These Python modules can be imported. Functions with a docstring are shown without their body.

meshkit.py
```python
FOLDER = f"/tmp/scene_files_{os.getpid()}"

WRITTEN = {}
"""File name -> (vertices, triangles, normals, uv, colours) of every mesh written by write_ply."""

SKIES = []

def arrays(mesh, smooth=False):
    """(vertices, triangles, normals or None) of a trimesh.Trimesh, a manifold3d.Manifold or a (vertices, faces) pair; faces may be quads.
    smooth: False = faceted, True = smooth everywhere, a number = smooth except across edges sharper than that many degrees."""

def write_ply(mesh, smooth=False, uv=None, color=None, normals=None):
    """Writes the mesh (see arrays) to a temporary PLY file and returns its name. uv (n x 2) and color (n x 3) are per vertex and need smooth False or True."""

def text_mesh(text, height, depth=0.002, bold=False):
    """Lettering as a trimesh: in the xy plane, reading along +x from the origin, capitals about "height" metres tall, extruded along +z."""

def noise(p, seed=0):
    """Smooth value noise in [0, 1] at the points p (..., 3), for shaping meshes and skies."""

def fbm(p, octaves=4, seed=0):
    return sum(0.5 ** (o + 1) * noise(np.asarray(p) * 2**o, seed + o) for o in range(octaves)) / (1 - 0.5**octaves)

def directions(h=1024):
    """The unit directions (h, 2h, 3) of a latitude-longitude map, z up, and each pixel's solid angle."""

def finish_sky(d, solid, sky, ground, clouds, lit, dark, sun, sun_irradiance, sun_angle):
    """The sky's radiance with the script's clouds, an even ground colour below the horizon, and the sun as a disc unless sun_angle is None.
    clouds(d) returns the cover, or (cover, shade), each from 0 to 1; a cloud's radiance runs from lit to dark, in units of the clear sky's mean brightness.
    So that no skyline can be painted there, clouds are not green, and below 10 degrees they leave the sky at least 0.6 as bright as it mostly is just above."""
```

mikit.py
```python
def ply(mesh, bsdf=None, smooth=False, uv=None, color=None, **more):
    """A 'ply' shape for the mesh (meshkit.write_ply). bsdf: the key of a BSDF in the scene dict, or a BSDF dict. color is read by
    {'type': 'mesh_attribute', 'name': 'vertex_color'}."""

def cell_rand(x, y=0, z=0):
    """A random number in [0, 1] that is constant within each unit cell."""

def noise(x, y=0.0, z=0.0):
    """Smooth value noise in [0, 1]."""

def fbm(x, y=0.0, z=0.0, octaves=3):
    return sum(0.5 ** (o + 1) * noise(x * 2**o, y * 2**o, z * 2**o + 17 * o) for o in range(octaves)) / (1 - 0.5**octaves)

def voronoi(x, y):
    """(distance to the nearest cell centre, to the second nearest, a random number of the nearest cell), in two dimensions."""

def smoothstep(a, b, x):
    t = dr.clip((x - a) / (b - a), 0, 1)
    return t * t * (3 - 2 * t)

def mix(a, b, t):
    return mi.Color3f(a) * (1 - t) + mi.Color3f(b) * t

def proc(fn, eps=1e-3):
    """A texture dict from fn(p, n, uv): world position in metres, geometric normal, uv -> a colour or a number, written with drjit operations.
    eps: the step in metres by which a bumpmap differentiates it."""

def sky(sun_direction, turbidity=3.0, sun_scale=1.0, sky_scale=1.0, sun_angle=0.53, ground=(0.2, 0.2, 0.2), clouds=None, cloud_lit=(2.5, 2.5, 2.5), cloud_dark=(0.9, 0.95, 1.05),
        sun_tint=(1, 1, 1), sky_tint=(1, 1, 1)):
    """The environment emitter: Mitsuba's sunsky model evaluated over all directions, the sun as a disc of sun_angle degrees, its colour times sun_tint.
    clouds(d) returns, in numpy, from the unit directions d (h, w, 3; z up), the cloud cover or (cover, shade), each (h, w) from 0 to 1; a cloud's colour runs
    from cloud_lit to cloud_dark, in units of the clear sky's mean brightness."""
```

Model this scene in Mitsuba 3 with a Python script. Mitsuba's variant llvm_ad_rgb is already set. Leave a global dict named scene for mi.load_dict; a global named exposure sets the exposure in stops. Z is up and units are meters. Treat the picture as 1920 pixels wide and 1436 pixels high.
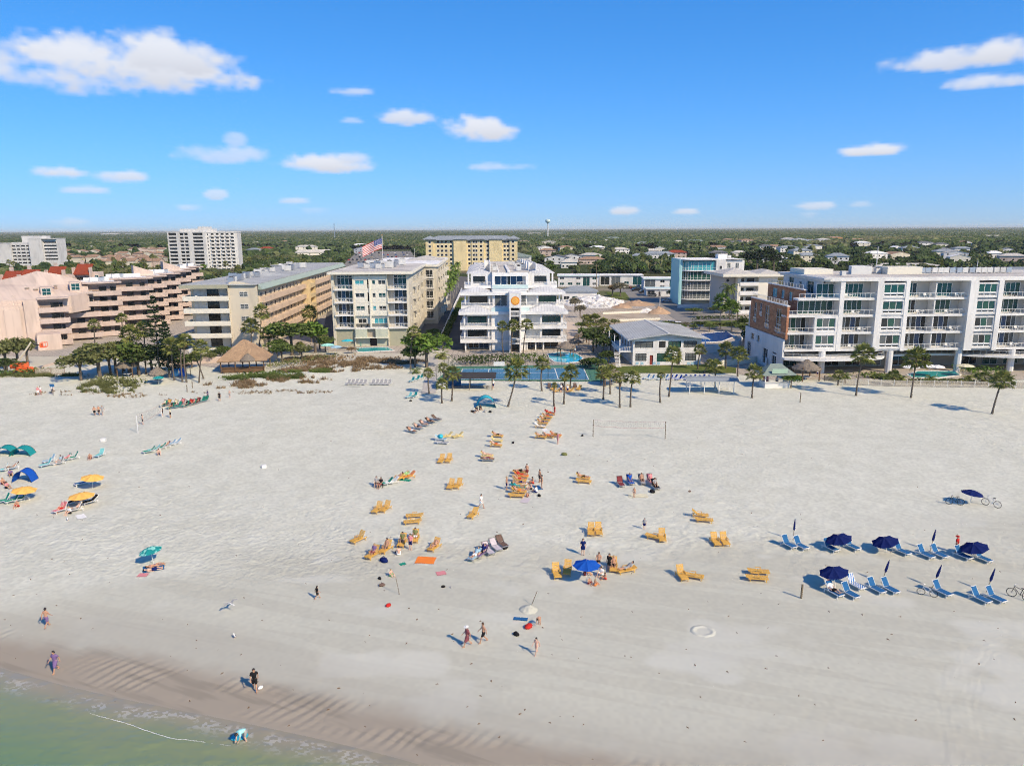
import math, random
import numpy as np, trimesh, manifold3d as m3, mitsuba as mi, mikit, meshkit, drjit as dr
from shapely.geometry import Polygon, Point
from mikit import proc, noise, fbm, voronoi, cell_rand, smoothstep, mix
T = mi.ScalarTransform4f
rng = np.random.default_rng(11)
random.seed(11)
scene, labels, used = {}, {}, {}

# ---------------------------------------------------------------- camera, sky, exposure
F, CAM_H, HORIZON, ROLL = 1380.0, 32.0, 430.0, 0.005
_th, _r = math.atan((718 - HORIZON) / F), math.atan(ROLL)
FWD = np.array([0, math.cos(_th), -math.sin(_th)])
_up0, _rt0 = np.array([0, math.sin(_th), math.cos(_th)]), np.array([1.0, 0, 0])
RT, UP = _rt0 * math.cos(_r) - _up0 * math.sin(_r), _up0 * math.cos(_r) + _rt0 * math.sin(_r)
EYE = np.array([0, 0, CAM_H])
scene['camera'] = {'type': 'perspective', 'fov': 2 * math.degrees(math.atan(960 / F)), 'fov_axis': 'x', 'near_clip': 1.0, 'far_clip': 60000.0,
                   'to_world': T().look_at(origin=EYE.tolist(), target=(EYE + FWD).tolist(), up=UP.tolist())}
SUN = (0.557, -0.557, 0.616)
exposure = 1.86

def ray(px, py):
    return FWD + RT * (px - 960) / F - UP * (py - 718) / F
def g(px, py, z=0.0):
    """the point of the level z that stands at that place of the photograph"""
    d = ray(px, py)
    return EYE + d * ((z - CAM_H) / d[2])
def at_dist(px, py, y):
    d = ray(px, py)
    return EYE + d * (y / d[1])

CLOUDS = [  # azimuth and elevation come from the photograph; half widths in degrees; weight
    (225, 128, 8.4, 1.75, 1.0), (90, 142, 5.2, 1.2, .9), (320, 108, 4.4, 1.5, 1.0), (30, 90, 2.2, .6, .55), (420, 112, 1.8, .6, .6),
    (420, 292, 3.0, .8, .62), (437, 264, 1.0, .7, .5), (615, 310, 3.7, .75, 1.0), (660, 300, 1.5, .55, .8), (655, 173, 1.9, .32, .62), (660, 228, .9, .25, .45),
    (765, 222, 2.2, .68, .9), (890, 245, 3.2, 1.05, 1.05), (938, 315, 2.4, .35, .6), (117, 324, 1.8, .42, .95), (225, 331, 1.9, .5, .85), (155, 357, 1.4, .28, .6),
    (405, 366, .8, .4, .6), (553, 377, 1.2, .3, .65), (350, 390, 1.1, .22, .45), (132, 417, 1.2, .25, .45), (595, 395, 1.0, .25, .3), (1640, 284, 2.1, .45, 1.0),
    (1790, 112, 4.2, .8, .9), (1880, 96, 3.6, 1.0, 1.0), (1860, 156, 2.8, .5, .85), (1175, 396, 1.3, .42, .85), (1283, 398, 1.2, .28, .75), (1530, 387, 1.5, .32, .7), (1615, 384, .9, .25, .4), (1520, 403, .8, .25, .3)]
def cloud_list():
    out = []
    for px, py, w, h, k in CLOUDS:
        d = ray(px, py)
        d = d / np.linalg.norm(d)
        out.append((math.degrees(math.atan2(d[0], d[1])), math.degrees(math.asin(d[2])), w, h, k))
    r = np.random.default_rng(5)
    for _ in range(75):   # the sky goes on all round in the same way
        a = r.uniform(38, 322)
        e = 1.2 + 38 * r.random() ** 1.8
        s = (.5 + e / 12) * r.uniform(.6, 1.6)
        out.append((a, e, 2.2 * s, .55 * s, r.uniform(.5, 1.0)))
    return out
def clouds(d):
    az = np.degrees(np.arctan2(d[..., 0], d[..., 1]))
    el = np.degrees(np.arcsin(np.clip(d[..., 2], -1, 1)))
    q = np.stack([az * .9, el * 1.7, az * 0], -1)
    n = meshkit.fbm(q * .42, 4, 3) - .5
    n2 = meshkit.fbm(q * 1.9 + 7, 4, 4) - .5
    cover, under = np.zeros(az.shape), np.zeros(az.shape)
    for a, e, w, h, k in cloud_list():
        da, de = (az - a + 180) % 360 - 180, el - e
        m = (np.abs(da) < 2.2 * w + 3) & (np.abs(de) < 2.5 * h + 2)
        if not m.any():
            continue
        x, y = da[m] / w, de[m] / h
        y = np.where(y < 0, y * 1.35, y)
        c = np.clip(((1.22 if w > 5 else 1.12) - (x * x + y * y) + 2.1 * n[m] + .9 * n2[m]) * .85, 0, 1)
        c = c * c * (3 - 2 * c) * k
        under[m] = np.maximum(under[m], c * np.clip(.35 - y * .75, 0, 1))
        cover[m] = np.maximum(cover[m], c)
    streak = np.exp(-((el - 9.6 - (az + 33.5) * .52) / .3) ** 2) * np.clip(1 - np.abs(az + 33.2) / 2.8, 0, 1) * .4
    veil = .44 * np.exp(-np.clip(el, 0, 90) / 4.2)      # the pale damp air low over the horizon
    return np.maximum(np.maximum(cover, streak * (.6 + n)), veil + cover * (1 - veil) * (cover > 0)), under * .45
scene['sky'] = mikit.sky(SUN, turbidity=3, sun_scale=1.0, sky_scale=1.0, clouds=clouds, cloud_lit=(2.6, 2.72, 3.0), cloud_dark=(1.45, 1.5, 1.75), sky_tint=(0.25, 0.79, 1.38), ground=(.3, .29, .26))

# ---------------------------------------------------------------- helpers
def uniq(k):
    n = used.get(k, 0)
    used[k] = n + 1
    return k if n == 0 else f'{k}_{n:03d}'
def P(mesh, smooth=False, color=None):
    return mikit.ply(mesh, None, smooth, None, color)
def mesh_of(v, f):
    return trimesh.Trimesh(np.asarray(v, float), np.asarray(f, int), process=False)
_BV = np.array([[x, y, z] for x in (0, 1) for y in (0, 1) for z in (0, 1)], float)
_BF = np.array([[0, 1, 3], [0, 3, 2], [4, 6, 7], [4, 7, 5], [0, 4, 5], [0, 5, 1], [2, 3, 7], [2, 7, 6], [0, 2, 6], [0, 6, 4], [1, 5, 7], [1, 7, 3]])
def boxes(spans):
    """one mesh of several boxes ((x0,y0,z0),(x1,y1,z1))"""
    vs, fs = [], []
    for i, (a, b) in enumerate(spans):
        a, b = np.array(a, float), np.array(b, float)
        vs.append(np.minimum(a, b) + _BV * np.abs(b - a))
        fs.append(_BF + 8 * i)
    return mesh_of(np.vstack(vs), np.vstack(fs))
def cat(*ms):
    ms = [m for m in ms if m is not None]
    vs, fs, n = [], [], 0
    for m in ms:
        vs.append(np.asarray(m.vertices)); fs.append(np.asarray(m.faces) + n); n += len(m.vertices)
    return mesh_of(np.vstack(vs), np.vstack(fs))
def tube(pts, rad, sides=7, cap=True):
    p = np.asarray(pts, float)
    r = np.broadcast_to(np.asarray(rad, float), (len(p),))
    t = np.gradient(p, axis=0)
    t /= np.linalg.norm(t, axis=1, keepdims=True) + 1e-12
    a = np.cross(t, np.where(np.abs(t[:, 2:]) < .9, [0, 0, 1.0], [1.0, 0, 0]))
    a /= np.linalg.norm(a, axis=1, keepdims=True) + 1e-12
    b, ang = np.cross(t, a), np.arange(sides) * 2 * np.pi / sides
    v = p[:, None] + r[:, None, None] * (np.cos(ang)[None, :, None] * a[:, None] + np.sin(ang)[None, :, None] * b[:, None])
    v = v.reshape(-1, 3)
    i, j = np.meshgrid(np.arange(len(p) - 1), np.arange(sides), indexing='ij')
    A, B, C, D = i * sides + j, i * sides + (j + 1) % sides, (i + 1) * sides + (j + 1) % sides, (i + 1) * sides + j
    f = np.vstack([np.stack([A, B, C], -1).reshape(-1, 3), np.stack([A, C, D], -1).reshape(-1, 3)])
    if cap:
        n = len(v)
        v = np.vstack([v, p[0], p[-1]])
        k = np.arange(sides)
        f = np.vstack([f, np.stack([k * 0 + n, (k + 1) % sides, k], -1), np.stack([k * 0 + n + 1, (len(p) - 1) * sides + k, (len(p) - 1) * sides + (k + 1) % sides], -1)])
    return mesh_of(v, f)
def prism(poly, z0, z1):
    m = trimesh.creation.extrude_polygon(Polygon(poly), z1 - z0, engine='earcut')
    m.apply_translation([0, 0, z0])
    return m
def flat(poly, z):
    v, f = trimesh.creation.triangulate_polygon(Polygon(poly), engine='earcut')
    f = np.asarray(f)
    e1, e2 = v[f[:, 1]] - v[f[:, 0]], v[f[:, 2]] - v[f[:, 0]]
    f = np.where(((e1[:, 0] * e2[:, 1] - e1[:, 1] * e2[:, 0]) < 0)[:, None], f[:, ::-1], f)
    return mesh_of(np.column_stack([v, np.full(len(v), z)]), f)
def ident():
    return np.eye(4)
def M4(o=(0, 0, 0), deg=0.0, s=1.0):
    a = math.radians(deg)
    m = np.eye(4)
    s = np.broadcast_to(np.asarray(s, float), (3,))
    m[:3, :3] = np.array([[math.cos(a), -math.sin(a), 0], [math.sin(a), math.cos(a), 0], [0, 0, 1]]) * s
    m[:3, 3] = o
    return m
def span_m(a, b):
    a, b = np.array(a, float), np.array(b, float)
    m = np.diag([*np.abs(b - a), 1.0])
    m[:3, 3] = np.minimum(a, b)
    return m
UB = P(mesh_of(_BV, _BF))
CYL = P(tube([[0, 0, 0], [0, 0, 1]], 1.0, 10))
FRONT = np.eye(4)
def right_face(u):
    return np.array([[0, -1, 0, u], [1, 0, 0, 0], [0, 0, 1, 0], [0, 0, 0, 1.0]])
def left_face(u, v=0):
    return np.array([[0, 1, 0, u], [-1, 0, 0, v], [0, 0, 1, 0], [0, 0, 0, 1.0]])
class Thing:
    """the key its parts' keys start with, and the frame they stand in"""
    def __init__(s, name, label, category, group=None, M=None, kind=None):
        s.key, s.M = uniq(name), np.eye(4) if M is None else M
        labels[s.key] = {'label': label, 'category': category}
        if group: labels[s.key]['group'] = group
        if kind: labels[s.key]['kind'] = kind
    def add(s, part, shape, mat, L=None, under=None, label=None, kind=None, smooth=False):
        if not isinstance(shape, dict): shape = P(shape, smooth)
        k = uniq((under or s.key) + '__' + part)
        scene[k] = {**shape, 'to_world': T(s.M if L is None else s.M @ L), 'bsdf': {'type': 'ref', 'id': mat}}
        if label or kind: labels[k] = {a: b for a, b in (('label', label), ('kind', kind)) if b}
        return k
    def box(s, part, a, b, mat, L=None, under=None, label=None):
        m = span_m(a, b)
        return s.add(part, UB, mat, m if L is None else L @ m, under, label)
    def post(s, part, o, r, h, mat, under=None, L=None):
        m = np.diag([r, r, h, 1.0]); m[:3, 3] = o
        return s.add(part, CYL, mat, m if L is None else L @ m, under)
def single(name, shape, mat, label, category, group=None, M=None, smooth=False, kind=None):
    if not isinstance(shape, dict): shape = P(shape, smooth)
    k = uniq(name)
    scene[k] = {**shape, 'bsdf': {'type': 'ref', 'id': mat}, 'to_world': T(np.eye(4) if M is None else M)}
    labels[k] = {'label': label, 'category': category}
    if group: labels[k]['group'] = group
    if kind: labels[k]['kind'] = kind
    return k
def struct(name, shape, mat, M=None, smooth=False):
    if not isinstance(shape, dict): shape = P(shape, smooth)
    k = uniq(name)
    scene[k] = {**shape, 'bsdf': {'type': 'ref', 'id': mat}, 'to_world': T(np.eye(4) if M is None else M)}
    labels[k] = {'kind': 'structure'}
    return k
ORD = ['first', 'second', 'third', 'fourth', 'fifth', 'sixth', 'seventh', 'eighth', 'ninth', 'tenth', 'eleventh', 'twelfth', 'thirteenth', 'fourteenth', 'fifteenth', 'sixteenth', 'seventeenth', 'eighteenth', 'nineteenth', 'twentieth']

# ---------------------------------------------------------------- materials
def rgb(c): return {'type': 'rgb', 'value': list(c)}
def matte(name, c, two=False):
    b = {'type': 'diffuse', 'reflectance': c if isinstance(c, dict) else rgb(c)}
    scene[name] = {'type': 'twosided', 'b': b}
def coat(name, c, rough=.4, metal=0.0, spec=.5, two=False):
    b = {'type': 'principled', 'base_color': c if isinstance(c, dict) else rgb(c), 'roughness': rough, 'metallic': metal, 'specular': spec}
    scene[name] = {'type': 'twosided', 'b': b} if two else b
def worn(c, amount=.16, sc=.35):
    """a painted wall's own unevenness: rain streaks and patches"""
    c = np.array(c)
    def fn(p, n, uv):
        s = fbm(p.x * sc + p.y * sc, p.y * sc * .7, p.z * sc * .3, 3)
        t = noise((p.x + p.y) * 2.3, 0, p.z * .25)
        return mi.Color3f(*[float(v) for v in c]) * (1 - amount * smoothstep(.4, .8, s) - .5 * amount * smoothstep(.55, .95, t))
    return proc(fn)
for n, c in dict(m_pink=(.60, .49, .42), m_pink_parapet=(.52, .43, .385), m_cream=(.62, .56, .44), m_beige=(.60, .565, .465), m_white=(.69, .69, .675), m_hotel=(.76, .76, .745), m_hotelgrey=(.66, .67, .67), m_paleyellow=(.74, .62, .36), m_farwhite=(.60, .60, .585), m_pale_grey=(.60, .61, .60)).items():
    matte(n, worn(c))
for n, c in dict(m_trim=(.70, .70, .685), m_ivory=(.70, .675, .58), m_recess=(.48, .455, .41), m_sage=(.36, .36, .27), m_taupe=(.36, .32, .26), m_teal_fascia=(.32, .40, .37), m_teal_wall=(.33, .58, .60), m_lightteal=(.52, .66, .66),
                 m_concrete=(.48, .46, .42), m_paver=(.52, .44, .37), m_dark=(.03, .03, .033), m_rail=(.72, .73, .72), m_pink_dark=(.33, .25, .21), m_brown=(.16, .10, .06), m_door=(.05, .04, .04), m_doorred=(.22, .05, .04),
                 m_rust=(.55, .17, .06), m_stone=(.72, .71, .68), m_bark=(.15, .125, .10), m_palm_bark=(.135, .115, .095), m_grey_bark=(.30, .28, .25), m_stick=(.2, .16, .11), m_net=(.25, .24, .22), m_rope=(.5, .35, .3)).items():
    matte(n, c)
for n, c in dict(f_yellow=(.64, .385, .10), f_paleyellow=(.72, .58, .25), f_blue=(.03, .125, .29), f_royal=(.015, .09, .42), f_navy=(.012, .022, .11), f_teal=(.02, .26, .27), f_green=(.03, .27, .19), f_aqua=(.20, .52, .52), f_lightblue=(.33, .50, .60), f_white=(.78, .78, .76),
                 f_grey=(.34, .34, .34), f_brown=(.16, .11, .09), f_black=(.02, .02, .022), f_red=(.48, .035, .03), f_orange=(.82, .23, .05), f_pink=(.62, .25, .27), f_purple=(.20, .13, .27), f_stripe=(.55, .50, .52), f_maroon=(.20, .05, .055), f_olive=(.18, .19, .08),
                 f_sun=(.78, .45, .12), f_lime=(.36, .62, .25), f_turq=(.05, .42, .52), f_cyan=(.36, .74, .70), f_plaid=(.24, .08, .09), f_cream=(.66, .62, .45)).items():
    matte(n, c, True)
for n, c in dict(skin_light=(.60, .38, .28), skin_tan=(.47, .26, .165), skin_dark=(.21, .115, .075)).items():
    coat(n, c, .5, 0, .35)
for n, c in dict(hair_dark=(.02, .015, .012), hair_brown=(.08, .045, .025), hair_blond=(.38, .26, .12), hair_grey=(.4, .39, .37)).items():
    coat(n, c, .5)
for n, c, r in (('g_dark', (.018, .022, .024), .06), ('g_teal', (.010, .062, .064), .06), ('g_blue', (.015, .05, .12), .06), ('g_green', (.018, .075, .06), .06), ('g_grey', (.10, .115, .12), .08), ('g_aqua', (.05, .30, .36), .08)):
    coat(n, c, r, 0, .6)
for n, c, r in (('car_white', (.75, .75, .74), .2), ('car_black', (.015, .015, .018), .15), ('car_silver', (.42, .43, .44), .22), ('car_red', (.4, .03, .025), .2), ('car_blue', (.03, .08, .25), .2), ('car_grey', (.12, .125, .13), .2), ('car_tan', (.4, .34, .25), .25)):
    coat(n, c, r)
coat('m_steel', (.55, .56, .57), .35, .8); coat('m_alu', (.78, .79, .8), .4, .5); coat('m_rubber', (.02, .02, .02), .8); coat('m_orange_paint', (.75, .13, .03), .35); coat('m_cream_paint', (.62, .56, .42), .4)
scene['m_glass'] = {'type': 'thindielectric'}
def roof_grey(p, n, uv):
    s = smoothstep(.86, .95, dr.abs(dr.sin(p.x * 5.2 - p.y * .2)))
    return mix((.42, .44, .44), (.31, .33, .34), s * .8) * (.82 + .36 * fbm(p.x * .3, p.y * .3))
matte('r_metal', proc(roof_grey))
def roof_light(p, n, uv):
    s = smoothstep(.86, .95, dr.abs(dr.sin(p.x * 4.1)))
    return mix((.60, .61, .61), (.47, .48, .49), s * .8) * (.84 + .32 * fbm(p.x * .3, p.y * .3))
matte('r_hotel', proc(roof_light))
def roof_flat(p, n, uv):
    a = fbm(p.x * .22, p.y * .22, 3, 4)
    b = smoothstep(.5, .75, noise(p.x * .09, p.y * .09))
    return mix((.60, .58, .54), (.40, .38, .35), smoothstep(.35, .75, a) * .7 + .25 * b)
matte('r_membrane', proc(roof_flat))
def roof_white(p, n, uv):
    return mix((.80, .80, .78), (.58, .575, .56), smoothstep(.4, .8, fbm(p.x * .35, p.y * .25)) * .8)
matte('r_white', proc(roof_white))
def tiles(c1, c2):
    def fn(p, n, uv):
        r = dr.abs(dr.sin(p.z * 9.0)) * .25 + .75
        return mix(c1, c2, fbm(p.x * 1.1, p.y * 1.1, p.z)) * r
    return proc(fn)
matte('r_tan', tiles((.40, .27, .19), (.30, .20, .14))); matte('r_red', tiles((.34, .075, .04), (.24, .055, .035))); matte('r_slate', tiles((.20, .21, .22), (.12, .125, .14)))
matte('r_pale', tiles((.62, .60, .55), (.50, .48, .44))); matte('r_bluegrey', tiles((.33, .38, .42), (.25, .28, .31))); matte('r_green', tiles((.27, .33, .30), (.20, .255, .235))); matte('r_dark', (.055, .055, .06))
def thatch(c1, c2):
    def fn(p, n, uv):
        return mix(c1, c2, noise((p.x + p.y) * 9, (p.x - p.y) * 9, p.z * 1.4) * .7 + .5 * fbm(p.x * .8, p.y * .8, p.z))
    return proc(fn)
matte('thatch_new', thatch((.44, .31, .20), (.29, .195, .125))); matte('thatch_old', thatch((.30, .26, .21), (.16, .135, .11)))
def brick(p, n, uv):
    h = p.x * .9 + p.y * 1.1
    row = dr.floor(p.z / .35)
    k = cell_rand(dr.floor(h / 1.1 + row * .5), row)
    return mix((.47, .235, .135), (.33, .155, .09), k) * (.85 + .3 * noise(p.x, p.y, p.z))
matte('m_brickclad', proc(brick))
def rockcol(p, n, uv):
    return mix((.74, .73, .70), (.44, .42, .38), smoothstep(.42, .75, fbm(p.x * .9, p.y * .9, p.z * .9, 4)))
matte('m_rock', proc(rockcol))
def dirtcol(p, n, uv):
    return mix((.52, .36, .235), (.34, .235, .16), fbm(p.x * .6, p.y * .6, p.z * .6, 4))
matte('m_dirt', proc(dirtcol))
# foliage: alike leaves under fbm tone so that neighbouring clumps differ
def leaves(c1, c2, c3, sc=.55):
    def fn(p, n, uv):
        a = fbm(p.x * sc, p.y * sc, p.z * sc, 2)
        b = cell_rand(dr.floor(p.x * 2.1), dr.floor(p.y * 2.1), dr.floor(p.z * 2.1))
        return mix(mix(c1, c2, smoothstep(.3, .7, a)), c3, b * b * .55)
    return proc(fn)
for n, a in dict(l_dark=((.035, .06, .02), (.06, .092, .03), (.13, .15, .055)), l_mid=((.06, .10, .026), (.105, .155, .042), (.20, .23, .08)), l_bright=((.07, .13, .022), (.11, .19, .035), (.20, .27, .07)), l_olive=((.085, .105, .038), (.14, .155, .06), (.25, .245, .11)),
                 l_grey=((.13, .125, .085), (.19, .18, .13), (.26, .24, .18)), l_pine=((.018, .034, .017), (.035, .055, .028), (.065, .085, .04))).items():
    matte(n, leaves(*a), True)
for n, a in dict(l_palm=((.10, .135, .036), (.185, .21, .06), (.34, .31, .12)), l_palmgreen=((.07, .115, .032), (.12, .165, .05), (.22, .23, .09)), l_palmbright=((.09, .16, .03), (.14, .23, .045), (.22, .29, .08)), l_dead=((.18, .125, .07), (.25, .18, .11), (.3, .23, .14))).items():
    matte(n, leaves(*a, 1.4), True)
def woods(p, n, uv):
    k = voronoi(p.x / 10.5, p.y / 10.5)[2]
    a = fbm(p.x * .008, p.y * .008, 0, 3)
    c = mix(mix(mix((.025, .046, .02), (.085, .118, .042), k), (.15, .16, .075), smoothstep(.86, .97, k)), (.15, .14, .075), smoothstep(.58, .8, a) * .7)
    return c * (.7 + .6 * noise(p.x * .4, p.y * .4, p.z * .4))
matte('l_woods', proc(woods), True)
# ---------------------------------------------------------------- beach, sea, ground
ZW = -0.35
def curve(pts, z, deg=3):
    w = np.array([g(a, b, z)[:2] for a, b in pts])
    return [float(v) for v in np.polyfit(w[:, 0], w[:, 1], deg)[::-1]], (float(w[:, 0].min()) - 3, float(w[:, 0].max()) + 3)
C_WATER, R_WATER = curve([(0, 1262), (60, 1270), (120, 1288), (180, 1312), (260, 1326), (340, 1335), (420, 1352), (520, 1378), (600, 1392), (700, 1418), (770, 1436)], ZW)
C_WET, R_WET = curve([(0, 1204), (60, 1203), (140, 1208), (240, 1228), (350, 1250), (480, 1278), (620, 1310), (760, 1340), (900, 1368), (1000, 1388), (1120, 1412), (1220, 1436)], ZW * .4)
def along(c, rr, x, lib=np):
    lo, hi = rr
    xc = np.clip(x, lo, hi) if lib is np else dr.clip(x, lo, hi)
    def slope(t): return c[1] + t * (2 * c[2] + 3 * t * c[3])
    left, right = x < lo, x > hi
    sl = np.where(left, slope(lo), slope(hi)) if lib is np else dr.select(left, slope(lo), slope(hi))
    return c[0] + xc * (c[1] + xc * (c[2] + xc * c[3])) + (x - xc) * sl * .6
def y_water(x, lib=np): return along(C_WATER, R_WATER, x, lib)
def y_wet(x, lib=np): return along(C_WET, R_WET, x, lib)
TRACK = np.array([g(*p)[:2] for p in ((1815, 1436), (1806, 1380), (1795, 1320), (1806, 1260), (1840, 1215), (1890, 1195), (1960, 1190))])
DUNES = [(g(470, 716)[:2], 9, 4.5, .9), (g(560, 706)[:2], 10, 4, .8), (g(640, 690)[:2], 8, 5, .6), (g(720, 690)[:2], 8, 4, .6), (g(40, 712)[:2], 14, 4, .5), (g(205, 728)[:2], 9, 4.5, .7), (g(600, 668)[:2], 10, 5, .7)]
def beach_z(x, y):
    s = y - y_water(x)
    z = np.where(s > 14, 0, ZW * (1 - np.clip(s / 14, -.6, 1)) ** 1.3 * 1.0)
    z = np.where(s < 0, ZW + .05 * s, z)
    dry = np.clip((y - 62 - .12 * x * 0) / 9, 0, 1) * np.clip((172 - y) / 8, 0, 1)
    p = np.stack([x, y, x * 0], -1)
    big = meshkit.fbm(p * .11, 3, 1) - .5
    foot = meshkit.fbm(p * 1.25, 3, 2) - .5
    fine = meshkit.fbm(p * 2.3 + 5, 2, 9) - .5
    chur = np.clip((meshkit.noise(p * .05, 8) - .25) * 2.2, .35, 1.15)
    z = z + dry * (big * .15 + foot * .11 * chur + fine * .075 * chur) + (1 - dry) * np.clip(s / 4, 0, 1) * np.clip((178 - y) / 8, 0, 1) * (big * .10 + foot * .022)
    wet = np.clip((s - .6) / 1.0, 0, 1) * np.clip((5.2 - s) / 1.6, 0, 1)
    bars = np.sin((x * .93 - y * .75) * 6.6 + 3.5 * meshkit.noise(p * .5, 4)) * np.clip(meshkit.noise(p * np.array([.21, .5, 1]), 6) * 4 - 2.0, 0, 1)
    z = z + wet * bars * .034
    d = np.full(x.shape, 99.0)
    near = (x > 22) & (y < 75)
    if near.any():
        q, dn = np.stack([x[near], y[near]], -1), np.full(near.sum(), 99.0)
        for a, b in zip(TRACK[:-1], TRACK[1:]):
            t = np.clip(((q - a) @ (b - a)) / ((b - a) @ (b - a)), 0, 1)
            dn = np.minimum(dn, np.linalg.norm(q - a - t[:, None] * (b - a), axis=-1))
        d[near] = dn
    z = z + np.where(d < 1.5, .011 * np.sin(d * 15 + 1.5 * foot * 4) + .03 * foot, 0) * np.clip((1.5 - d) * 3, 0, 1)
    for c, a, b, h in DUNES:
        z = z + h * np.exp(-((x - c[0]) / a) ** 2 - ((y - c[1]) / b) ** 2) * (.75 + big * 1.2)
    return z
def sheet(x0, x1, nx, y0, y1, ny, edges):
    xs, ys = np.linspace(x0, x1, nx), np.linspace(y0, y1, ny)
    X, Y = np.meshgrid(xs, ys)
    Z = beach_z(X, Y)
    i, j = np.meshgrid(np.arange(ny - 1), np.arange(nx - 1), indexing='ij')
    a = i * nx + j
    f = np.vstack([np.stack([a, a + 1, a + nx + 1], -1).reshape(-1, 3), np.stack([a, a + nx + 1, a + nx], -1).reshape(-1, 3)])
    v = np.stack([X, Y, Z], -1).reshape(-1, 3)
    return mesh_of(v, f)
def ramp_sheet(x0, x1, y0, y1, nx, ny, drop=.12):
    m = sheet(x0, x1, nx, y0, y1, ny, None)
    v = m.vertices.copy(); v[:, 2] -= drop
    return mesh_of(v, m.faces)
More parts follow.
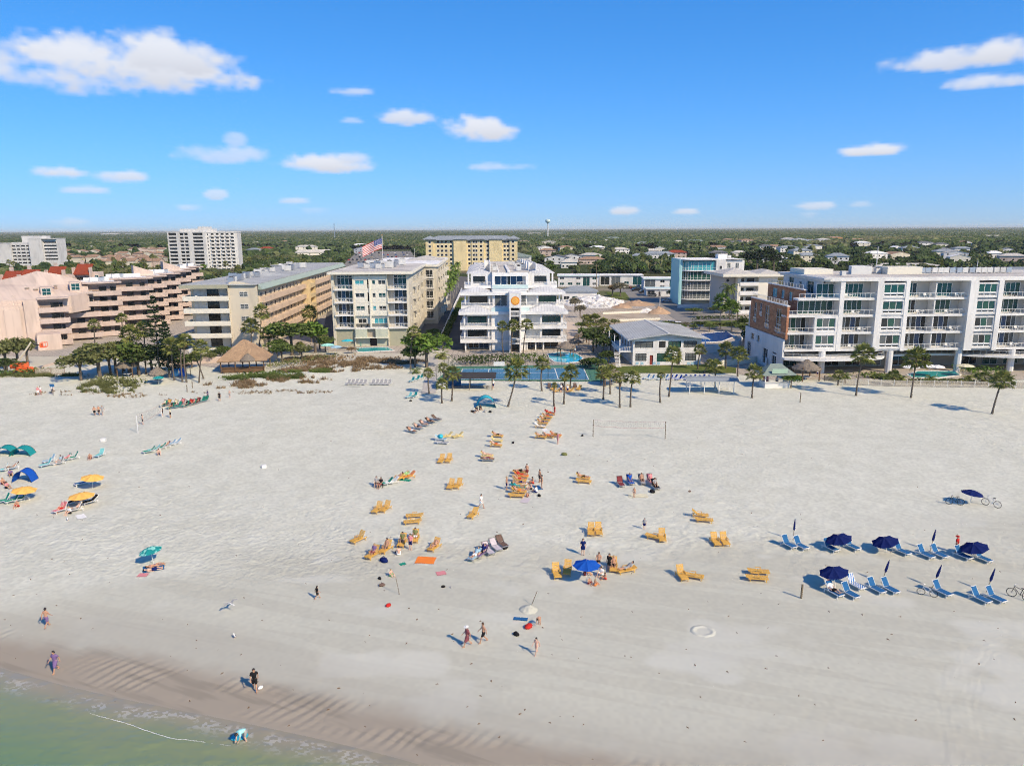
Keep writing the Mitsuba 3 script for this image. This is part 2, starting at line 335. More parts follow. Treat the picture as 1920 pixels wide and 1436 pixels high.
def sandcol(p, n, uv):
    yw, yt = y_water(p.x, dr), y_wet(p.x, dr)
    a = fbm(p.x * .045, p.y * .09, 0, 3)
    b = fbm(p.x * .55, p.y * .55, 5, 3)
    c = noise(p.x * 3.3, p.y * 3.3)
    dry = mix((.55, .555, .465), (.65, .655, .565), b) * (.90 + .17 * c)
    line = smoothstep(.46, .54, fbm((p.x * .55 + p.y * .12) * .12, (p.y + p.x * .30) * .9, 2, 3))
    firm = mix((.525, .525, .44), (.465, .458, .378), line * .45) * (.95 + .08 * c)
    k = smoothstep(-9, 7, p.y - 66 + (a - .5) * 34 - p.x * .04)
    col = mix(firm, dry, k)
    patch = smoothstep(.58, .72, fbm(p.x * .16 + 9, p.y * .22, 1, 3)) * (1 - k)
    col = mix(col, (.59, .595, .525), patch * .6)
    s = p.y - yt
    w = 1 - smoothstep(-1.3, 1.5, s + (b - .5) * 1.6)
    half = (1 - smoothstep(.5, 6, s + (a - .5) * 7)) * .55
    col = mix(col, (.40, .385, .325), half)
    streaks = smoothstep(.5, .75, fbm((p.x + p.y * .4) * .25, (p.y + p.x * .42) * 1.4, 3))
    wet = mix((.345, .305, .245), (.29, .258, .208), streaks)
    col = mix(col, wet, w)
    far = smoothstep(168, 182, p.y)
    return mix(col, mix((.50, .44, .36), (.36, .32, .25), b), far * .55)
matte('sand_plain', proc(sandcol))
def grains(p, n, uv):
    k = smoothstep(55, 72, p.y)
    return (.05 * noise(p.x * 2.9, p.y * 2.9) + .045 * noise(p.x * 5.9 + 3, p.y * 5.9)) * (.2 + .9 * k * (.35 + 1.1 * smoothstep(.38, .62, fbm(p.x * .035 + 3, p.y * .05, 9, 2))))
scene['sand'] = {'type': 'bumpmap', 't': proc(grains, .04), 'scale': 1.0, 'b': {'type': 'ref', 'id': 'sand_plain'}}
near_b = sheet(-75, 75, 700, 24, 76, 240, None)
mid_b = sheet(-185, 185, 900, 76, 200, 290, None)
far_b = [ramp_sheet(-900, -75.5, 20, 76, 200, 20), ramp_sheet(75.5, 900, 20, 76, 200, 20), ramp_sheet(-900, -185.5, 76, 200, 200, 30), ramp_sheet(185.5, 900, 76, 200, 200, 30), ramp_sheet(-75, 75, -10, 24.2, 60, 20, .02)]
struct('beach_sand', P(cat(near_b, mid_b, *far_b), True), 'sand')

def watercol(p, n, uv):
    d = y_water(p.x, dr) - p.y + (fbm(p.x * .3, p.y * .3, 0, 2) - .5) * 1.2
    col = mix((.285, .26, .19), (.21, .25, .135), smoothstep(0, 2.6, d))
    col = mix(col, (.15, .235, .115), smoothstep(1.5, 8, d))
    col = mix(col, (.045, .13, .105), smoothstep(8, 40, d))
    lace = smoothstep(.42, .62, noise(p.x * 5.2 + p.y * 2, p.y * 6.6)) * smoothstep(.38, .62, fbm(p.x * .9, p.y * 1.3, 4, 4))
    edge = smoothstep(-.1, .4, d) * (1 - smoothstep(.7, 2.0, d))
    col = mix(col, (.60, .60, .56), lace * edge * .32)
    return col
def waves(p, n, uv):
    return .08 * fbm(p.x * .8 + p.y * .5, p.y * 1.7 - p.x * .3, 1, 3) + .035 * noise(p.x * 3.4 + p.y, p.y * 4.6)
scene['sea_skin'] = {'type': 'principled', 'base_color': proc(watercol), 'roughness': .12, 'specular': .45}
scene['sea_surface'] = {'type': 'bumpmap', 't': proc(waves, .05), 'scale': 1.0, 'b': {'type': 'ref', 'id': 'sea_skin'}}
xs = np.concatenate([np.linspace(-1500, -80, 30), np.linspace(-78, 80, 220), np.linspace(85, 1500, 30)])
ts = np.concatenate([np.linspace(0, 6, 16), np.linspace(7, 60, 14), np.linspace(90, 900, 8)])
yw = y_water(xs) + .35
V = np.array([[x, y - t, ZW + .012 + .018 * math.sin(t * 2.1 + x * .5) * min(1, t)] for t in ts for x, y in zip(xs, yw)])
nx = len(xs)
i, j = np.meshgrid(np.arange(len(ts) - 1), np.arange(nx - 1), indexing='ij')
a = i * nx + j
struct('sea_water', P(mesh_of(V, np.vstack([np.stack([a, a + nx, a + nx + 1], -1).reshape(-1, 3), np.stack([a, a + nx + 1, a + 1], -1).reshape(-1, 3)])), True), 'sea_surface')
# the small breaker's curl and the lace of foam along the edge
ft = [g(*p, ZW + .02) for p in ((150, 1330), (185, 1342), (230, 1352), (262, 1363), (300, 1376), (330, 1384), (370, 1388), (410, 1394), (445, 1398))]
def ribbon(pts, w, h):
    pts = np.array(pts); k = np.linspace(0, 1, 60)
    q = np.stack([np.interp(k, np.linspace(0, 1, len(pts)), pts[:, c]) for c in range(3)], -1)
    q[:, :2] += np.cumsum(rng.normal(0, .012, (60, 2)), 0)
    ww = w * (np.sin(np.pi * k) ** .5 * (.5 + .8 * rng.random(60)) + .05)
    return tube(q, ww, 6)
fo = ribbon(ft, .02, .05)
v = fo.vertices.copy(); v[:, 2] = ZW + .02 + np.abs(v[:, 2] - ZW - .02) * .8
single('wave_foam', mesh_of(v, fo.faces), 'f_white', 'thin white line of foam curling across the shallow green water', 'foam', kind='stuff')

def groundcol(p, n, uv):
    a = fbm(p.x * .03, p.y * .03, 0, 4)
    far = mix((.05, .07, .03), (.16, .14, .09), smoothstep(.45, .8, a))
    near = mix((.34, .30, .24), (.14, .15, .075), smoothstep(.42, .58, fbm(p.x * .06, p.y * .06, 7, 3)))
    return mix(near, far, smoothstep(330, 480, p.y))
matte('ground_cover', proc(groundcol))
struct('ground', flat([(-30000, 198), (30000, 198), (30000, 45000), (-30000, 45000)], -.12), 'ground_cover')

def asphaltcol(p, n, uv):
    return mix((.10, .10, .10), (.17, .165, .16), fbm(p.x * .25, p.y * .25, 0, 4))
matte('asphalt', proc(asphaltcol))
def lotcol(p, n, uv):
    return mix((.27, .26, .245), (.20, .195, .185), fbm(p.x * .2, p.y * .2, 0, 4))
matte('asphalt_pale', proc(lotcol))
def lawncol(p, n, uv):
    return mix((.075, .12, .03), (.16, .17, .06), fbm(p.x * .4, p.y * .4, 0, 3)) * (.8 + .4 * noise(p.x * 4, p.y * 4))
matte('turf', proc(lawncol))
def pavecol(p, n, uv):
    j = smoothstep(.92, .97, dr.maximum(dr.abs(dr.sin(p.x * 2.1)), dr.abs(dr.sin(p.y * 2.1))))
    return mix((.50, .45, .385), (.40, .36, .31), fbm(p.x * .5, p.y * .5)) * (1 - .25 * j)
matte('paving', proc(pavecol))
def dirtlot(p, n, uv):
    return mix((.44, .375, .29), (.34, .28, .205), smoothstep(.3, .7, fbm(p.x * .25, p.y * .25, 0, 4)))
matte('bare_soil', proc(dirtlot))
coat('pool_water', (.02, .34, .46), .05, 0, .5); coat('pool_teal', (.03, .27, .27), .05, 0, .5); coat('pool_deep', (.008, .035, .14), .3)
def courtcol(c):
    def fn(p, n, uv):
        return mi.Color3f(*c) * (.86 + .3 * fbm(p.x * .35, p.y * .35, 0, 3))
    return proc(fn)
matte('court_green', courtcol((.09, .22, .16))); matte('court_blue', courtcol((.08, .215, .35)))
def area(name, pts, z, m, world=False):
    """one sheet of ground, its corners where the photograph shows them"""
    q = pts if world else [tuple(g(a, b)[:2]) for a, b in pts]
    return struct(name, flat(q, z), m)
area('pavement', [(0, 668), (250, 668), (410, 690), (520, 668), (640, 662), (760, 662), (830, 655), (870, 690), (1130, 684), (1320, 690), (1440, 712), (1920, 712), (2000, 650), (1920, 610), (1000, 560), (600, 580), (0, 610)], .05, 'paving')
area('driveway', [(818, 656), (845, 610), (861, 565), (880, 520), (862, 518), (846, 545), (800, 588), (772, 640)], .09, 'asphalt')
area('driveway', [(828, 650), (872, 662), (866, 600), (872, 560), (886, 530), (872, 530), (860, 556)], .10, 'asphalt')
area('driveway', [(600, 650), (626, 650), (626, 590), (634, 560), (618, 560)], .09, 'asphalt')
area('road', [(1150, 541), (1210, 540), (1262, 574), (1420, 606), (1420, 622), (1320, 618), (1285, 612), (1225, 573), (1150, 556)], .09, 'asphalt_pale')
area('road', [(1215, 548), (1295, 552), (1300, 573), (1262, 576)], .08, 'asphalt_pale')
area('bare_ground', [(1108, 590), (1160, 577), (1228, 581), (1244, 606), (1170, 612), (1130, 625)], .09, 'bare_soil')
area('lawn', [(1318, 602), (1394, 601), (1404, 612), (1330, 613)], .10, 'turf')
area('lawn', [(1135, 548), (1172, 548), (1182, 562), (1148, 560)], .10, 'turf')
area('lawn', [(1140, 688), (1330, 684), (1380, 690), (1380, 700), (1145, 700)], .10, 'turf')
area('terrace', [(1060, 604), (1078, 604), (1090, 640), (1066, 640)], .10, 'm_paver')
area('road', [(640, 500), (790, 500), (770, 471), (670, 472)], .06, 'asphalt_pale')
# ---------------------------------------------------------------- building parts
def frame_mesh(s0, s1, d, z0, z1, nx, rows=(), t=.09, dep=.10):
    """window frame in face coordinates: border, uprights and cross bars"""
    b = [((s0, d - dep, z0), (s1, d, z0 + t)), ((s0, d - dep, z1 - t), (s1, d, z1)), ((s0, d - dep, z0 + t), (s0 + t, d, z1 - t)), ((s1 - t, d - dep, z0 + t), (s1, d, z1 - t))]
    for k in range(1, nx):
        x = s0 + (s1 - s0) * k / nx
        b.append(((x - t / 2, d - dep, z0 + t), (x + t / 2, d, z1 - t)))
    for r in rows:
        z = z0 + (z1 - z0) * r
        b.append(((s0 + t, d - dep * .8, z - t / 2), (s1 - t, d - .01, z + t / 2)))
    return boxes(b)
def window(th, s0, s1, d, z0, z1, n=1, L=None, glass='g_dark', frame='m_trim', rows=(), each=False, part='window', t=.09):
    k = th.add(part, frame_mesh(s0, s1, d, z0, z1, n, rows, t), frame, L)
    if each:
        for i in range(n):
            a, b = s0 + (s1 - s0) * i / n, s0 + (s1 - s0) * (i + 1) / n
            gl = glass[i % len(glass)] if isinstance(glass, (list, tuple)) else glass
            th.box('pane', (a + t / 2, d - .055, z0 + t), (b - t / 2, d - .015, z1 - t), gl, L, k)
    else:
        gl = glass[0] if isinstance(glass, (list, tuple)) else glass
        th.box('pane', (s0 + t / 2, d - .055, z0 + t / 2), (s1 - t / 2, d - .015, z1 - t / 2), gl, L, k)
    return k
def railing(th, s0, s1, d, z, h=1.05, n=6, L=None, m='m_rail', glass=True, ends=()):
    b = [((s0, d, z + h - .07), (s1, d + .07, z + h)), ((s0, d + .01, z + .05), (s1, d + .06, z + .1))]
    for k in range(n + 1):
        x = s0 + (s1 - s0 - .06) * k / n
        b.append(((x, d + .005, z), (x + .06, d + .065, z + h - .07)))
    k = th.add('railing', boxes(b), m, L)
    if glass:
        th.add('pane', boxes([((s0 + .06, d + .03, z + .1), (s1 - .06, d + .04, z + h - .07))]), 'm_glass', L, k)
    return k
def baluster_rail(th, s0, s1, d, z, h=1.0, gap=.32, L=None, m='m_trim', d1=None):
    n = max(2, int((s1 - s0) / gap))
    b = [((s0, d, z + h - .1), (s1, d + .1, z + h)), ((s0, d + .02, z + .08), (s1, d + .08, z + .15))]
    for k in range(n + 1):
        x = s0 + (s1 - s0 - .07) * k / n
        b.append(((x, d + .02, z), (x + .07, d + .08, z + h - .1)))
    return th.add('railing', boxes(b), m, L)
def wall_holes(th, s0, s1, z0, z1, d, thick, holes, m, L=None, part='wall'):
    """a wall with real openings (s0,s1,z0,z1)"""
    S = sorted({s0, s1, *[h[0] for h in holes], *[h[1] for h in holes]})
    Z = sorted({z0, z1, *[h[2] for h in holes], *[h[3] for h in holes]})
    out = []
    for a, b in zip(S[:-1], S[1:]):
        run = None
        for c, e in zip(Z[:-1], Z[1:]):
            ms, mz = (a + b) / 2, (c + e) / 2
            if any(h[0] < ms < h[1] and h[2] < mz < h[3] for h in holes):
                if run: out.append(((a, d, run[0]), (b, d + thick, run[1])))
                run = None
            else:
                run = (run[0] if run else c, e)
        if run: out.append(((a, d, run[0]), (b, d + thick, run[1])))
    return th.add(part, boxes(out), m, L)
def hip_roof(u0, u1, v0, v1, z, h, over=.5, ridge=None, thick=.18):
    u0, u1, v0, v1 = u0 - over, u1 + over, v0 - over, v1 + over
    w, d = u1 - u0, v1 - v0
    if w >= d:
        r = d / 2 if ridge is None else ridge
        a, b = (u0 + r, (v0 + v1) / 2), (u1 - r, (v0 + v1) / 2)
    else:
        r = w / 2 if ridge is None else ridge
        a, b = ((u0 + u1) / 2, v0 + r), ((u0 + u1) / 2, v1 - r)
    V = [(u0, v0, z), (u1, v0, z), (u1, v1, z), (u0, v1, z), (*a, z + h), (*b, z + h)]
    V += [(x, y, z - thick) for x, y, _ in V[:4]]
    f = [(0, 1, 5), (0, 5, 4), (1, 2, 5), (2, 3, 4), (2, 4, 5), (3, 0, 4)] if w >= d else [(0, 1, 4), (1, 2, 5), (1, 5, 4), (2, 3, 5), (3, 0, 4), (3, 4, 5)]
    for k in range(4):
        n = (k + 1) % 4
        f += [(6 + k, 6 + n, n), (6 + k, n, k)]
    f += [(6, 8, 7), (6, 9, 8)]
    return mesh_of(V, f)
def gable_roof(u0, u1, v0, v1, z, h, over=.5, thick=.2, along_v=True):
    u0, u1, v0, v1 = u0 - over, u1 + over, v0 - over, v1 + over
    if along_v:
        m = (u0 + u1) / 2
        sec = [(u0, z - thick), (u0, z), (m, z + h), (u1, z), (u1, z - thick), (m, z + h - thick)]
        V = [(a, v0, b) for a, b in sec] + [(a, v1, b) for a, b in sec]
    else:
        m = (v0 + v1) / 2
        sec = [(v0, z - thick), (v0, z), (m, z + h), (v1, z), (v1, z - thick), (m, z + h - thick)]
        V = [(u1, a, b) for a, b in sec] + [(u0, a, b) for a, b in sec]
    f = []
    for k in range(6):
        n = (k + 1) % 6
        f += [(k, 6 + k, 6 + n), (k, 6 + n, n)]
    f += [(0, 5, 1), (1, 5, 2), (2, 5, 3), (3, 5, 4), (7, 11, 6), (8, 11, 7), (9, 11, 8), (10, 11, 9)]
    m = mesh_of(V, f)
    m.fix_normals()
    return m
def gable_wall(u0, u1, v0, v1, z0, z1, h):
    m = (u0 + u1) / 2
    sec = [(u0, z0), (u1, z0), (u1, z1), (m, z1 + h), (u0, z1)]
    V = [(a, v0, b) for a, b in sec] + [(a, v1, b) for a, b in sec]
    f = [(0, 1, 2), (0, 2, 3), (0, 3, 4), (5, 7, 6), (5, 8, 7), (5, 9, 8)]
    for k in range(5):
        n = (k + 1) % 5
        f += [(k, 5 + k, 5 + n), (k, 5 + n, n)]
    m = mesh_of(V, f); m.fix_normals()
    return m
def cooler(th, u, v, z, s=1.0, L=None):
    """air conditioner on a roof: cabinet on feet with a round fan hood"""
    w, d, h = 1.1 * s, 1.1 * s, 1.0 * s
    b = boxes([((u, v, z + .15), (u + w, v + d, z + .15 + h)), ((u + .05, v + .05, z), (u + .2, v + .2, z + .15)), ((u + w - .2, v + d - .2, z), (u + w - .05, v + d - .05, z + .15)), ((u + w - .2, v + .05, z), (u + w - .05, v + .2, z + .15))])
    k = th.add('rooftop_cooler', b, 'm_pale_grey' if rng.random() < .6 else 'm_steel')
    th.post('fan_hood', (u + w / 2, v + d / 2, z + .15 + h), .4 * s, .12, 'm_dark', k)
GR = 2.0
def place(px, py, deg=GR, z=0.0):
    return M4(g(px, py, z), deg)

# ---------------------------------------------------------------- white condominium at the right (brick clad end)
def condo_right():
    B = Thing('white_condominium', 'large white condominium at the right with green glass balconies and a brick clad end wall', 'apartment building', M=place(1672, 699))
    LV = [5.5, 9.3, 13.1, 16.8, 20.5]
    UE = 47.0
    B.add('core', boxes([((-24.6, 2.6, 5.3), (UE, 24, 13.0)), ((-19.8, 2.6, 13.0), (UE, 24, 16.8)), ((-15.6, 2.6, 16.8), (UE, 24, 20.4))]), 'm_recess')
    # storeys: slab edges, piers, dividers
    for i, z in enumerate(LV):
        u0 = (-25.0, -25.0, -25.0, -22.6, -17.2)[i]
        if i < 4: B.box('floor_slab', (u0, -.15, z - .42), (UE, 2.7, z), 'm_white')
    B.add('roof', boxes([((-17.2, -.5, 20.5), (UE, 24.5, 21.3))]), 'm_white')
    B.add('roof_deck', boxes([((-16.6, .1, 21.3), (UE - .5, 24, 21.36))]), 'r_membrane')
    for a, b, d in ((-13.4, -12.4, -.25), (-5.3, -4.0, -.55), (1.0, 1.9, -.55), (15.2, 17.0, -.9), (21.6, 22.7, -.9), (30.2, 31.0, -.5), (36.0, 37.6, -.9), (42, 43, -.9)):
        B.box('pier', (a, d, 5.06), (b, 2.65, 20.5), 'm_white')
    B.box('divider', (8.05, .1, 13.1), (8.3, 2.7, 20.08), 'm_white'); B.box('divider', (8.05, .1, 5.5), (8.3, 2.7, 12.68), 'm_white')
    G = ['g_teal', 'g_green', 'g_dark', 'g_grey', 'g_blue']
    def bay_windows(a, b, rise=0.0):
        for i in range(4):
            z = LV[i]
            top = LV[i + 1] - .42
            wall_holes(B, a, b, z, top, -.2 - rise, .3, [(a + .25, b - .25, z + 1.15, top - .3), (a + .25, b - .25, z + .35, z + .95)], 'm_white')
            pick = ['g_teal', 'g_green'] if i > 1 else ['g_grey', 'g_dark', 'g_green']
            window(B, a + .25, b - .25, .08 - rise, z + 1.15, top - .3, 3, glass=[pick[(i + k) % len(pick)] for k in range(3)], each=True, frame='m_trim')
            window(B, a + .25, b - .25, .08 - rise, z + .35, z + .95, 3, glass='g_dark', t=.16)
    bay_windows(-4.0, 1.0, .25); bay_windows(17.0, 21.6, .5); bay_windows(37.6, 42, .5)
    def balcony(i, a, b, doors, rail=True, wall='m_taupe'):
        z, top = LV[i], LV[i + 1] - .42
        for (c, e, n, gl) in doors:
            window(B, c, e, 2.58, z + .05, top - .2, n, glass=gl, each=True, part='glass_door', t=.11)
        if rail: railing(B, a, b, -.1, z, 1.1, max(3, int((b - a) / 1.15)))
        if rng.random() < .75:      # chairs and a table stand out there
            x = rng.uniform(a + .6, b - 2)
            B.add('balcony_furniture', boxes([((x, .6, z + .4), (x + .6, 1.2, z + .5)), ((x, 1.1, z + .4), (x + .6, 1.2, z + 1.0)), ((x + .9, .5, z + .6), (x + 1.6, 1.2, z + .68)), ((x + 1.2, .8, z), (x + 1.3, .9, z + .6)), ((x + .02, .65, z), (x + .1, .72, z + .4)), ((x + .5, .65, z), (x + .58, .72, z + .4))]), rng.choice(['m_trim', 'm_dark', 'm_stone']))
    for i in range(4):
        gl = [G[(i + k) % 2] for k in range(4)] if i > 1 else [G[k] for k in (3, 2, 4, 2)]
        balcony(i, -12.4, -5.3, [(-11.6, -7.0, 4, gl)])
        balcony(i, 1.9, 8.05, [(2.1, 5.2, 3, gl[:2] + ['g_dark'])] if i > 1 else [(2.1, 4.4, 2, gl[:2]), (4.6, 8.0, 3, gl[1:])])
        balcony(i, 8.3, 15.2, [(8.6, 13.2, 4, gl)])
        balcony(i, 22.7, 30.2, [(23.2, 28.8, 5, gl)]); balcony(i, 31.0, 36.0, [(31.3, 35.5, 4, gl)])
    # left bays step back towards the top
    for i in (0, 1):
        balcony(i, -24.9, -18.6, [(-24.0, -19.4, 4, ['g_grey', 'g_green', 'g_grey', 'g_dark'])])
        z, top = LV[i], LV[i + 1] - .42
        wall_holes(B, -18.6, -13.4, z, top, -.18, .3, [(-18.1, -13.9, z + 1.15, top - .25), (-18.1, -13.9, z + .35, z + .95)], 'm_white')
        window(B, -18.1, -13.9, .1, z + 1.15, top - .25, 3, glass=['g_green', 'g_grey', 'g_green'], each=True)
        window(B, -18.1, -13.9, .1, z + .35, z + .95, 3, glass='g_dark', t=.16)
        B.box('divider', (-18.7, -.1, z), (-18.4, 2.6, top), 'm_white')
    balcony(2, -24.9, -13.4, [(-21.6, -13.6, 6, ['g_teal', 'g_green', 'g_teal', 'g_teal', 'g_green', 'g_teal'])])
    balcony(3, -22.4, -13.4, [(-17.6, -13.6, 3, ['g_teal', 'g_teal', 'g_green'])])
    # brick clad end wall, facing left, in two steps with openings
    L = left_face(-25.0, 22.0)      # s runs towards the camera from v = 22
    holes = [(2.2, 4.2, 9.4, 14.2), (6.0, 7.6, 11.2, 14.4), (9.6, 12.4, 8.8, 14.2), (16.2, 19.4, 8.6, 14.2)]
    wall_holes(B, 0, 22.4, 7.8, 15.1, 0, .4, holes, 'm_brickclad', L, 'brick_wall')
    for a, b, c, e in holes:
        window(B, a, b, .3, c, e, 2, L, 'g_dark', 'm_trim', (.35, .65))
        railing(B, a, b, -.05, c + (e - c) * .05, 1.0, 3, L)
    B.box('coping', (0, -.15, 15.1), (22.5, .6, 15.32), 'm_trim', L)
    B.box('brick_wall', (-25.0, .1, 7.8), (-24.3, .5, 15.1), 'm_brickclad')
    L2 = left_face(-20.2, 24.0)
    holes2 = [(3, 6.0, 15.4, 17.6), (8.5, 10.4, 15.5, 17.6), (13, 15, 15.4, 17.4)]
    wall_holes(B, 0, 21.4, 13.1, 18.4, 0, .4, holes2, 'm_brickclad', L2, 'brick_wall')
    for a, b, c, e in holes2:
        window(B, a, b, .3, c, e, 2, L2, 'g_aqua', 'm_trim')
    B.box('coping', (0, -.15, 18.4), (21.5, .6, 18.6), 'm_trim', L2)
    railing(B, 0, 21, -.1, 18.6, 1.0, 12, left_face(-20.3, 24)); railing(B, .5, 22, .3, 15.3, 1.0, 14, left_face(-25.2, 22))
    # terrace box on top with a slanting roof line
    L3 = left_face(-16.0, 24)
    wall_holes(B, 0, 21.4, 16.8, 20.9, -.4, .35, [(3.2, 6.2, 17.4, 20.2), (9.4, 11, 17.6, 19.6), (13.6, 17.4, 17.2, 20.0)], 'm_white', L3)
    for a, b, c, e in ((3.2, 6.2, 17.4, 20.2), (9.4, 11, 17.6, 19.6), (13.6, 17.4, 17.2, 20.0)):
        window(B, a, b, -.1, c, e, 2, L3, 'g_teal', 'm_trim')
    B.add('roof_edge', boxes([((-17.6, -1.0, 20.9), (-15.8, 25, 21.25))]), 'm_pale_grey')
    B.add('stair_house', boxes([((-16.5, 12, 21.3), (-9.6, 20, 22.5))]), 'm_ivory'); B.add('stair_house', boxes([((2.0, 9.5, 21.3), (10.2, 14.5, 23.0))]), 'm_ivory')
    B.add('vent_box', boxes([((-10.4, 6, 21.3), (-9.4, 7, 22.4))]), 'm_pale_grey')
    B.add('stair_house', prism([(-6, 10.5), (-1.2, 10.5), (-1.2, 15), (-4.5, 15)], 21.3, 23.2), 'm_pale_grey')
    for k in range(22):
        u = 0.5 + k * 1.5 + (11 if k > 11 else 0) * 0 + rng.uniform(-.15, .15)
        if 1.2 < u < 11: v = 16.5
        else: v = 12.0
        cooler(B, u, v, 21.36, 1.15)
    # pilotis, lower terrace with its curved balcony, ground floor
    for u in (-16.0, -.6, 15.2, 27.5, 38):
        B.post('column', (u, .6, 0), .75, 5.1, 'm_white')
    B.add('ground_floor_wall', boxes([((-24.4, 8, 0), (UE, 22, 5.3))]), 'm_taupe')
    arc = [(-25.2, -1.2), (-22, -2.6), (-17, -3.3), (-11, -3.2), (-6, -2.4), (-3.4, -1.4), (-1, 1.5), (6, 3), (14, 2.6), (20, .2), (26, -1.8), (33, -2.6), (40, -2.4), (UE, -1.6)]
    B.add('floor_slab', prism(arc + [(UE, 8), (-25.2, 8)], 3.35, 3.8), 'm_white')
    r = []
    for (a, b), (c, d) in zip(arc[:-1], arc[1:]):
        n = max(1, int(math.hypot(c - a, d - b) / 1.2))
        r.append(tube([(a, b + .1, 4.85), (c, d + .1, 4.85)], .05, 5))
        r += [tube([(a + (c - a) * k / n, b + (d - b) * k / n + .1, 3.8), (a + (c - a) * k / n, b + (d - b) * k / n + .1, 4.85)], .035, 4) for k in range(n)]
    B.add('railing', cat(*r), 'm_rail')
    for u in (-22, -17, -12, -7, -2, 4, 10, 21, 26, 31, 36):
        window(B, u, u + 3.6, 7.98, .3, 3.0, 2, glass=rng.choice(['g_dark', 'g_grey', 'g_teal']), frame='m_pale_grey')
        window(B, u, u + 4.2, 7.98, 3.9, 5.0, 4, glass='g_dark', frame='m_pale_grey')
    # white side wall with garage openings, and the ramp wall
    L4 = left_face(-25.3, 24)
    ho = [(4, 6.2, 5.0, 6.6), (8.2, 10.0, 5.0, 6.6), (12.5, 15.5, .6, 4.2), (18, 20.8, .6, 4.2), (2, 4.4, .8, 4.2)]
    wall_holes(B, 0, 24, 0, 7.8, 0, .4, ho, 'm_white', L4)
    for a, b, c, e in ho:
        window(B, a, b, .3, c, e, 2, L4, 'g_dark', 'm_pale_grey')
    return B
condo_right()

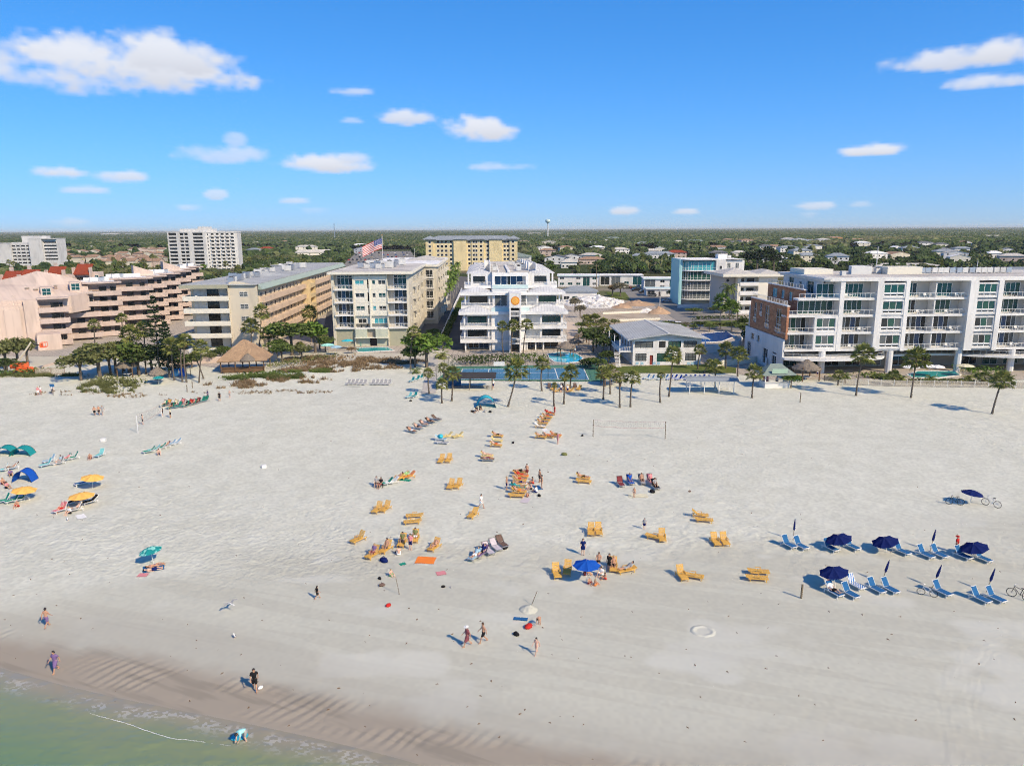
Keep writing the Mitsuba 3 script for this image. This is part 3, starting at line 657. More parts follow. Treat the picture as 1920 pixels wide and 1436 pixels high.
# ---------------------------------------------------------------- tiered white hotel in the middle, sun emblem on its stair tower
def hotel():
    H = Thing('tiered_hotel', 'white tiered beachfront building with stepped grey roofs and orange sun emblem on its tower', 'hotel', M=place(872, 657))
    W = 26.2
    def tier(z, u0, u1, v0, v1, mid, win_l, win_r, gl, gr, roof_h, back):
        """one storey: slab with white edge, rail, recessed walls, hipped grey roof"""
        H.add('floor_slab', boxes([((u0 - 1.2, v0 - 1.6, z - .75), (u1 + 1.2, v1, z))]), 'm_hotel')
        H.add('wall', boxes([((u0 + .6, v0 + 1.2, z), (u1 - .6, back, z + 3.3))]), 'm_hotelgrey')
        for (a, b), gg in ((win_l, gl), (win_r, gr)):
            window(H, a, b, v0 + 1.18, z + .55, z + 2.45, 3, glass=gg, frame='m_dark')
        for u in (u0 - .2, u1 - .25, win_l[1] + .35, win_r[0] - .7):
            H.box('column', (u, v0 - .9, z), (u + .4, v0 - .5, z + 3.3), 'm_hotel')
        baluster_rail(H, u0 - 1.15, win_l[1] + 1.8, v0 - 1.55, z); baluster_rail(H, win_r[0] - 5.0, u1 + 1.15, v0 - 1.55, z)
        baluster_rail(H, -(v0 + 6), -(v0 - 1.5), u0 - 1.15, z, L=left_face(0)); baluster_rail(H, v0 - 1.5, v0 + 6, -(u1 + 1.15), z, L=right_face(0))
    tier(3.0, 0, W, 0, 22, None, (.8, 5.9), (21.0, 26.0), 'g_dark', 'g_dark', 0, 30)
    tier(6.6, 0, W, 0, 22, None, (.8, 5.9), (21.0, 26.0), 'g_teal', 'g_teal', 0, 30)
    def eave(z, u0, u1, v0, v1, cutl, cutr, h):
        """white fascia below two grey hipped slopes either side of the tower terrace"""
        H.add('fascia', boxes([((u0 - 1.5, v0 - 1.9, z - .1), (u1 + 1.5, v1, z + .65))]), 'm_hotel')
        H.add('roof', hip_roof(u0 - 1.4, cutl, v0 - 1.8, v1 + 2, z + .67, h, 0), 'r_hotel'); H.add('roof', hip_roof(cutr, u1 + 1.4, v0 - 1.8, v1 + 2, z + .67, h, 0), 'r_hotel')
    eave(9.9, 0, W, 0, 5, 7.4, 16.6, 1.5)
    tier(11.5, .2, 26.0, 5.5, 22, None, (1.3, 6.2), (20.4, 25.2), 'g_dark', 'g_green', 0, 34)
    eave(14.55, .2, 26.0, 5.5, 10, 7.6, 17.2, 1.2)
    tier(16.6, 1.0, 24.6, 11.5, 26, None, (2.3, 5.6), (19.6, 23.0), 'g_dark', 'g_dark', 0, 80)
    # middle: terrace walls and the penthouse with blue glass
    H.add('terrace_wall', boxes([((7.2, -.9, 0), (12.2, 1.4, 10.2)), ((14.9, -.9, 0), (16.4, 1.4, 10.2))]), 'm_hotel')
    H.add('terrace_wall', boxes([((7.6, 4.6, 10.5), (12.0, 6.8, 16.2)), ((14.9, 4.6, 10.5), (17.0, 6.8, 16.2))]), 'm_hotel')
    window(H, 8.2, 11.6, 4.58, 11.4, 14.6, 2, glass='g_grey', frame='m_hotel'); window(H, 15.2, 16.8, 4.58, 11.4, 14.6, 1, glass='g_grey', frame='m_hotel')
    H.add('terrace_railing', boxes([((7.2, -1.0, 10.55), (12.0, -.9, 11.6)), ((14.9, -1.0, 10.55), (17.4, -.9, 11.6)), ((7.6, 4.4, 16.2), (17.4, 4.5, 17.2))]), 'm_lightteal')
    H.add('penthouse', boxes([((7.6, 9.5, 15.9), (8.3, 11.6, 20.1)), ((17.0, 9.5, 15.9), (17.7, 11.6, 20.1)), ((8.3, 9.5, 19.2), (17.0, 11.6, 20.1)), ((7.6, 11.6, 15.9), (17.7, 30, 20.1)), ((8.3, 9.5, 15.9), (17.0, 11.6, 16.6))]), 'm_hotel')
    for k, gg in enumerate(('g_blue', 'g_blue', 'g_dark', 'g_blue', 'g_blue')):
        a = 8.35 + k * 1.73 if k < 2 else 11.8 + (k - 2) * (1.0 if k == 2 else 1.73) - (0 if k < 3 else .73)
        b = a + (1.7 if k != 2 else .95)
        window(H, a, b, 11.55, 16.7, 19.2, 1, glass=gg, frame='m_hotel')
    H.box('floor_slab', (7.4, 4.4, 15.6), (17.6, 11.6, 16.0), 'm_hotel')
    H.add('roof', boxes([((7.4, 11.4, 20.1), (18.2, 80, 20.3))]), 'r_membrane')
    H.add('roof_ridge', boxes([((11.9, 10, 20.3), (12.6, 46, 20.75)), ((9.2, 12, 20.3), (9.6, 46, 20.6))]), 'm_hotel')
    # stepped wings behind, white fins between slopes
    for k in range(4):
        v = 18 + k * 12
        for s, (a, b) in enumerate(((1.2, 7.4), (18.2, 24.6))):
            H.add('roof', hip_roof(a - .8, b + (.2 if s == 0 else .8), v - 5, v + 7.5, 19.9, 1.0, 0), 'r_hotel')
            w = (5.4, 7.3) if s == 0 else (18.2, 20.4)
            H.add('fin_wall', boxes([((w[0], v + 1, 19.9), (w[0] + .35, v + 6.6, 22.6 - .2 * k)), ((w[1] - .3, v - 3, 19.9), (w[1], v + 6.6, 22.4 - .2 * k)), ((w[0], v + 6.2, 19.9), (w[1], v + 6.6, 22.2 - .2 * k))]), 'm_hotel')
    H.add('wing', boxes([((1.6, 30, 0), (24, 82, 19.8))]), 'm_hotel')
    for k in range(11):
        cooler(H, rng.uniform(13.5, 16.8), 14 + k * 4 + rng.uniform(0, 1.5), 20.3, 1.2)
    for k in range(4):
        cooler(H, rng.uniform(7.8, 8.6), 16 + k * 6, 20.3, 1.1)
    # stair tower with open landings and the emblem
    H.add('stair_tower', boxes([((11.9, -5, 0), (12.3, 3, 15.7)), ((14.6, -5, 0), (15.0, 3, 15.7)), ((11.9, -5, 11.9), (15.0, -4.6, 15.7)), ((11.9, 2.6, 0), (15.0, 3.0, 15.7)), ((11.9, -5, 15.4), (15.0, 3, 15.7))]), 'm_hotel')
    for z in (2.3, 3.6, 6.0, 7.5, 9.6, 10.9):
        H.box('landing', (12.3, -4.9, z), (14.6, 2.6, z + .22), 'm_hotelgrey')
    for z in (2.5, 6.2, 9.8):
        baluster_rail(H, 12.3, 14.6, -4.95, z, 1.0)
    disc = trimesh.creation.cylinder(1.0, .1, sections=32)
    R = trimesh.transformations.rotation_matrix(math.pi / 2, [1, 0, 0])
    def face_disc(r, d, n=40, wob=0, y=0):
        a = np.arange(n) * 2 * np.pi / n
        rr = r * (1 + wob * np.where(np.arange(n) % 2, 1, -1))
        return prism(np.column_stack([rr * np.cos(a), rr * np.sin(a)]), 0, d)
    e = H.add('sun_emblem', face_disc(1.12, .08, 48, .045).apply_transform(R).apply_translation([13.45, -5.0, 13.75]), 'm_orange_disc')
    H.add('disc', face_disc(.84, .06).apply_transform(R).apply_translation([13.45, -5.08, 13.75]), 'f_sun', under=e)
    swirl = [tube([(13.45 + q * math.cos(t * 5 + p), -5.15, 13.75 + q * math.sin(t * 5 + p)) for t in np.linspace(0, 1, 14) for q in [.15 + .55 * t]], .035, 5) for p in (0, 2.1, 4.2)]
    H.add('swirl', cat(*swirl), 'm_orange_disc', under=e)
    # ground floor: columns and blue glass doors
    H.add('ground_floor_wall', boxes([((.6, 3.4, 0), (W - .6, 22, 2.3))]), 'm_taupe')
    for u in (0, 6.6, 9.2, 16.6, 18.9, 21.0, 26.1):
        H.box('column', (u, -.8, 0), (u + .35, -.45, 2.3), 'm_hotel')
    for a, b, gg in ((.8, 3.6, 'g_dark'), (3.8, 6.4, 'g_blue'), (7.0, 9.0, 'g_blue'), (9.5, 11.6, 'g_dark'), (15.3, 16.5, 'g_blue'), (16.9, 18.8, 'g_blue'), (19.2, 21, 'g_blue'), (21.4, 25.6, 'g_dark')):
        window(H, a, b, 3.38, .1, 2.25, 2, glass=gg, frame='m_hotel', part='glass_door')
matte('m_orange_disc', (.70, .26, .035))
hotel()

# ---------------------------------------------------------------- beige block left of the driveway
def beige_block():
    B = Thing('beige_block', 'pale beige apartment block with glazed balconies and flat overhanging roof beside the driveway', 'apartment building', M=place(627, 650))
    SL = [5.3, 8.85, 12.4, 15.95]
    B.add('core', boxes([((.3, 1.8, 0), (21.2, 48, 19.9))]), 'm_beige')
    B.add('roof', boxes([((-.7, -1.6, 20.1), (22.6, 49, 20.75))]), 'm_ivory')
    B.add('roof_deck', boxes([((-.2, -1.0, 20.75), (22.0, 48, 20.8))]), 'r_membrane')
    B.add('wall', boxes([((0, -.1, 0), (.75, 1.9, 20.1)), ((20.75, -.1, 0), (21.4, 1.9, 20.1)), ((5.85, -.3, 0), (6.2, 1.9, 20.1)), ((15.2, -.3, 0), (15.5, 1.9, 20.1)), ((6.2, .2, 19.2), (15.2, 1.9, 20.1))]), 'm_beige')
    B.add('pilaster', boxes([((10.35, -.35, 5.0), (10.75, .25, 20.1))]), 'm_ivory')
    tops = SL[1:] + [20.1]
    for i, (z, t) in enumerate(zip(SL, tops)):
        for a, b in ((.75, 5.85), (15.5, 20.75)):
            B.box('floor_slab', (a, -.6, z - .3), (b, 1.9, z), 'm_trim')
            w = (1.3, 5.7) if a < 5 else (17.0, 20.6)
            window(B, w[0], w[1], 1.78, z + .05, t - .35, 4 if a < 5 else 3, glass=['g_dark', 'g_blue', 'g_dark', 'g_teal'] if i < 3 else ['g_dark', 'g_teal', 'g_teal', 'g_dark'], each=True, part='glass_door', rows=(.33,) if i < 3 else (.3, .8), t=.13)
            railing(B, a, b, -.55, z, 1.05, 6)
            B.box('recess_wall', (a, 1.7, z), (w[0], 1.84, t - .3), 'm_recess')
        # middle bay: two windows in each half with a dark slot between
        hz0, hz1 = z + 1.2, z + 2.45
        if i:
            ho = [(6.55, 9.0, hz0, hz1), (9.9, 10.33, z + .2, hz1 + .2), (11.2, 12.1, hz0, hz1), (12.9, 14.9, hz0, hz1)]
            wall_holes(B, 6.2, 15.2, z - .25, t - .55 if i == 3 else t - .28, -.1, .3, ho, 'm_ivory')
            for k, (a, b, c, e) in enumerate(ho):
                if k == 1: B.box('slot_panel', (a, .18, c), (b, .3, e), 'm_dark')  # near-black panel closing the narrow groove between the windows
                else: window(B, a, b, .15, c, e, 2 if b - a > 1.5 else 1, glass=['g_dark', 'g_teal', 'g_dark', 'g_aqua'][(i + k) % 4], frame='m_trim', rows=(.28,))
        else:
            wall_holes(B, 6.2, 15.2, z + 1.0, t - .28, .6, .3, [(6.9, 9.2, z + 1.1, z + 2.4), (11.4, 15.0, z + 1.0, z + 2.5)], 'm_ivory')
            window(B, 6.9, 9.2, .85, z + 1.1, z + 2.4, 2, glass='g_dark', frame='m_trim'); window(B, 11.4, 15.0, .85, z + 1.0, z + 2.5, 3, glass='g_aqua', frame='m_trim')
            B.box('floor_slab', (6.2, -.7, z - .3), (15.2, 1.9, z), 'm_trim')
            B.add('balcony_table', boxes([((7.2, -.2, z + .7), (8.6, .4, z + .78)), ((7.7, 0, z), (7.9, .2, z + .7)), ((9.2, -.2, z + .4), (9.8, .3, z + .5)), ((9.2, .25, z + .5), (9.8, .32, z + .95))]), 'm_dark')
    # lower floor
    B.add('lower_wall', boxes([((6.2, -.9, 2.6), (9.4, .6, 5.0)), ((11.8, -.9, 2.6), (15.2, .6, 5.0)), ((6.2, .3, 0), (9.9, .8, 2.6)), ((11.9, .3, 0), (15.2, .8, 2.6))]), 'm_sage_light')
    B.box('awning', (6.0, -1.4, 2.45), (15.4, .5, 2.6), 'm_ivory')
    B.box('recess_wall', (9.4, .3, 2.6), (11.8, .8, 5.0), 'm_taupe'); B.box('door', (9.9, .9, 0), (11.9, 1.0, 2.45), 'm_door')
    for a, b in ((.75, 5.85), (15.5, 20.75)):
        B.box('lower_wall', (a, .2, 0), (b, .8, 4.95), 'm_sage')
    # right side: sawtooth balconies running back
    L = right_face(21.4)
    B.add('side_wall', boxes([((21.0, 1.9, 0), (21.4, 48, 20.1))]), 'm_beige')
    for k in range(3):
        s = 9 + k * 13
        for z in SL:
            B.add('balcony', prism([(21.4, s), (21.4, s + 8), (22.9, s + 8)], z - .25, z + 1.0), 'm_beige')
            B.box('balcony_door', (21.2, s + 5.5, z + .02), (21.46, s + 9.5, z + 2.4), 'g_dark')
            window(B, s - 5, s - 3.4, -.02, z + 1.0, z + 2.2, 1, L, 'g_dark', 'm_trim')
    # rear block stands further right
    B.add('rear_block', boxes([((1.0, 49, 0), (26.0, 112, 19.6))]), 'm_beige')
    B.add('rear_roof', boxes([((.4, 48.4, 19.6), (26.8, 113, 20.4))]), 'm_ivory'); B.add('roof_deck', boxes([((1, 49.2, 20.4), (26.2, 112, 20.45))]), 'r_white')
    B.add('roof', hip_roof(12, 26.4, 80, 100, 20.45, 1.6, 0), 'r_pale')
    for z in (1.8, 5.3, 8.85, 12.4, 15.95):
        window(B, 22.2, 24.6, 48.95, z + .2, z + 2.7, 2, glass='g_dark', frame='m_trim'); railing(B, 21.9, 24.9, 48.4, z, 1.0, 4, glass=False)
        B.box('floor_slab', (21.8, 48.35, z - .2), (25.0, 49, z), 'm_trim')
        for k in range(4):
            s = 54 + k * 14
            B.add('balcony', prism([(26.0, s), (26.0, s + 8), (27.4, s + 8)], z - .25, z + 1.0), 'm_beige')
            B.box('balcony_door', (25.9, s + 5.5, z + .02), (26.06, s + 9.5, z + 2.4), 'g_dark')
    for k in range(15):
        cooler(B, rng.uniform(4, 15), rng.uniform(14, 44), 20.8, rng.uniform(1.0, 1.9))
    B.add('roof_screen', boxes([((5.0, 30, 20.8), (9.5, 34, 22.6)), ((11, 24, 20.8), (12.8, 27, 22.4))]), 'm_pale_grey')
matte('m_sage_light', worn((.50, .52, .42)))
beige_block()

# ---------------------------------------------------------------- long cream building
def cream_building():
    B = Thing('cream_building', 'long cream building with green roof fascia, deep front balconies and banded side galleries', 'apartment building', M=place(489, 656, 2.7))
    B.add('core', boxes([((-18.4, 2.6, 0), (-.2, 130, 17.0))]), 'm_cream')
    # left half: open balconies with solid parapets
    for z in (0.6, 4.1, 7.4, 10.8, 14.1):
        B.box('floor_slab', (-19.2, -1.3, z - .45), (-7.1, 2.7, z - .1), 'm_ivory')
        if z > 1: B.add('parapet', boxes([((-19.2, -1.4, z - .5), (-7.1, -1.15, z + .75)), ((-19.25, -1.15, z - .5), (-19.0, 4, z + .75))]), 'm_ivory')
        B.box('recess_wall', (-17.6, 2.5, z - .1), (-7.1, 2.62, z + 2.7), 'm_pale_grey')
        window(B, -14.0, -10.9, 2.45, z + .1, z + 2.3, 2, glass='g_dark', frame='m_dark', part='glass_door'); window(B, -8.6, -7.3, 2.45, z + .1, z + 2.3, 1, glass='g_dark', frame='m_dark', part='glass_door')
        B.box('divider', (-7.3, -1.1, z), (-7.05, 2.6, z + 2.85), 'm_cream')
    B.add('base_wall', boxes([((-19, -1.2, 0), (-7.1, -1.0, .6))]), 'm_trim')
    B.add('balcony_chairs', boxes([((-16.4, 0, 14.1), (-15.8, .6, 15.0)), ((-9.8, .2, 14.1), (-9.2, .7, 15.0))]), 'm_stone')
    # right half: solid end wall with a rounded top corner and small windows
    prof = [(-7.05, 0), (.4, 0), (.4, 17.3)] + [(.4 - 7.4 * t, 17.3 + 1.5 * math.sin(t * math.pi / 2) ** .8) for t in np.linspace(.1, .85, 8)] + [(-6.9, 18.4), (-7.05, 17.6)]
    ew = prism(prof, 0, .5)
    v = ew.vertices.copy()
    ew2 = mesh_of(np.column_stack([v[:, 0], .6 - v[:, 2] - .9, v[:, 1]]), ew.faces); ew2.fix_normals()
    B.add('end_wall', ew2, 'm_cream')
    for z in (5.2, 8.6, 11.9, 15.2, 1.6):
        window(B, -4.3, -2.1, -.78, z - .55, z + .75, 2, glass='g_grey', frame='m_pale_grey', rows=(.5,))
    # roof: grey deck, green mansard fascia
    B.add('roof', boxes([((-19.6, -1.6, 17.75), (.4, 131, 17.95))]), 'r_metal')
    B.add('fascia', boxes([((-19.6, -1.8, 16.9), (-7.0, -1.4, 17.9)), ((-19.8, -1.6, 16.9), (-19.4, 131, 17.9))]), 'm_sage')
    fs = [(.2, 17.95), (1.4, 16.5), (1.4, 16.3), (.2, 16.3)]
    V = [(a, v, b) for v in (1.0, 131) for a, b in fs]
    fm = mesh_of(V, [(0, 4, 5), (0, 5, 1), (1, 5, 6), (1, 6, 2), (2, 6, 7), (2, 7, 3), (0, 1, 2), (0, 2, 3), (4, 6, 5), (4, 7, 6)]); fm.fix_normals()
    B.add('fascia', fm, 'm_teal_fascia')
    # galleries along the side: slab bands, doors and windows behind
    L = right_face(.9)
    for z in (13.6, 10.2, 6.9, 3.6):
        B.add('gallery_band', boxes([((-.2, 3.0, z - .9), (1.3, 53, z + .55)), ((-.2, 62, z - .9), (1.3, 129, z + .55))]), 'm_pinkcream')
        B.add('gallery_floor', boxes([((-.2, 3.0, z - .95), (1.2, 129, z - .7))]), 'm_ivory')
    for z in (13.6, 10.2, 6.9, 3.6, .4):
        for k in range(26):
            s = 4.0 + k * 4.7
            if 51 < s < 63: continue
            B.box('door' if k % 2 else 'gallery_window', (-.22, s, z - .7 if k % 2 else z - .1), (-.1, s + (1.0 if k % 2 else 1.9), z + 1.6), 'g_dark' if k % 2 else 'g_grey', label=None)
    B.box('stair_pier', (-.3, 53.2, 0), (2.6, 53.6, 15.2), 'm_paleyellow_soft'); B.box('stair_pier', (-.3, 61.4, 0), (2.6, 61.8, 15.2), 'm_paleyellow_soft')
    for z in (13.6, 10.2, 6.9, 3.6):
        B.box('stair_bay', (-.2, 53.6, z - .9), (2.7, 61.4, z + .45), 'm_paleyellow_soft')
        B.add('stair_flight', boxes([((.2 , 54.5 + k * .55, z - .9 - 2.0 + k * .2), (1.2, 55.05 + k * .55, z - .75 - 2.0 + k * .2)) for k in range(10)]), 'm_stone')
    for k in range(22):
        cooler(B, rng.uniform(-16, -8), 5 + k * 4.2 + rng.uniform(-1, 1), 17.95, rng.uniform(1.1, 1.9))
    B.add('roof_hump', hip_roof(-17, -4, 36, 46, 17.95, 1.2, 0), 'r_metal')
matte('m_pinkcream', worn((.66, .52, .40))); matte('m_paleyellow_soft', worn((.62, .50, .30)))
cream_building()

# ---------------------------------------------------------------- pink stepped condominium at the left
PINK_DEG = 33.0
def pink_condo():
    B = Thing('pink_condominium', 'pink stepped condominium whose staggered balcony bays climb back from the beach at the left', 'apartment building')
    FH, a_ = 3.1, math.radians(PINK_DEG)
    uu, vv = np.array([math.cos(a_), math.sin(a_), 0]), np.array([-math.sin(a_), math.cos(a_), 0])
    units = [(75, 128, 206, 13.8, 4), (113, 186, 216, 14.2, 4), (164, 230, 224, 16.8, 5), (208, 290, 236, 17.2, 5), (262, 316, 249, 17.2, 5), (290, 342, 263, 17.2, 5), (318, 362, 279, 17.2, 5), (340, 372, 296, 17.2, 5), (356, 386, 314, 17.2, 5)]
    for n, (pa, pb, y, top, nf) in enumerate(units):
        o = at_dist(pa, 590, y); o[2] = 0
        d = ray(pb, 590)
        w = float(((EYE + d * (((o - EYE) @ vv) / (d @ vv))) - o) @ uu)
        L = M4(o, PINK_DEG)
        B.add('wing', boxes([((0, 1.8, 0), (w - .8, 16, top - .4))]), 'm_pink', L)
        z0 = top - .7 - nf * FH
        for k in range(-1 if n < 3 else 0, nf):
            z = z0 + k * FH
            B.add('balcony_parapet', boxes([((-.2, -.25, z - .35), (w + .4, 0, z + 1.1)), ((w + .15, 0, z - .35), (w + .4, 2.4, z + 1.1)), ((-.2, 0, z - .35), (.05, 2.4, z + 1.1))]), 'm_pink_parapet', L)
            B.box('floor_slab', (0, 0, z - .32), (w + .15, 1.82, z - .08), 'm_pink_parapet', L)
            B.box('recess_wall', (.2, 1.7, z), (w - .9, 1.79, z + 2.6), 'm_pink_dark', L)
            B.box('balcony_door', (w * .42, 1.6, z), (w * .42 + 2.0, 1.69, z + 2.3), 'g_dark', L); B.box('balcony_window', (w * .74, 1.6, z + .5), (min(w - 1, w * .74 + 1.5), 1.69, z + 2.2), 'g_dark', L)
        B.add('roof_edge', boxes([((-.4, -.6, top - .4), (w + .6, 2.6, top))]), 'm_pink_parapet', L); B.add('roof_deck', boxes([((0, 2.6, top - .4), (w - .8, 16, top - .05))]), 'r_white', L)
        if n > 1:
            B.add('roof_screen', boxes([((.5, 9, top), (w - 2, 9.3, top + 1.0)), ((2, 5, top), (4.2, 7.4, top + 1.2))]), 'm_trim', L)
            for q in range(2): 
                x, y_ = rng.uniform(1, w - 3), rng.uniform(4, 8)
                k = B.add('rooftop_cooler', boxes([((x, y_, top + .1), (x + 1.1, y_ + 1.1, top + 1.2)), ((x + .1, y_ + .1, top - .05), (x + .3, y_ + .3, top + .1))]), 'm_steel', L); B.post('fan_hood', (x + .55, y_ + .55, top + 1.2), .4, .12, 'm_dark', k, L)
        if n in (4, 6):
            P8 = [(0, 4, top - .4), (6, 4, top - .4), (6, 10, top - .4), (0, 10, top - .4), (0, 4, top + 3.4), (6, 4, top + 1.2), (6, 10, top + 1.2), (0, 10, top + 3.4)]
            B.add('penthouse', mesh_of(P8, [(0, 1, 5), (0, 5, 4), (1, 2, 6), (1, 6, 5), (2, 3, 7), (2, 7, 6), (3, 0, 4), (3, 4, 7), (4, 5, 6), (4, 6, 7)]), 'm_pink', L)
        if n == 0: L0 = L
        if n == 1: L1 = L
    # end block: big plain wall with a raised frame, stair pier, sloping roof behind
    B.add('end_wall', boxes([((-30, 1.2, 0), (0, 8, 12.6)), ((-3.6, -.4, 0), (-.25, 1.2, 13.5)), ((-9.4, .3, 0), (-3.6, 1.2, 11.9)), ((-8.3, -.2, 0), (-4.6, .3, 11.2)), ((-30, .2, 0), (-9.4, 1.2, 12.2))]), 'm_pink', L0)
    slope = [(-30, 2, 12.8), (-.2, 2, 13.5), (8.0, 2.4, 13.9), (13, 9, 14.3), (13.5, 17, 16.6), (6.5, 17.2, 19.3), (.8, 17.2, 20.6), (-3, 17.4, 19.4), (-12, 17.4, 17.6), (-30, 17, 17.2)]
    V = np.array(slope + [(0, 10, 16.6)]); m_ = len(slope)
    Fc = [(k, (k + 1) % m_, m_) for k in range(m_)]
    V = np.vstack([V, [(x, y, 9.0) for x, y, _ in slope]])
    for k in range(m_):
        n = (k + 1) % m_; Fc += [(m_ + 1 + k, m_ + 1 + n, n), (m_ + 1 + k, n, k)]
    B.add('roof_slope', mesh_of(V, Fc), 'm_pink', L0)
    for u, v, z in ((1.2, 4.0, 14.3), (8.6, 7.4, 15.2)):
        d = B.add('dormer', boxes([((u - .3, v, z - 1.8), (u + 2.5, v + 5, z + 2.2))]), 'm_pink', L0)
        window(B, u, u + 2.2, v - .02, z - .1, z + 1.9, 2, L0, 'g_teal', 'm_pale_grey', (.5,))
    for u, v, z in ((-10, 6, 14.4), (-2.6, 8, 15.6), (-.6, 7, 15.2), (4.4, 8.4, 15.9), (-6, 4.5, 13.6)):
        k = B.add('roof_vent', boxes([((u, v, z - .9), (u + .8, v + .8, z + .6))]), 'm_pink_dark', L0); B.box('vent_cap', (u - .15, v - .15, z + .6), (u + .95, v + .95, z + .75), 'm_taupe', L0, k)
    B.add('annex', boxes([((-1.5, -7, 0), (4.2, -.6, 4.4))]), 'm_pink', L0)
pink_condo()
def mansard_row():
    for k, (px, py) in enumerate(((18, 520), (52, 517), (102, 511), (153, 506))):
        o = at_dist(px, py, 255 + k * 6)
        h = o[2]
        s = .62; B = Thing('pink_house', f'pink house with dark red sloping roof, {ORD[k]} from left above the pink condominium', 'house', 'red roofed pink houses', M=M4((o[0], o[1], 0), 2, (s, s, 1)))
        B.add('wall', boxes([((-6.5, 1.5, 0), (6.5, 12, h - 1.0)), ((4.6, -1.0, 0), (5.2, 2, h + .9)), ((-5.2, -1.0, 0), (-4.6, 2, h + .9)), ((-4.6, .8, 0), (4.6, 1.5, h - .9))]), 'm_pink')
        V = [(-4.6, -1.2, h - 1.5), (4.6, -1.2, h - 1.5), (4.6, 5, h + 2.0), (-4.6, 5, h + 2.0), (-4.6, -1.2, h - 1.8), (4.6, -1.2, h - 1.8), (4.6, 5, h + 1.7), (-4.6, 5, h + 1.7)]
        B.add('roof', mesh_of(V, [(0, 1, 2), (0, 2, 3), (4, 6, 5), (4, 7, 6), (0, 4, 5), (0, 5, 1), (1, 5, 6), (1, 6, 2), (2, 6, 7), (2, 7, 3), (3, 7, 4), (3, 4, 0)]), 'r_red')
        window(B, -3.8, 3.8, .75, h - 5.2, h - 2.6, 4, glass='g_dark', frame='m_pink_dark'); window(B, 6.6, 8.6, 1.45, h - 4.6, h - 2.0, 2, glass='g_teal', frame='m_trim', rows=(.5,))
        B.add('terrace', boxes([((6.5, -.5, 0), (9.5, 3, h - 3.2)), ((6.0, 1.5, h - 5.2), (9.2, 4, h - 1.2))]), 'm_pink')
        B.box('chimney', (-4, 7, h), (-2.4, 8.4, h + 3.2), 'm_pink')
mansard_row()

# ---------------------------------------------------------------- two storey motel with grey roof
def motel():
    B = Thing('beach_motel', 'white two storey motel with a low grey metal roof facing the beach', 'motel', M=place(1186, 685))
    W, D = 16.4, 24.0
    ho2 = [(.4, 4.8, 4.2, 5.75), (6.2, 7.8, 4.2, 5.75), (8.4, 11.5, 4.2, 5.75), (12.1, 15.4, 4.2, 5.75)]
    ho1 = [(.6, 3.3, 1.0, 2.85), (4.1, 4.9, .1, 2.4), (5.8, 9.6, .8, 2.85), (10.7, 11.4, .1, 2.4), (12.6, 15.3, 1.0, 2.85)]
    wall_holes(B, 0, W, 0, 6.5, 0, .3, ho2 + ho1, 'm_white')
    B.add('core', gable_wall(0.05, W - .05, .3, D, 0, 6.5, 1.0), 'm_white')
    for i, (a, b, c, e) in enumerate(ho2 + ho1):
        if b - a < 1: B.box('door', (a, .2, c), (b, .29, e), 'm_doorred' if i == 5 else 'm_door')
        else: window(B, a, b, .22, c, e, 3 if b - a > 2 else 2, glass=['g_grey', 'g_dark', 'g_green', 'g_grey'][i % 4], frame='m_dark', rows=(.5,), each=b - a > 2)
    rf = gable_roof(0, W, 0, D, 6.45, 1.35, 1.5)
    B.add('roof', rf, 'r_metal')
    B.box('roof_ridge', (W / 2 - .25, -1.5, 7.72), (W / 2 + .25, D + 1.5, 7.88), 'm_pale_grey')
    B.add('fascia', boxes([((-1.55, -1.6, 6.1), (-1.45, D + 1.5, 6.4)), ((W + 1.45, -1.6, 6.1), (W + 1.55, D + 1.5, 6.4))]), 'm_trim')
    B.box('string_course', (-.05, -.06, 3.3), (W + .05, -.01, 3.5), 'm_trim')
    # left gallery with its stair
    B.box('gallery', (-3.2, .5, 3.1), (0, D, 3.35), 'm_trim')
    baluster_rail(B, -D, -.5, -3.2, 3.35, 1.0, .5, left_face(0)); baluster_rail(B, -3.2, 0, .5, 3.35, 1.0, .4)
    for y in (.6, 8, 16, 23): B.box('gallery_post', (-3.15, y, 0), (-2.95, y + .2, 6.2), 'm_trim')
    st = [((-4.6 + .0, -3.4 + k * .33, .3 + k * .28), (-3.3, -3.05 + k * .33, .38 + k * .28)) for k in range(11)]
    B.add('outside_stair', boxes(st), 'm_stone')
    for k in range(6):
        B.box('gallery_door', (-.08, 2 + k * 3.6, 3.4), (-.02, 2.9 + k * 3.6, 5.5), 'm_pink_dark')
motel()
for n, (px, lab) in enumerate(((1194, 'left of the red door'), (1203, 'right beside the red door'), (1226, 'under the middle window'), (1234, 'between the middle window and the second door'), (1290, 'under the right window'), (1297, 'at the right corner'))):
    t = Thing('patio_chair', f'light blue patio chair of the white motel, {lab}', 'chair', 'patio chairs before the motel', M=M4(g(px, 686), 180))
    t.add('seat', boxes([((-.35, -.3, .36), (.35, .35, .42))]), 'f_lightblue'); t.add('backrest', boxes([((-.35, .3, .42), (.35, .38, 1.0))]), 'f_lightblue')
    for x in (-.33, .27):
        for y in (-.28, .28): t.box('leg', (x, y, 0), (x + .06, y + .06, .36), 'm_trim')
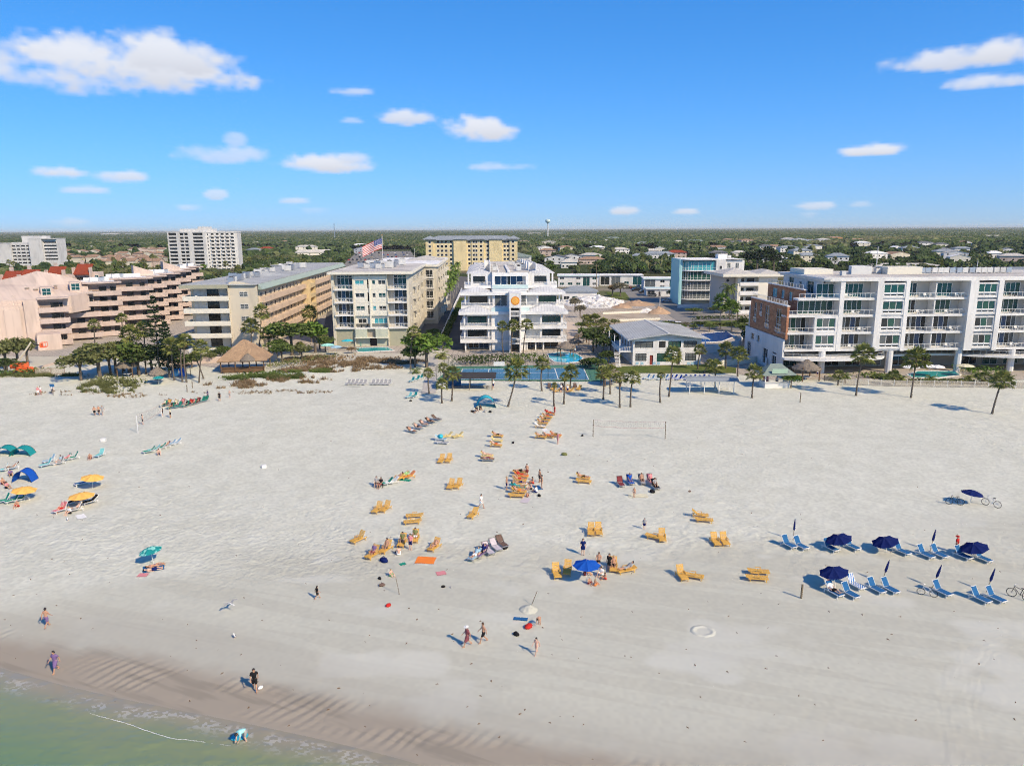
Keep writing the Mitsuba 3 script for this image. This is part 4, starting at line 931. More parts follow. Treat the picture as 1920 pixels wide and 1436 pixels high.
# ---------------------------------------------------------------- curved teal building, cream wing, low motels
def teal_building():
    B = Thing('teal_building', 'teal and white four storey building with a curved glass corner beside the road', 'apartment building', M=place(1277, 572))
    arc = [(0, 4)] + [(1.2 + 4.5 * (1 - math.cos(t)) - 1.2, 4 - 4.2 * math.sin(t)) for t in np.linspace(.3, 1.57, 6)] + [(14.6, -.6), (14.6, 3)]
    arcin = [(a + .5, b + 1.1) for a, b in arc[:-2]] + [(14.0, .6), (14.0, 3)]
    Z = [2.6, 6.4, 10.6, 14.6]
    B.add('wall', boxes([((0, 3.5, 0), (14.8, 16, 19.0)), ((14.2, -.4, 0), (18.2, 4, 19.0)), ((18.2, 2, 0), (27, 16, 18.6)), ((-.6, 2, 0), (.2, 8, 19.3))]), 'm_white')
    B.add('end_wall', boxes([((-.9, 1.6, 0), (-.55, 15.9, 19.2)), ((-.55, 1.5, 0), (.3, 2.0, 19.2))]), 'm_teal_wall')
    for i, z in enumerate(Z):
        B.add('floor_slab', prism([(p[0] - .25, p[1] - .35) for p in arc[:-1]] + [(14.6, 4), (0, 4)], z - .4, z), 'm_trim')
        B.add('glass_front', prism(arcin + [(14, 3.6), (.5, 4.6)], z, z + (3.3 if i < 3 else 3.6)), ['g_grey', 'g_grey', 'g_green', 'g_aqua'][i])
        fr = []
        q = arcin[:-1]
        for (a, b), (c, d) in zip(q[:-1], q[1:]):
            n = max(1, int(math.hypot(c - a, d - b) / 1.7))
            fr += [boxes([((a + (c - a) * k / n - .07, b + (d - b) * k / n - .12, z), (a + (c - a) * k / n + .07, b + (d - b) * k / n + .05, z + 3.3))]) for k in range(n)]
        fr.append(tube([(x - .2, y - .3, z + 1.0) for x, y in arc[:-1]], .05, 4))
        B.add('glazing_bars', cat(*fr), 'm_trim')
    B.add('roof', prism([(p[0] - .7, p[1] - .9) for p in arc[:-1]] + [(15, 16), (-.8, 16)], 18.9, 19.3), 'm_trim')
    B.add('roof_deck', boxes([((-.2, 3, 19.3), (14.6, 15.6, 19.36)), ((15, 1, 19.0), (26.6, 15.6, 19.1))]), 'r_white')
    for a in (19.6, 23.2): window(B, a, a + 1.5, 1.98, 15.3, 17.6, 2, glass='g_grey', frame='m_trim')
    for z in (3, 7, 11, 15): window(B, 15.6, 16.7, -.42, z, z + 1.5, 1, glass='g_dark', frame='m_trim')
    for k in range(6): cooler(B, 17 + rng.uniform(0, 8), 4 + rng.uniform(0, 9), 19.1, 1.2)
    B.add('roof_screen', boxes([((17.5, 8, 19.1), (21.5, 12, 21))]), 'm_stone')
teal_building()
def cream_wing():
    B = Thing('cream_wing', 'pale cream apartment wing with wide overhanging roof and open galleries behind the slim palms', 'apartment building', M=place(1385, 590))
    B.add('wall', boxes([((0, 2, 0), (14, 22, 14.2)), ((6.8, -.2, 0), (14, 2, 14.2)), ((-1.0, 0, 0), (.2, 3, 14.2))]), 'm_ivory')
    for z in (.6, 4.2, 7.7, 11.2):
        B.add('gallery_band', boxes([((-.2, -.3, z - .4), (6.8, 0, z + 1.1))]), 'm_trim'); B.box('floor_slab', (-.2, 0, z - .4), (6.8, 2.02, z - .1), 'm_stone')
        B.box('gallery_door', (.8, 1.9, z), (2.0, 1.98, z + 2.2), 'g_dark'); B.box('gallery_window', (3, 1.9, z + .4), (5.8, 1.98, z + 2.2), 'g_dark')
    B.add('roof', boxes([((-7.5, -2.4, 14.3), (16, 22.4, 15.3))]), 'm_ivory')
    B.add('roof_slope', hip_roof(-7.5, 6, -2.2, 14, 15.3, 1.9, 0), 'r_pale'); B.add('roof_slope', hip_roof(6, 16, -2.2, 14, 15.3, 1.4, 0), 'r_pale')
    B.add('rear_wall', boxes([((-5, 3.5, 0), (-1, 21, 14.2))]), 'm_recess')  # darker material puts the shadow on this set-back wall into its colour
    for z in (2, 5.5, 9, 12): window(B, -4.4, -3.0, 3.46, z, z + 1.4, 1, glass='g_dark', frame='m_trim')
cream_wing()
def low_building(name, label, pxl, pxr, py, h, depth, wall, roof, doors, hip=0, cat='building', phi=2.0, front_trim=None):
    a, b = g(pxl, py), g(pxr, py)
    w = float(np.linalg.norm(b - a))
    B = Thing(name, label, cat, M=M4(a, math.degrees(math.atan2(b[1] - a[1], b[0] - a[0]))))
    n = max(1, len(doors))
    ho = []
    for k, q in enumerate(doors):
        c = w * (k + .5) / n
        if q == 'w': ho.append((c - min(1.3, w / n * .36), c + min(1.3, w / n * .36), 1.0, min(2.5, h - .3)))
        elif q == 'W': ho.append((c - w / n * .42, c + w / n * .42, .5, h - .5))
        elif q == 'd': ho.append((c - .6, c + .6, .05, 2.3))
        elif q == 'u':
            ho.append((c - min(1.2, w / n * .35), c + min(1.2, w / n * .35), 1.0, 2.4)); ho.append((c - min(1.2, w / n * .35), c + min(1.2, w / n * .35), h - 2.1, h - .7))
    wall_holes(B, 0, w, 0, h, 0, .3, ho, wall)
    B.add('core', boxes([((.02, .3, 0), (w - .02, depth, h))]), wall)
    for x in ho:
        if x[2] < .2: B.box('door', (x[0], .2, x[2]), (x[1], .29, x[3]), 'm_door')
        else: window(B, x[0], x[1], .2, x[2], x[3], 2 if x[1] - x[0] > 1.5 else 1, glass=rng.choice(['g_dark', 'g_grey', 'g_teal']), frame='m_trim')
    if hip: B.add('roof', hip_roof(0, w, 0, depth, h, hip, .7), roof)
    else:
        B.add('roof', boxes([((-.5, -.7, h), (w + .5, depth + .5, h + .35))]), 'm_trim'); B.add('roof_deck', boxes([((-.2, -.4, h + .35), (w + .2, depth + .2, h + .4))]), roof)
    if front_trim: B.add('fascia', boxes([((-.55, -.8, h - .25), (w + .55, -.7, h + .4))]), front_trim)
    return B, w
low_building('low_motel', 'long low white motel with pale roof left of the parked cars, behind the white rubble', 1046, 1122, 538, 6.2, 14, 'm_white', 'r_white', 'uwuWu', front_trim='m_lightteal')
low_building('low_motel', 'white motel wing with open carport in front of the leafless trees', 1124, 1205, 536, 5.8, 12, 'm_white', 'r_white', 'WWwW')
low_building('low_motel', 'low motel with light blue front and teal awning beside the curved teal building', 1207, 1276, 544, 6.0, 12, 'm_white', 'r_white', 'WuW', front_trim='m_lightteal')
low_building('blue_roof_shop', 'small white shop with a light blue awning roof beside the driveway of parked cars', 1212, 1262, 556, 3.4, 10, 'm_white', 'm_lightteal', 'Wdw')
low_building('hip_roof_cottage', 'white cottage with grey hipped roof directly behind the white rubble heap', 1054, 1119, 566, 4.6, 10, 'm_white', 'r_bluegrey', 'wwww', hip=2.2)
low_building('flat_roof_shed', 'pale flat roofed hall with a dark window behind the cream building', 482, 600, 512, 5.6, 40, 'm_white', 'r_white', 'Ww...')
low_building('flat_roof_shed', 'low grey roofed hall behind the right end of the white condominium', 1745, 1990, 524, 5.5, 28, 'm_pale_grey', 'r_bluegrey', 'wwwwwwww', hip=1.5)
low_building('flat_roof_shed', 'long pale roofed low building half hidden behind the roof coolers at the right', 1640, 1770, 512, 5.0, 18, 'm_ivory', 'r_pale', 'wwww', hip=1.6)
low_building('round_pavilion', 'dark green roofed hall right behind the tiered white building', 932, 992, 499, 8.0, 26, 'm_pale_grey', 'r_green', 'www', hip=4.0)

# ---------------------------------------------------------------- far blocks
def far_tower():
    o = g(320, 506)
    B = Thing('distant_tower', 'tall white apartment tower with rows of dark balconies standing far back at the left', 'apartment tower', M=M4(o, 4, (.86, .86, .97)))
    W1, W2, N, fh = 35.5, 62.5, 10, 3.05
    B.add('core', boxes([((0, 2, 0), (W1, 20, 31.4))]), 'm_farwhite'); B.add('core', prism([(W1, 1.0), (W2, 12), (W2, 26), (W1, 20)], 0, 31.4), 'm_farwhite')
    B.add('roof', boxes([((-.5, .4, 31.4), (W1 + .3, 20.4, 32.2))]), 'm_farwhite'); B.add('roof', prism([(W1, .4), (W2 + .4, 11.6), (W2 + .4, 26.4), (W1, 20.4)], 31.4, 32.2), 'm_farwhite')
    B.add('penthouse', boxes([((10, 6, 32.2), (42, 17, 34.6)), ((27, 7, 34.6), (38, 15, 36.4))]), 'm_farwhite')
    for a, b in ((-.2, .6), (8.2, 11.2), (19.2, 23.6), (33.2, 35.9)):
        B.box('pier', (a, .3, 0), (b, 2.1, 31.4), 'm_farwhite')
    Lr = M4((W1, 1.0, 0), math.degrees(math.atan2(11, 27)))
    for k in range(N):
        z = .8 + k * fh
        for a, b in ((.6, 8.2), (11.2, 19.2), (23.6, 33.2)):
            B.box('balcony', (a, .4, z - .3), (b, 2.05, z + .95), 'm_farwhite'); B.box('balcony_recess', (a + .1, 1.93, z + .95), (b - .1, 2.02, z + 2.75), 'g_dark')
            if a > 11 and b < 20: B.box('pier', (15, .5, z + .95), (15.6, 2, z + 2.75), 'm_farwhite')
        B.box('window', (1.6, -.06, z + .9), (2.6, .04, z + 2.2), 'g_dark', Lr)
        for q in range(5):
            s = 5.0 + q * 4.6
            B.add('balcony', prism([(s - .6, -.02), (s + 3.0, -.02), (s - .6, -1.6)], z - .25, z + 1.0), 'm_farwhite', Lr); B.box('window', (s, -.07, z + 1.0), (s + 2.7, .04, z + 2.5), 'g_dark', Lr)
far_tower()
def far_left_block():
    o = g(-10, 500)
    B = Thing('distant_white_block', 'broad white apartment block with long dark window bands far away at the left edge', 'apartment building', M=M4(o, 3, (.80, .8, .95)))
    B.add('core', boxes([((0, 0, 0), (21, 22, 22)), ((21, 3, 0), (43, 22, 22.6)), ((42, 0, 0), (57, 22, 26.4)), ((57, 3, 0), (73, 22, 26.4)), ((27, 14, 0), (55, 24, 29.5))]), 'm_farwhite')
    for k in range(6):
        z = 2.6 + k * 3.3
        for a, b, v in ((1, 5, -.05), (20, 42, 2.95)):
            B.box('window_band', (a, v, z), (b, v + .1, z + 1.5), 'g_dark')
        B.box('window_band', (57.6, 2.95, z + 3.4), (72, 3.05, z + 4.9), 'g_dark')
        for u in (25, 30, 36): B.box('pier', (u, 2.8, z), (u + 1.2, 3.06, z + 1.5), 'm_farwhite')
    B.add('roof', boxes([((21, 3, 22.6), (44, 22, 23.4)), ((41.6, -.4, 26.4), (73.4, 22.4, 27.1)), ((-.4, -.4, 22), (21.2, 22, 22.7))]), 'm_farwhite')
far_left_block()
def yellow_block():
    o = g(800, 508)
    B = Thing('yellow_apartments', 'long yellow apartment building with grey hipped roof in the middle distance behind the palms', 'apartment building', M=M4(o, -1))
    B.add('wall', boxes([((0, 0, 0), (72, 16, 24.6)), ((-.1, -1, 0), (6, 0, 24.6)), ((22, -1.6, 0), (32, 0, 24.6)), ((50, -1.6, 0), (60, 0, 24.6)), ((36, -.8, 0), (46, 0, 24.6)), ((66, -1, 0), (72.1, 0, 24.6))]), 'm_paleyellow')
    B.add('roof', hip_roof(0, 72, -1, 17, 24.0, 3.2, 1.2), 'r_bluegrey')
    for u in (3, 27, 41, 55, 69): B.add('roof_gable', hip_roof(u - 5, u + 5, -2, 8, 24.65, 2.6, .4), 'r_bluegrey')
    for k in range(7):
        z = 1.2 + k * 3.35
        for u in (2, 8.5, 11.5, 14.8, 18.6, 33, 36.8, 38.6, 42.4, 47.5, 61, 63.6, 67.5):
            w = 2.2
            d = -1.02 if u < 6 or u > 66 else (-.82 if 36 < u < 46 else -.02)
            wk = B.add('window', frame_mesh(u, u + w, d + .05, z, z + 2.1, 1, (), .2), 'm_trim'); B.box('pane', (u + .1, d - .02, z + .1), (u + w - .1, d + .02, z + 2.0), 'g_dark', under=wk)
yellow_block()
def small_house(name, label, px, py, w, d, h, wall, roof, deg=0, rh=2.2, gable=False, cat='house', group=None, windows=3):
    o = g(px, py)
    B = Thing(name, label, cat, group, M4(o, deg))
    u0, u1 = -w / 2, w / 2
    if gable:
        B.add('wall', gable_wall(u0, u1, 0, d, 0, h, rh * .9), wall); B.add('roof', gable_roof(u0, u1, 0, d, h, rh, .5), roof)
    else:
        B.add('wall', boxes([((u0, 0, 0), (u1, d, h))]), wall); B.add('roof', hip_roof(u0, u1, 0, d, h, rh, .8), roof)
    for st in range(max(1, int(h / 3))):
        for k in range(windows):
            c = u0 + w * (k + .5) / windows
            B.box('window', (c - .75, -.06, st * 3 + 1.0), (c + .75, .05, st * 3 + 2.4), 'g_dark')
    return B
HS = [  # px, py of the foot, width, depth, height, wall, roof, gable, what singles it out
    (983, 462, 26, 16, 9, 'm_pink', 'r_tan', True, 'pale pink gabled house right of the yellow apartments'), (1029, 463, 26, 16, 9, 'm_beige', 'r_pale', True, 'cream gabled house left below the water tower'),
    (1043, 496, 22, 16, 6, 'm_white', 'r_slate', True, 'white house with steep dark roof, the nearer of the dark roofed pair'), (1072, 493, 20, 14, 6, 'm_white', 'r_slate', True, 'white house with dark roof and gable to the right of its dark roofed twin'),
    (1067, 503, 13, 9, 5, 'm_white', 'r_pale', False, 'small white house with pale roof among bushes below the dark roofed pair'), (1110, 496, 24, 13, 4.5, 'm_pink', 'r_tan', False, 'house with orange brown hipped roof beside a tall pole'),
    (1112, 462, 20, 12, 7, 'm_white', 'r_slate', True, 'white gabled house among dark trees right of the water tower'), (1150, 452, 40, 20, 7, 'm_white', 'r_green', False, 'house with blue green roof far right of the water tower'),
    (1165, 477, 22, 12, 6, 'm_white', 'r_pale', False, 'white house half hidden behind grey shrubs'), (1236, 485, 34, 14, 5, 'm_white', 'r_bluegrey', False, 'long blue grey roofed house left of the teal building'),
    (1268, 484, 22, 12, 6, 'm_pink', 'r_red', False, 'red roofed pink house behind the teal building'), (1305, 458, 44, 20, 5, 'm_white', 'r_green', False, 'long low pale green roofed house in the far middle'),
    (1402, 460, 26, 18, 9, 'm_pink', 'r_tan', False, 'pink two storey house left of the tall dark trees'), (1478, 455, 30, 18, 8, 'm_white', 'r_pale', False, 'white house at the left of the far white cluster'),
    (1500, 456, 28, 16, 8, 'm_white', 'r_bluegrey', True, 'white gabled house in the middle of the far cluster'), (1519, 460, 26, 16, 8, 'm_white', 'r_bluegrey', False, 'grey roofed house at the right of the far cluster'),
    (1544, 458, 26, 18, 9, 'm_white', 'r_pale', False, 'white house beside the orange one'), (1567, 454, 32, 18, 10, 'm_orangewall', 'r_tan', False, 'bright orange house far behind the white condominium'),
    (1571, 495, 18, 12, 7, 'm_white', 'r_bluegrey', False, 'white two storey house with grey roof just above the roof coolers'), (1606, 456, 50, 20, 6, 'm_beige', 'r_tan', False, 'long tan house behind the blue pond'),
    (1690, 455, 46, 20, 8, 'm_white', 'r_pale', False, 'white house cluster right of the mast'), (1706, 459, 30, 16, 6, 'm_beige', 'r_bluegrey', False, 'grey roofed house right of the mast, nearer than its white neighbour'),
    (1866, 450, 60, 24, 8, 'm_white', 'r_pale', False, 'pale house alone in the far trees at the right'), (575, 470, 34, 14, 6, 'm_ivory', 'r_pale', False, 'cream house in trees right of the distant tower'),
    (590, 479, 48, 9, 4, 'm_ivory', 'r_pale', False, 'long cream row house above the cream building'), (480, 462, 18, 12, 6, 'm_white', 'r_pale', False, 'small white house near the foot of the distant tower'),
    (500, 472, 20, 12, 5, 'm_pink', 'r_red', False, 'reddish roofed house right of the distant tower'), (532, 458, 26, 14, 6, 'm_white', 'r_tan', False, 'tan roofed house between tower and flag'),
    (204, 459, 26, 16, 8, 'm_pink', 'r_tan', True, 'pinkish gabled house far behind the townhouse rows'), (222, 463, 24, 14, 7, 'm_pink', 'r_red', True, 'red tan roofed house next to the pinkish gabled one'),
    (255, 449, 30, 14, 6, 'm_white', 'r_pale', False, 'white house in woods left of the distant tower'), (1000, 441, 90, 30, 8, 'm_white', 'r_pale', False, 'far pale flat building left of the water tower'), (1045, 441, 110, 30, 7, 'm_white', 'r_green', False, 'far pale flat building at the foot of the water tower'),
    (205, 442, 130, 40, 12, 'm_white', 'r_pale', False, 'long white building on the far left skyline'), (240, 441, 90, 40, 9, 'm_white', 'r_pale', False, 'lower white building on the far left skyline'),
    (1205, 463, 26, 14, 6, 'm_white', 'r_bluegrey', False, 'grey roofed house in the woods above the low motels'), (1345, 470, 30, 14, 5, 'm_white', 'r_tan', False, 'tan roofed house behind the dark tree belt'), (1455, 470, 24, 14, 6, 'm_ivory', 'r_tan', False, 'cream house right of the tall dark trees'),
    (1480, 473, 26, 12, 6, 'm_white', 'r_bluegrey', False, 'grey roofed house below the far white cluster'), (1505, 480, 24, 12, 6, 'm_ivory', 'r_bluegrey', False, 'blue grey roofed house above the condominium stair roof')]
matte('m_orangewall', (.62, .33, .10))
for q in HS:
    small_house('detached_house', q[8], *q[:6], q[6], deg=rng.uniform(-14, 14), gable=q[7], rh=2.6 if q[2] < 40 else 3.5, windows=4)
hq = np.random.default_rng(31)
LAND = [(470, 560, 'above the cream building, left'), (560, 680, 'above the cream building, right'), (980, 1120, 'around the dark roofed pair'), (1120, 1280, 'left of the teal building'), (1280, 1470, 'behind the curved teal building'), (1470, 1640, 'above the condominium stair roofs'), (1640, 1780, 'right of the tall pale mast'), (1780, 1920, 'near the right picture edge')]
more = 0
while more < 64:
    px, py = hq.uniform(472, 1915), 444 + 50 * hq.random() ** 1.3
    if 690 < px < 985 or any(abs(px - q[0]) < 6 + q[2] * 560 / g(q[0], q[1])[1] and abs(py - q[1]) < 4 for q in HS) or (px < 680 and py > 482): continue
    zone = next((z for a, b, z in LAND if a <= px < b), None)
    if zone is None: continue
    wl, rf = hq.choice(['m_white', 'm_ivory', 'm_white', 'm_pink', 'm_beige']), hq.choice(['r_pale', 'r_bluegrey', 'r_tan', 'r_slate', 'r_white', 'r_white'])
    rn = {'r_pale': 'pale', 'r_bluegrey': 'blue grey', 'r_tan': 'tan', 'r_slate': 'dark', 'r_white': 'white'}[rf]
    w_ = hq.uniform(13, 25)
    HS.append((px, py, w_, w_ * .6, hq.uniform(4, 7), wl, rf, hq.random() < .4, ''))
    small_house('detached_house', f'{rn} roofed house among trees {zone}', *HS[-1][:6], rf, deg=hq.uniform(-25, 25), gable=HS[-1][7], rh=2.4, windows=3)
    more += 1
# tan roofed townhouse rows at the left
ROWS = [(60, 130, 487, 4, 'r_tan', 'row above the red roofs'), (118, 182, 479, 5, 'r_tan', 'short left row'), (150, 240, 492, 6, 'r_tan', 'middle row'), (190, 312, 501, 8, 'r_tan', 'front row'), (200, 318, 484, 7, 'r_tan', 'long rear row'), (240, 320, 474, 5, 'r_tan', 'last row beside the tower'), (100, 160, 470, 4, 'r_pale', 'far left row'), (160, 235, 470, 5, 'r_pale', 'pale row in the middle'), (30, 70, 478, 3, 'r_tan', 'row at the left edge'), (225, 318, 493, 6, 'r_tan', 'row just behind the front')]
for px0, px1, py, n, tone, where in ROWS:
    for t in range(n):
        px = px0 + (px1 - px0) * (t + .5) / n
        small_house('townhouse', f'{"tan" if tone == "r_tan" else "pale"} roofed townhouse, {ORD[t]} from left in the {where} of the estate', px, py + rng.uniform(-.6, .6), 12.5, 11, 5.6, 'm_pink' if t % 2 else 'm_beige', tone, deg=rng.choice([0, 90]) + 3, gable=t % 3 != 0, rh=2.4, group='townhouses of the tan roofed estate', windows=2)

# ---------------------------------------------------------------- masts, tower, flag, poles
def water_tower():
    o = at_dist(1027, 438, 2500); o[2] = 0
    B = Thing('water_tower', 'pale water tower with a round tank rising over the far treeline', 'water tower', M=M4(o))
    B.add('stem', tube([(0, 0, 0), (0, 0, 8), (0, 0, 48), (0, 0, 52)], [4.2, 2.2, 1.9, 3.0], 12), 'm_pale_grey')
    B.add('tank', trimesh.creation.revolve(np.array([(2.5, 51), (6.5, 53), (8.6, 57), (8.4, 60), (6, 63.2), (0.01, 64.3)]), sections=20), 'm_lightteal', smooth=40)
    B.box('mast', (-.3, -.3, 64), (.3, .3, 68), 'm_pale_grey')
water_tower()
def lattice_mast(px, py, y, h, label):
    o = at_dist(px, py, y); o[2] = 0
    B = Thing('radio_mast', label, 'mast', M=M4(o))
    for k in range(3):
        a = k * 2.094
        B.add('leg', tube([(1.8 * math.cos(a), 1.8 * math.sin(a), 0), (.5 * math.cos(a), .5 * math.sin(a), h)], .4, 4), 'm_steel')
    B.add('brace', cat(*[tube([(1.8 * (1 - z / h * .7) * math.cos(k * 2.094), 1.8 * (1 - z / h * .7) * math.sin(k * 2.094), z), (1.8 * (1 - z / h * .7) * math.cos(k * 2.094 + 2.094), 1.8 * (1 - z / h * .7) * math.sin(k * 2.094 + 2.094), z + 4)], .18, 4) for k in range(3) for z in np.arange(2, h - 6, 5)]), 'm_steel')
lattice_mast(627, 436, 2600, 56, 'slim radio mast on the skyline above the cream building')
def flag():
    o = at_dist(718, 490, 400); o[2] = 0
    B = Thing('flagpole', 'tall white flagpole behind the beige block', 'flagpole', M=M4(o))
    B.add('pole', tube([(0, 0, 0), (0, 0, 29)], [.22, .12], 8), 'm_trim'); B.add('finial', trimesh.creation.icosphere(1, .3).apply_translation([0, 0, 29.2]), 'f_sun')
    W, Hh, N = 10.5, 5.4, 26
    def cloth(x0, x1, r0, r1):
        s = np.linspace(x0, x1, max(2, int((x1 - x0) * N) + 2))
        V = []
        for t in (r0, r1):
            for x in s:
                V.append((-.2 - x * W, -.6 * math.sin(x * 7) * x ** .5, 27.6 - t * Hh - 4.4 * x ** 1.25))
        n = len(s)
        return mesh_of(V, [q for i in range(n - 1) for q in ((i, n + i, n + i + 1), (i, n + i + 1, i + 1))])
    f = Thing('flag', 'large American flag with red and white stripes drooping from the tall pole', 'flag', M=M4(o))
    for k in range(13):
        f.add('stripe', cloth(.4 if k < 7 else 0, 1, k / 13, (k + 1) / 13), 'f_flagred' if k % 2 == 0 else 'f_white')
    c = f.add('canton', cloth(0, .4, 0, 7 / 13), 'f_flagblue')
    def star(cx, cy, r):
        a = np.arange(10) * math.pi / 5 + math.pi / 2
        rr = np.where(np.arange(10) % 2, .4 * r, r)
        return [(cx + q * math.cos(t), cy + q * math.sin(t)) for q, t in zip(rr, a)]
    ms = []
    for row in range(9):
        for col in range(6 if row % 2 == 0 else 5):
            x, t = (.4 * (col * 2 + 1 + row % 2) / 12), (7 / 13) * (row + 1) / 10
            P0 = np.array([-.2 - x * W, -.6 * math.sin(x * 7) * x ** .5 - .03, 27.6 - t * Hh - 4.4 * x ** 1.25])
            m = flat(star(0, 0, .17), 0)
            ms.append(mesh_of(np.column_stack([P0[0] + m.vertices[:, 0], P0[1] + 0 * m.vertices[:, 0], P0[2] + m.vertices[:, 1]]), m.faces))
    f.add('stars', cat(*ms), 'f_white', under=c)
matte('f_flagred', (.55, .06, .06), True); matte('f_flagblue', (.05, .07, .25), True)
flag()
def pole(px, py, h, label, arms=True, m='m_stick', r=.16):
    B = Thing('utility_pole', label, 'pole', M=M4(g(px, py), 10))
    B.add('shaft', tube([(0, 0, 0), (0, 0, h)], [r, r * .7], 6), m)
    if arms: B.add('crossarm', boxes([((-1.1, -.08, h - 1.0), (1.1, .08, h - .8))]), m)
pole(1118, 545, 14, 'wooden utility pole standing beside the orange brown roofed house', r=.2)
pole(1641, 522, 20, 'tall pale mast rising behind the white condominium roof', False, 'm_trim', .3)
pole(1829, 527, 12, 'short pale mast behind the roof at the right', False, 'm_trim', .3)
pole(778, 500, 16, 'pale pole between the flag and the yellow apartments', False, 'm_trim', .25)
pole(1237, 574, 8, 'white lamp pole beside the small road', False, 'm_trim', .12)
pole(1057, 466, 24, 'thin pole right of the cream gabled house', False)

# ---------------------------------------------------------------- cars
def car_shapes():
    def prof(pts, w, z=0):
        m = prism(pts, -w / 2, w / 2)
        v = m.vertices
        q = mesh_of(np.column_stack([v[:, 2], v[:, 0], v[:, 1]]), m.faces); q.fix_normals(); return q
    body = prof([(-2.2, .32), (-2.25, .62), (-2.1, .86), (-1.6, .95), (-.2, .98), (1.2, .96), (2.05, .82), (2.25, .6), (2.22, .32)], 1.78)
    cab = prof([(-1.9, .93), (-1.5, 1.42), (.35, 1.46), (1.2, .94)], 1.5)
    roof = boxes([((-.72, -1.5, 1.44), (.72, .35, 1.50))])
    wheel = tube([(-.11, 0, 0), (.11, 0, 0)], .34, 12)
    return [P(m, 30) for m in (body, cab, roof, wheel)]
CAR = car_shapes()
def car(px, py, deg, m, label, group=None, s=1.0, big=1.0):
    C = Thing('parked_car', label, 'car', group, M=M4(g(px, py, .12), deg, (s, s, s * big)))
    C.add('body', CAR[0], m); C.add('windows', CAR[1], 'g_dark'); C.add('roof', CAR[2], m)
    for x in (-.8, .8):
        for y in (-1.4, 1.4): C.add('wheel', CAR[3], 'm_rubber', M4((x, y, .34)))
for px, py, deg, m, lab, big in ((1192, 546, 95, 'car_black', 'black car parked alone on the road left of the small shop', 1.2), (1206, 550, 92, 'car_black', 'black pickup sized car beside the small shop', 1.25), (1223, 556, 80, 'car_grey', 'dark grey car in front of the small shop', 1.1),
                                 (1262, 563, 85, 'car_white', 'white car in front of the curved teal building', 1.2), (1275, 567, 85, 'car_black', 'black van under the corner of the teal building', 1.4), (1287, 568, 85, 'car_blue', 'dark blue car at the right of the black van', 1.1), (1250, 566, 80, 'car_silver', 'silver car left of the white car by the teal building', 1.0),
                                 (1237, 611, 60, 'car_black', 'black car parked above the motel roof by the soil heap', 1.1), (1255, 609, 70, 'car_silver', 'silver car parked right of the black one by the soil heap', 1.0), (1268, 612, 70, 'car_white', 'white car parked by the shrubs behind the motel', 1.0),
                                 (1180, 541, 5, 'car_red', 'small red car before the carport', .95), (1196, 539, 5, 'car_silver', 'silver car before the carport', 1.0), (1170, 540, 5, 'car_white', 'white car before the carport', 1.0), (797, 560, 2, 'car_silver', 'silver car on the dark driveway left of the tall green palms', 1.0), (801, 577, 2, 'car_white', 'white car on the dark driveway, nearer than the silver one', 1.0)):
    car(px, py, deg, m, lab, big=big)
cols = ['car_white', 'car_silver', 'car_black', 'car_grey', 'car_white', 'car_red', 'car_blue', 'car_tan', 'car_silver']
for row, (py, a, b, n) in enumerate(((494, 652, 778, 15), (488.5, 650, 774, 16), (483.5, 655, 770, 15), (479, 664, 768, 14), (475, 670, 766, 13))):
    for t in range(n):
        if rng.random() < .15: continue
        m = cols[rng.integers(len(cols))]
        car(a + (b - a) * (t + .5) / n + rng.uniform(-.8, .8), py, rng.choice([5, 8]), m, f'{m[4:]} car, {ORD[t]} in the {ORD[row]} row of the car park behind the beige block', 'cars in the large car park', s=1.15, big=1.1)

# ---------------------------------------------------------------- rubble, soil, walls
def heap(name, label, cat_, px, py, rx, ry, h, m, seed, rough=.35):
    x = np.linspace(-1, 1, 46); X, Y = np.meshgrid(x, x)
    r = np.sqrt(X * X + Y * Y)
    p = np.stack([X * 3 + seed, Y * 3, X * 0], -1)
    Z = np.clip(1 - r, 0, 1) ** .8 * (1 - rough + 2 * rough * meshkit.fbm(p * 1.7, 3, seed)) * h
    i, j = np.meshgrid(np.arange(45), np.arange(45), indexing='ij'); a = i * 46 + j
    mesh = mesh_of(np.stack([X * rx, Y * ry, Z + .02], -1).reshape(-1, 3), np.vstack([np.stack([a, a + 1, a + 47], -1).reshape(-1, 3), np.stack([a, a + 47, a + 46], -1).reshape(-1, 3)]))
    return single(name, mesh, m, label, cat_, M=M4(g(px, py)), smooth=True), lambda u, v: float(np.interp(math.hypot(u / rx, v / ry), [0, 1], [h * .8, 0]))
rub_ = heap('rubble_mound', 'broad mound of white broken stone behind the palms', 'mound', 1113, 569, 13.5, 20, 3.4, 'm_rock', 3, .55)[0]
def stone(r, seed):
    q = np.random.default_rng(seed)
    pts = q.normal(size=(14, 3)); pts /= np.linalg.norm(pts, axis=1, keepdims=True)
    pts *= q.uniform(.75, 1.1, (14, 1)) * np.array([1, .8, .6]) * r
    return trimesh.convex.convex_hull(pts)
ST = [P(stone(1, k)) for k in range(6)]
for k in range(240):
    a, r = rng.uniform(0, 2 * math.pi), math.sqrt(rng.random()) * .95
    o = g(1113, 569) + np.array([13.5 * r * math.cos(a), 20 * r * math.sin(a), 0])
    o[2] = 2.6 * max(0, 1 - r) ** .8 + .2
    M = M4(o, rng.uniform(0, 360), rng.uniform(.5, 1.6))
    scene[uniq(rub_ + '__stone')] = {**ST[k % 6], 'bsdf': {'type': 'ref', 'id': 'm_rock'}, 'to_world': T(M)}
heap('soil_heap', 'heap of orange brown soil at the right foot of the white rubble', 'mound', 1195, 572, 8, 6, 1.9, 'm_dirt', 5)
heap('soil_heap', 'smaller pinkish soil heap touching the white rubble', 'mound', 1166, 577, 4.5, 4, 1.6, 'm_dirt', 9)
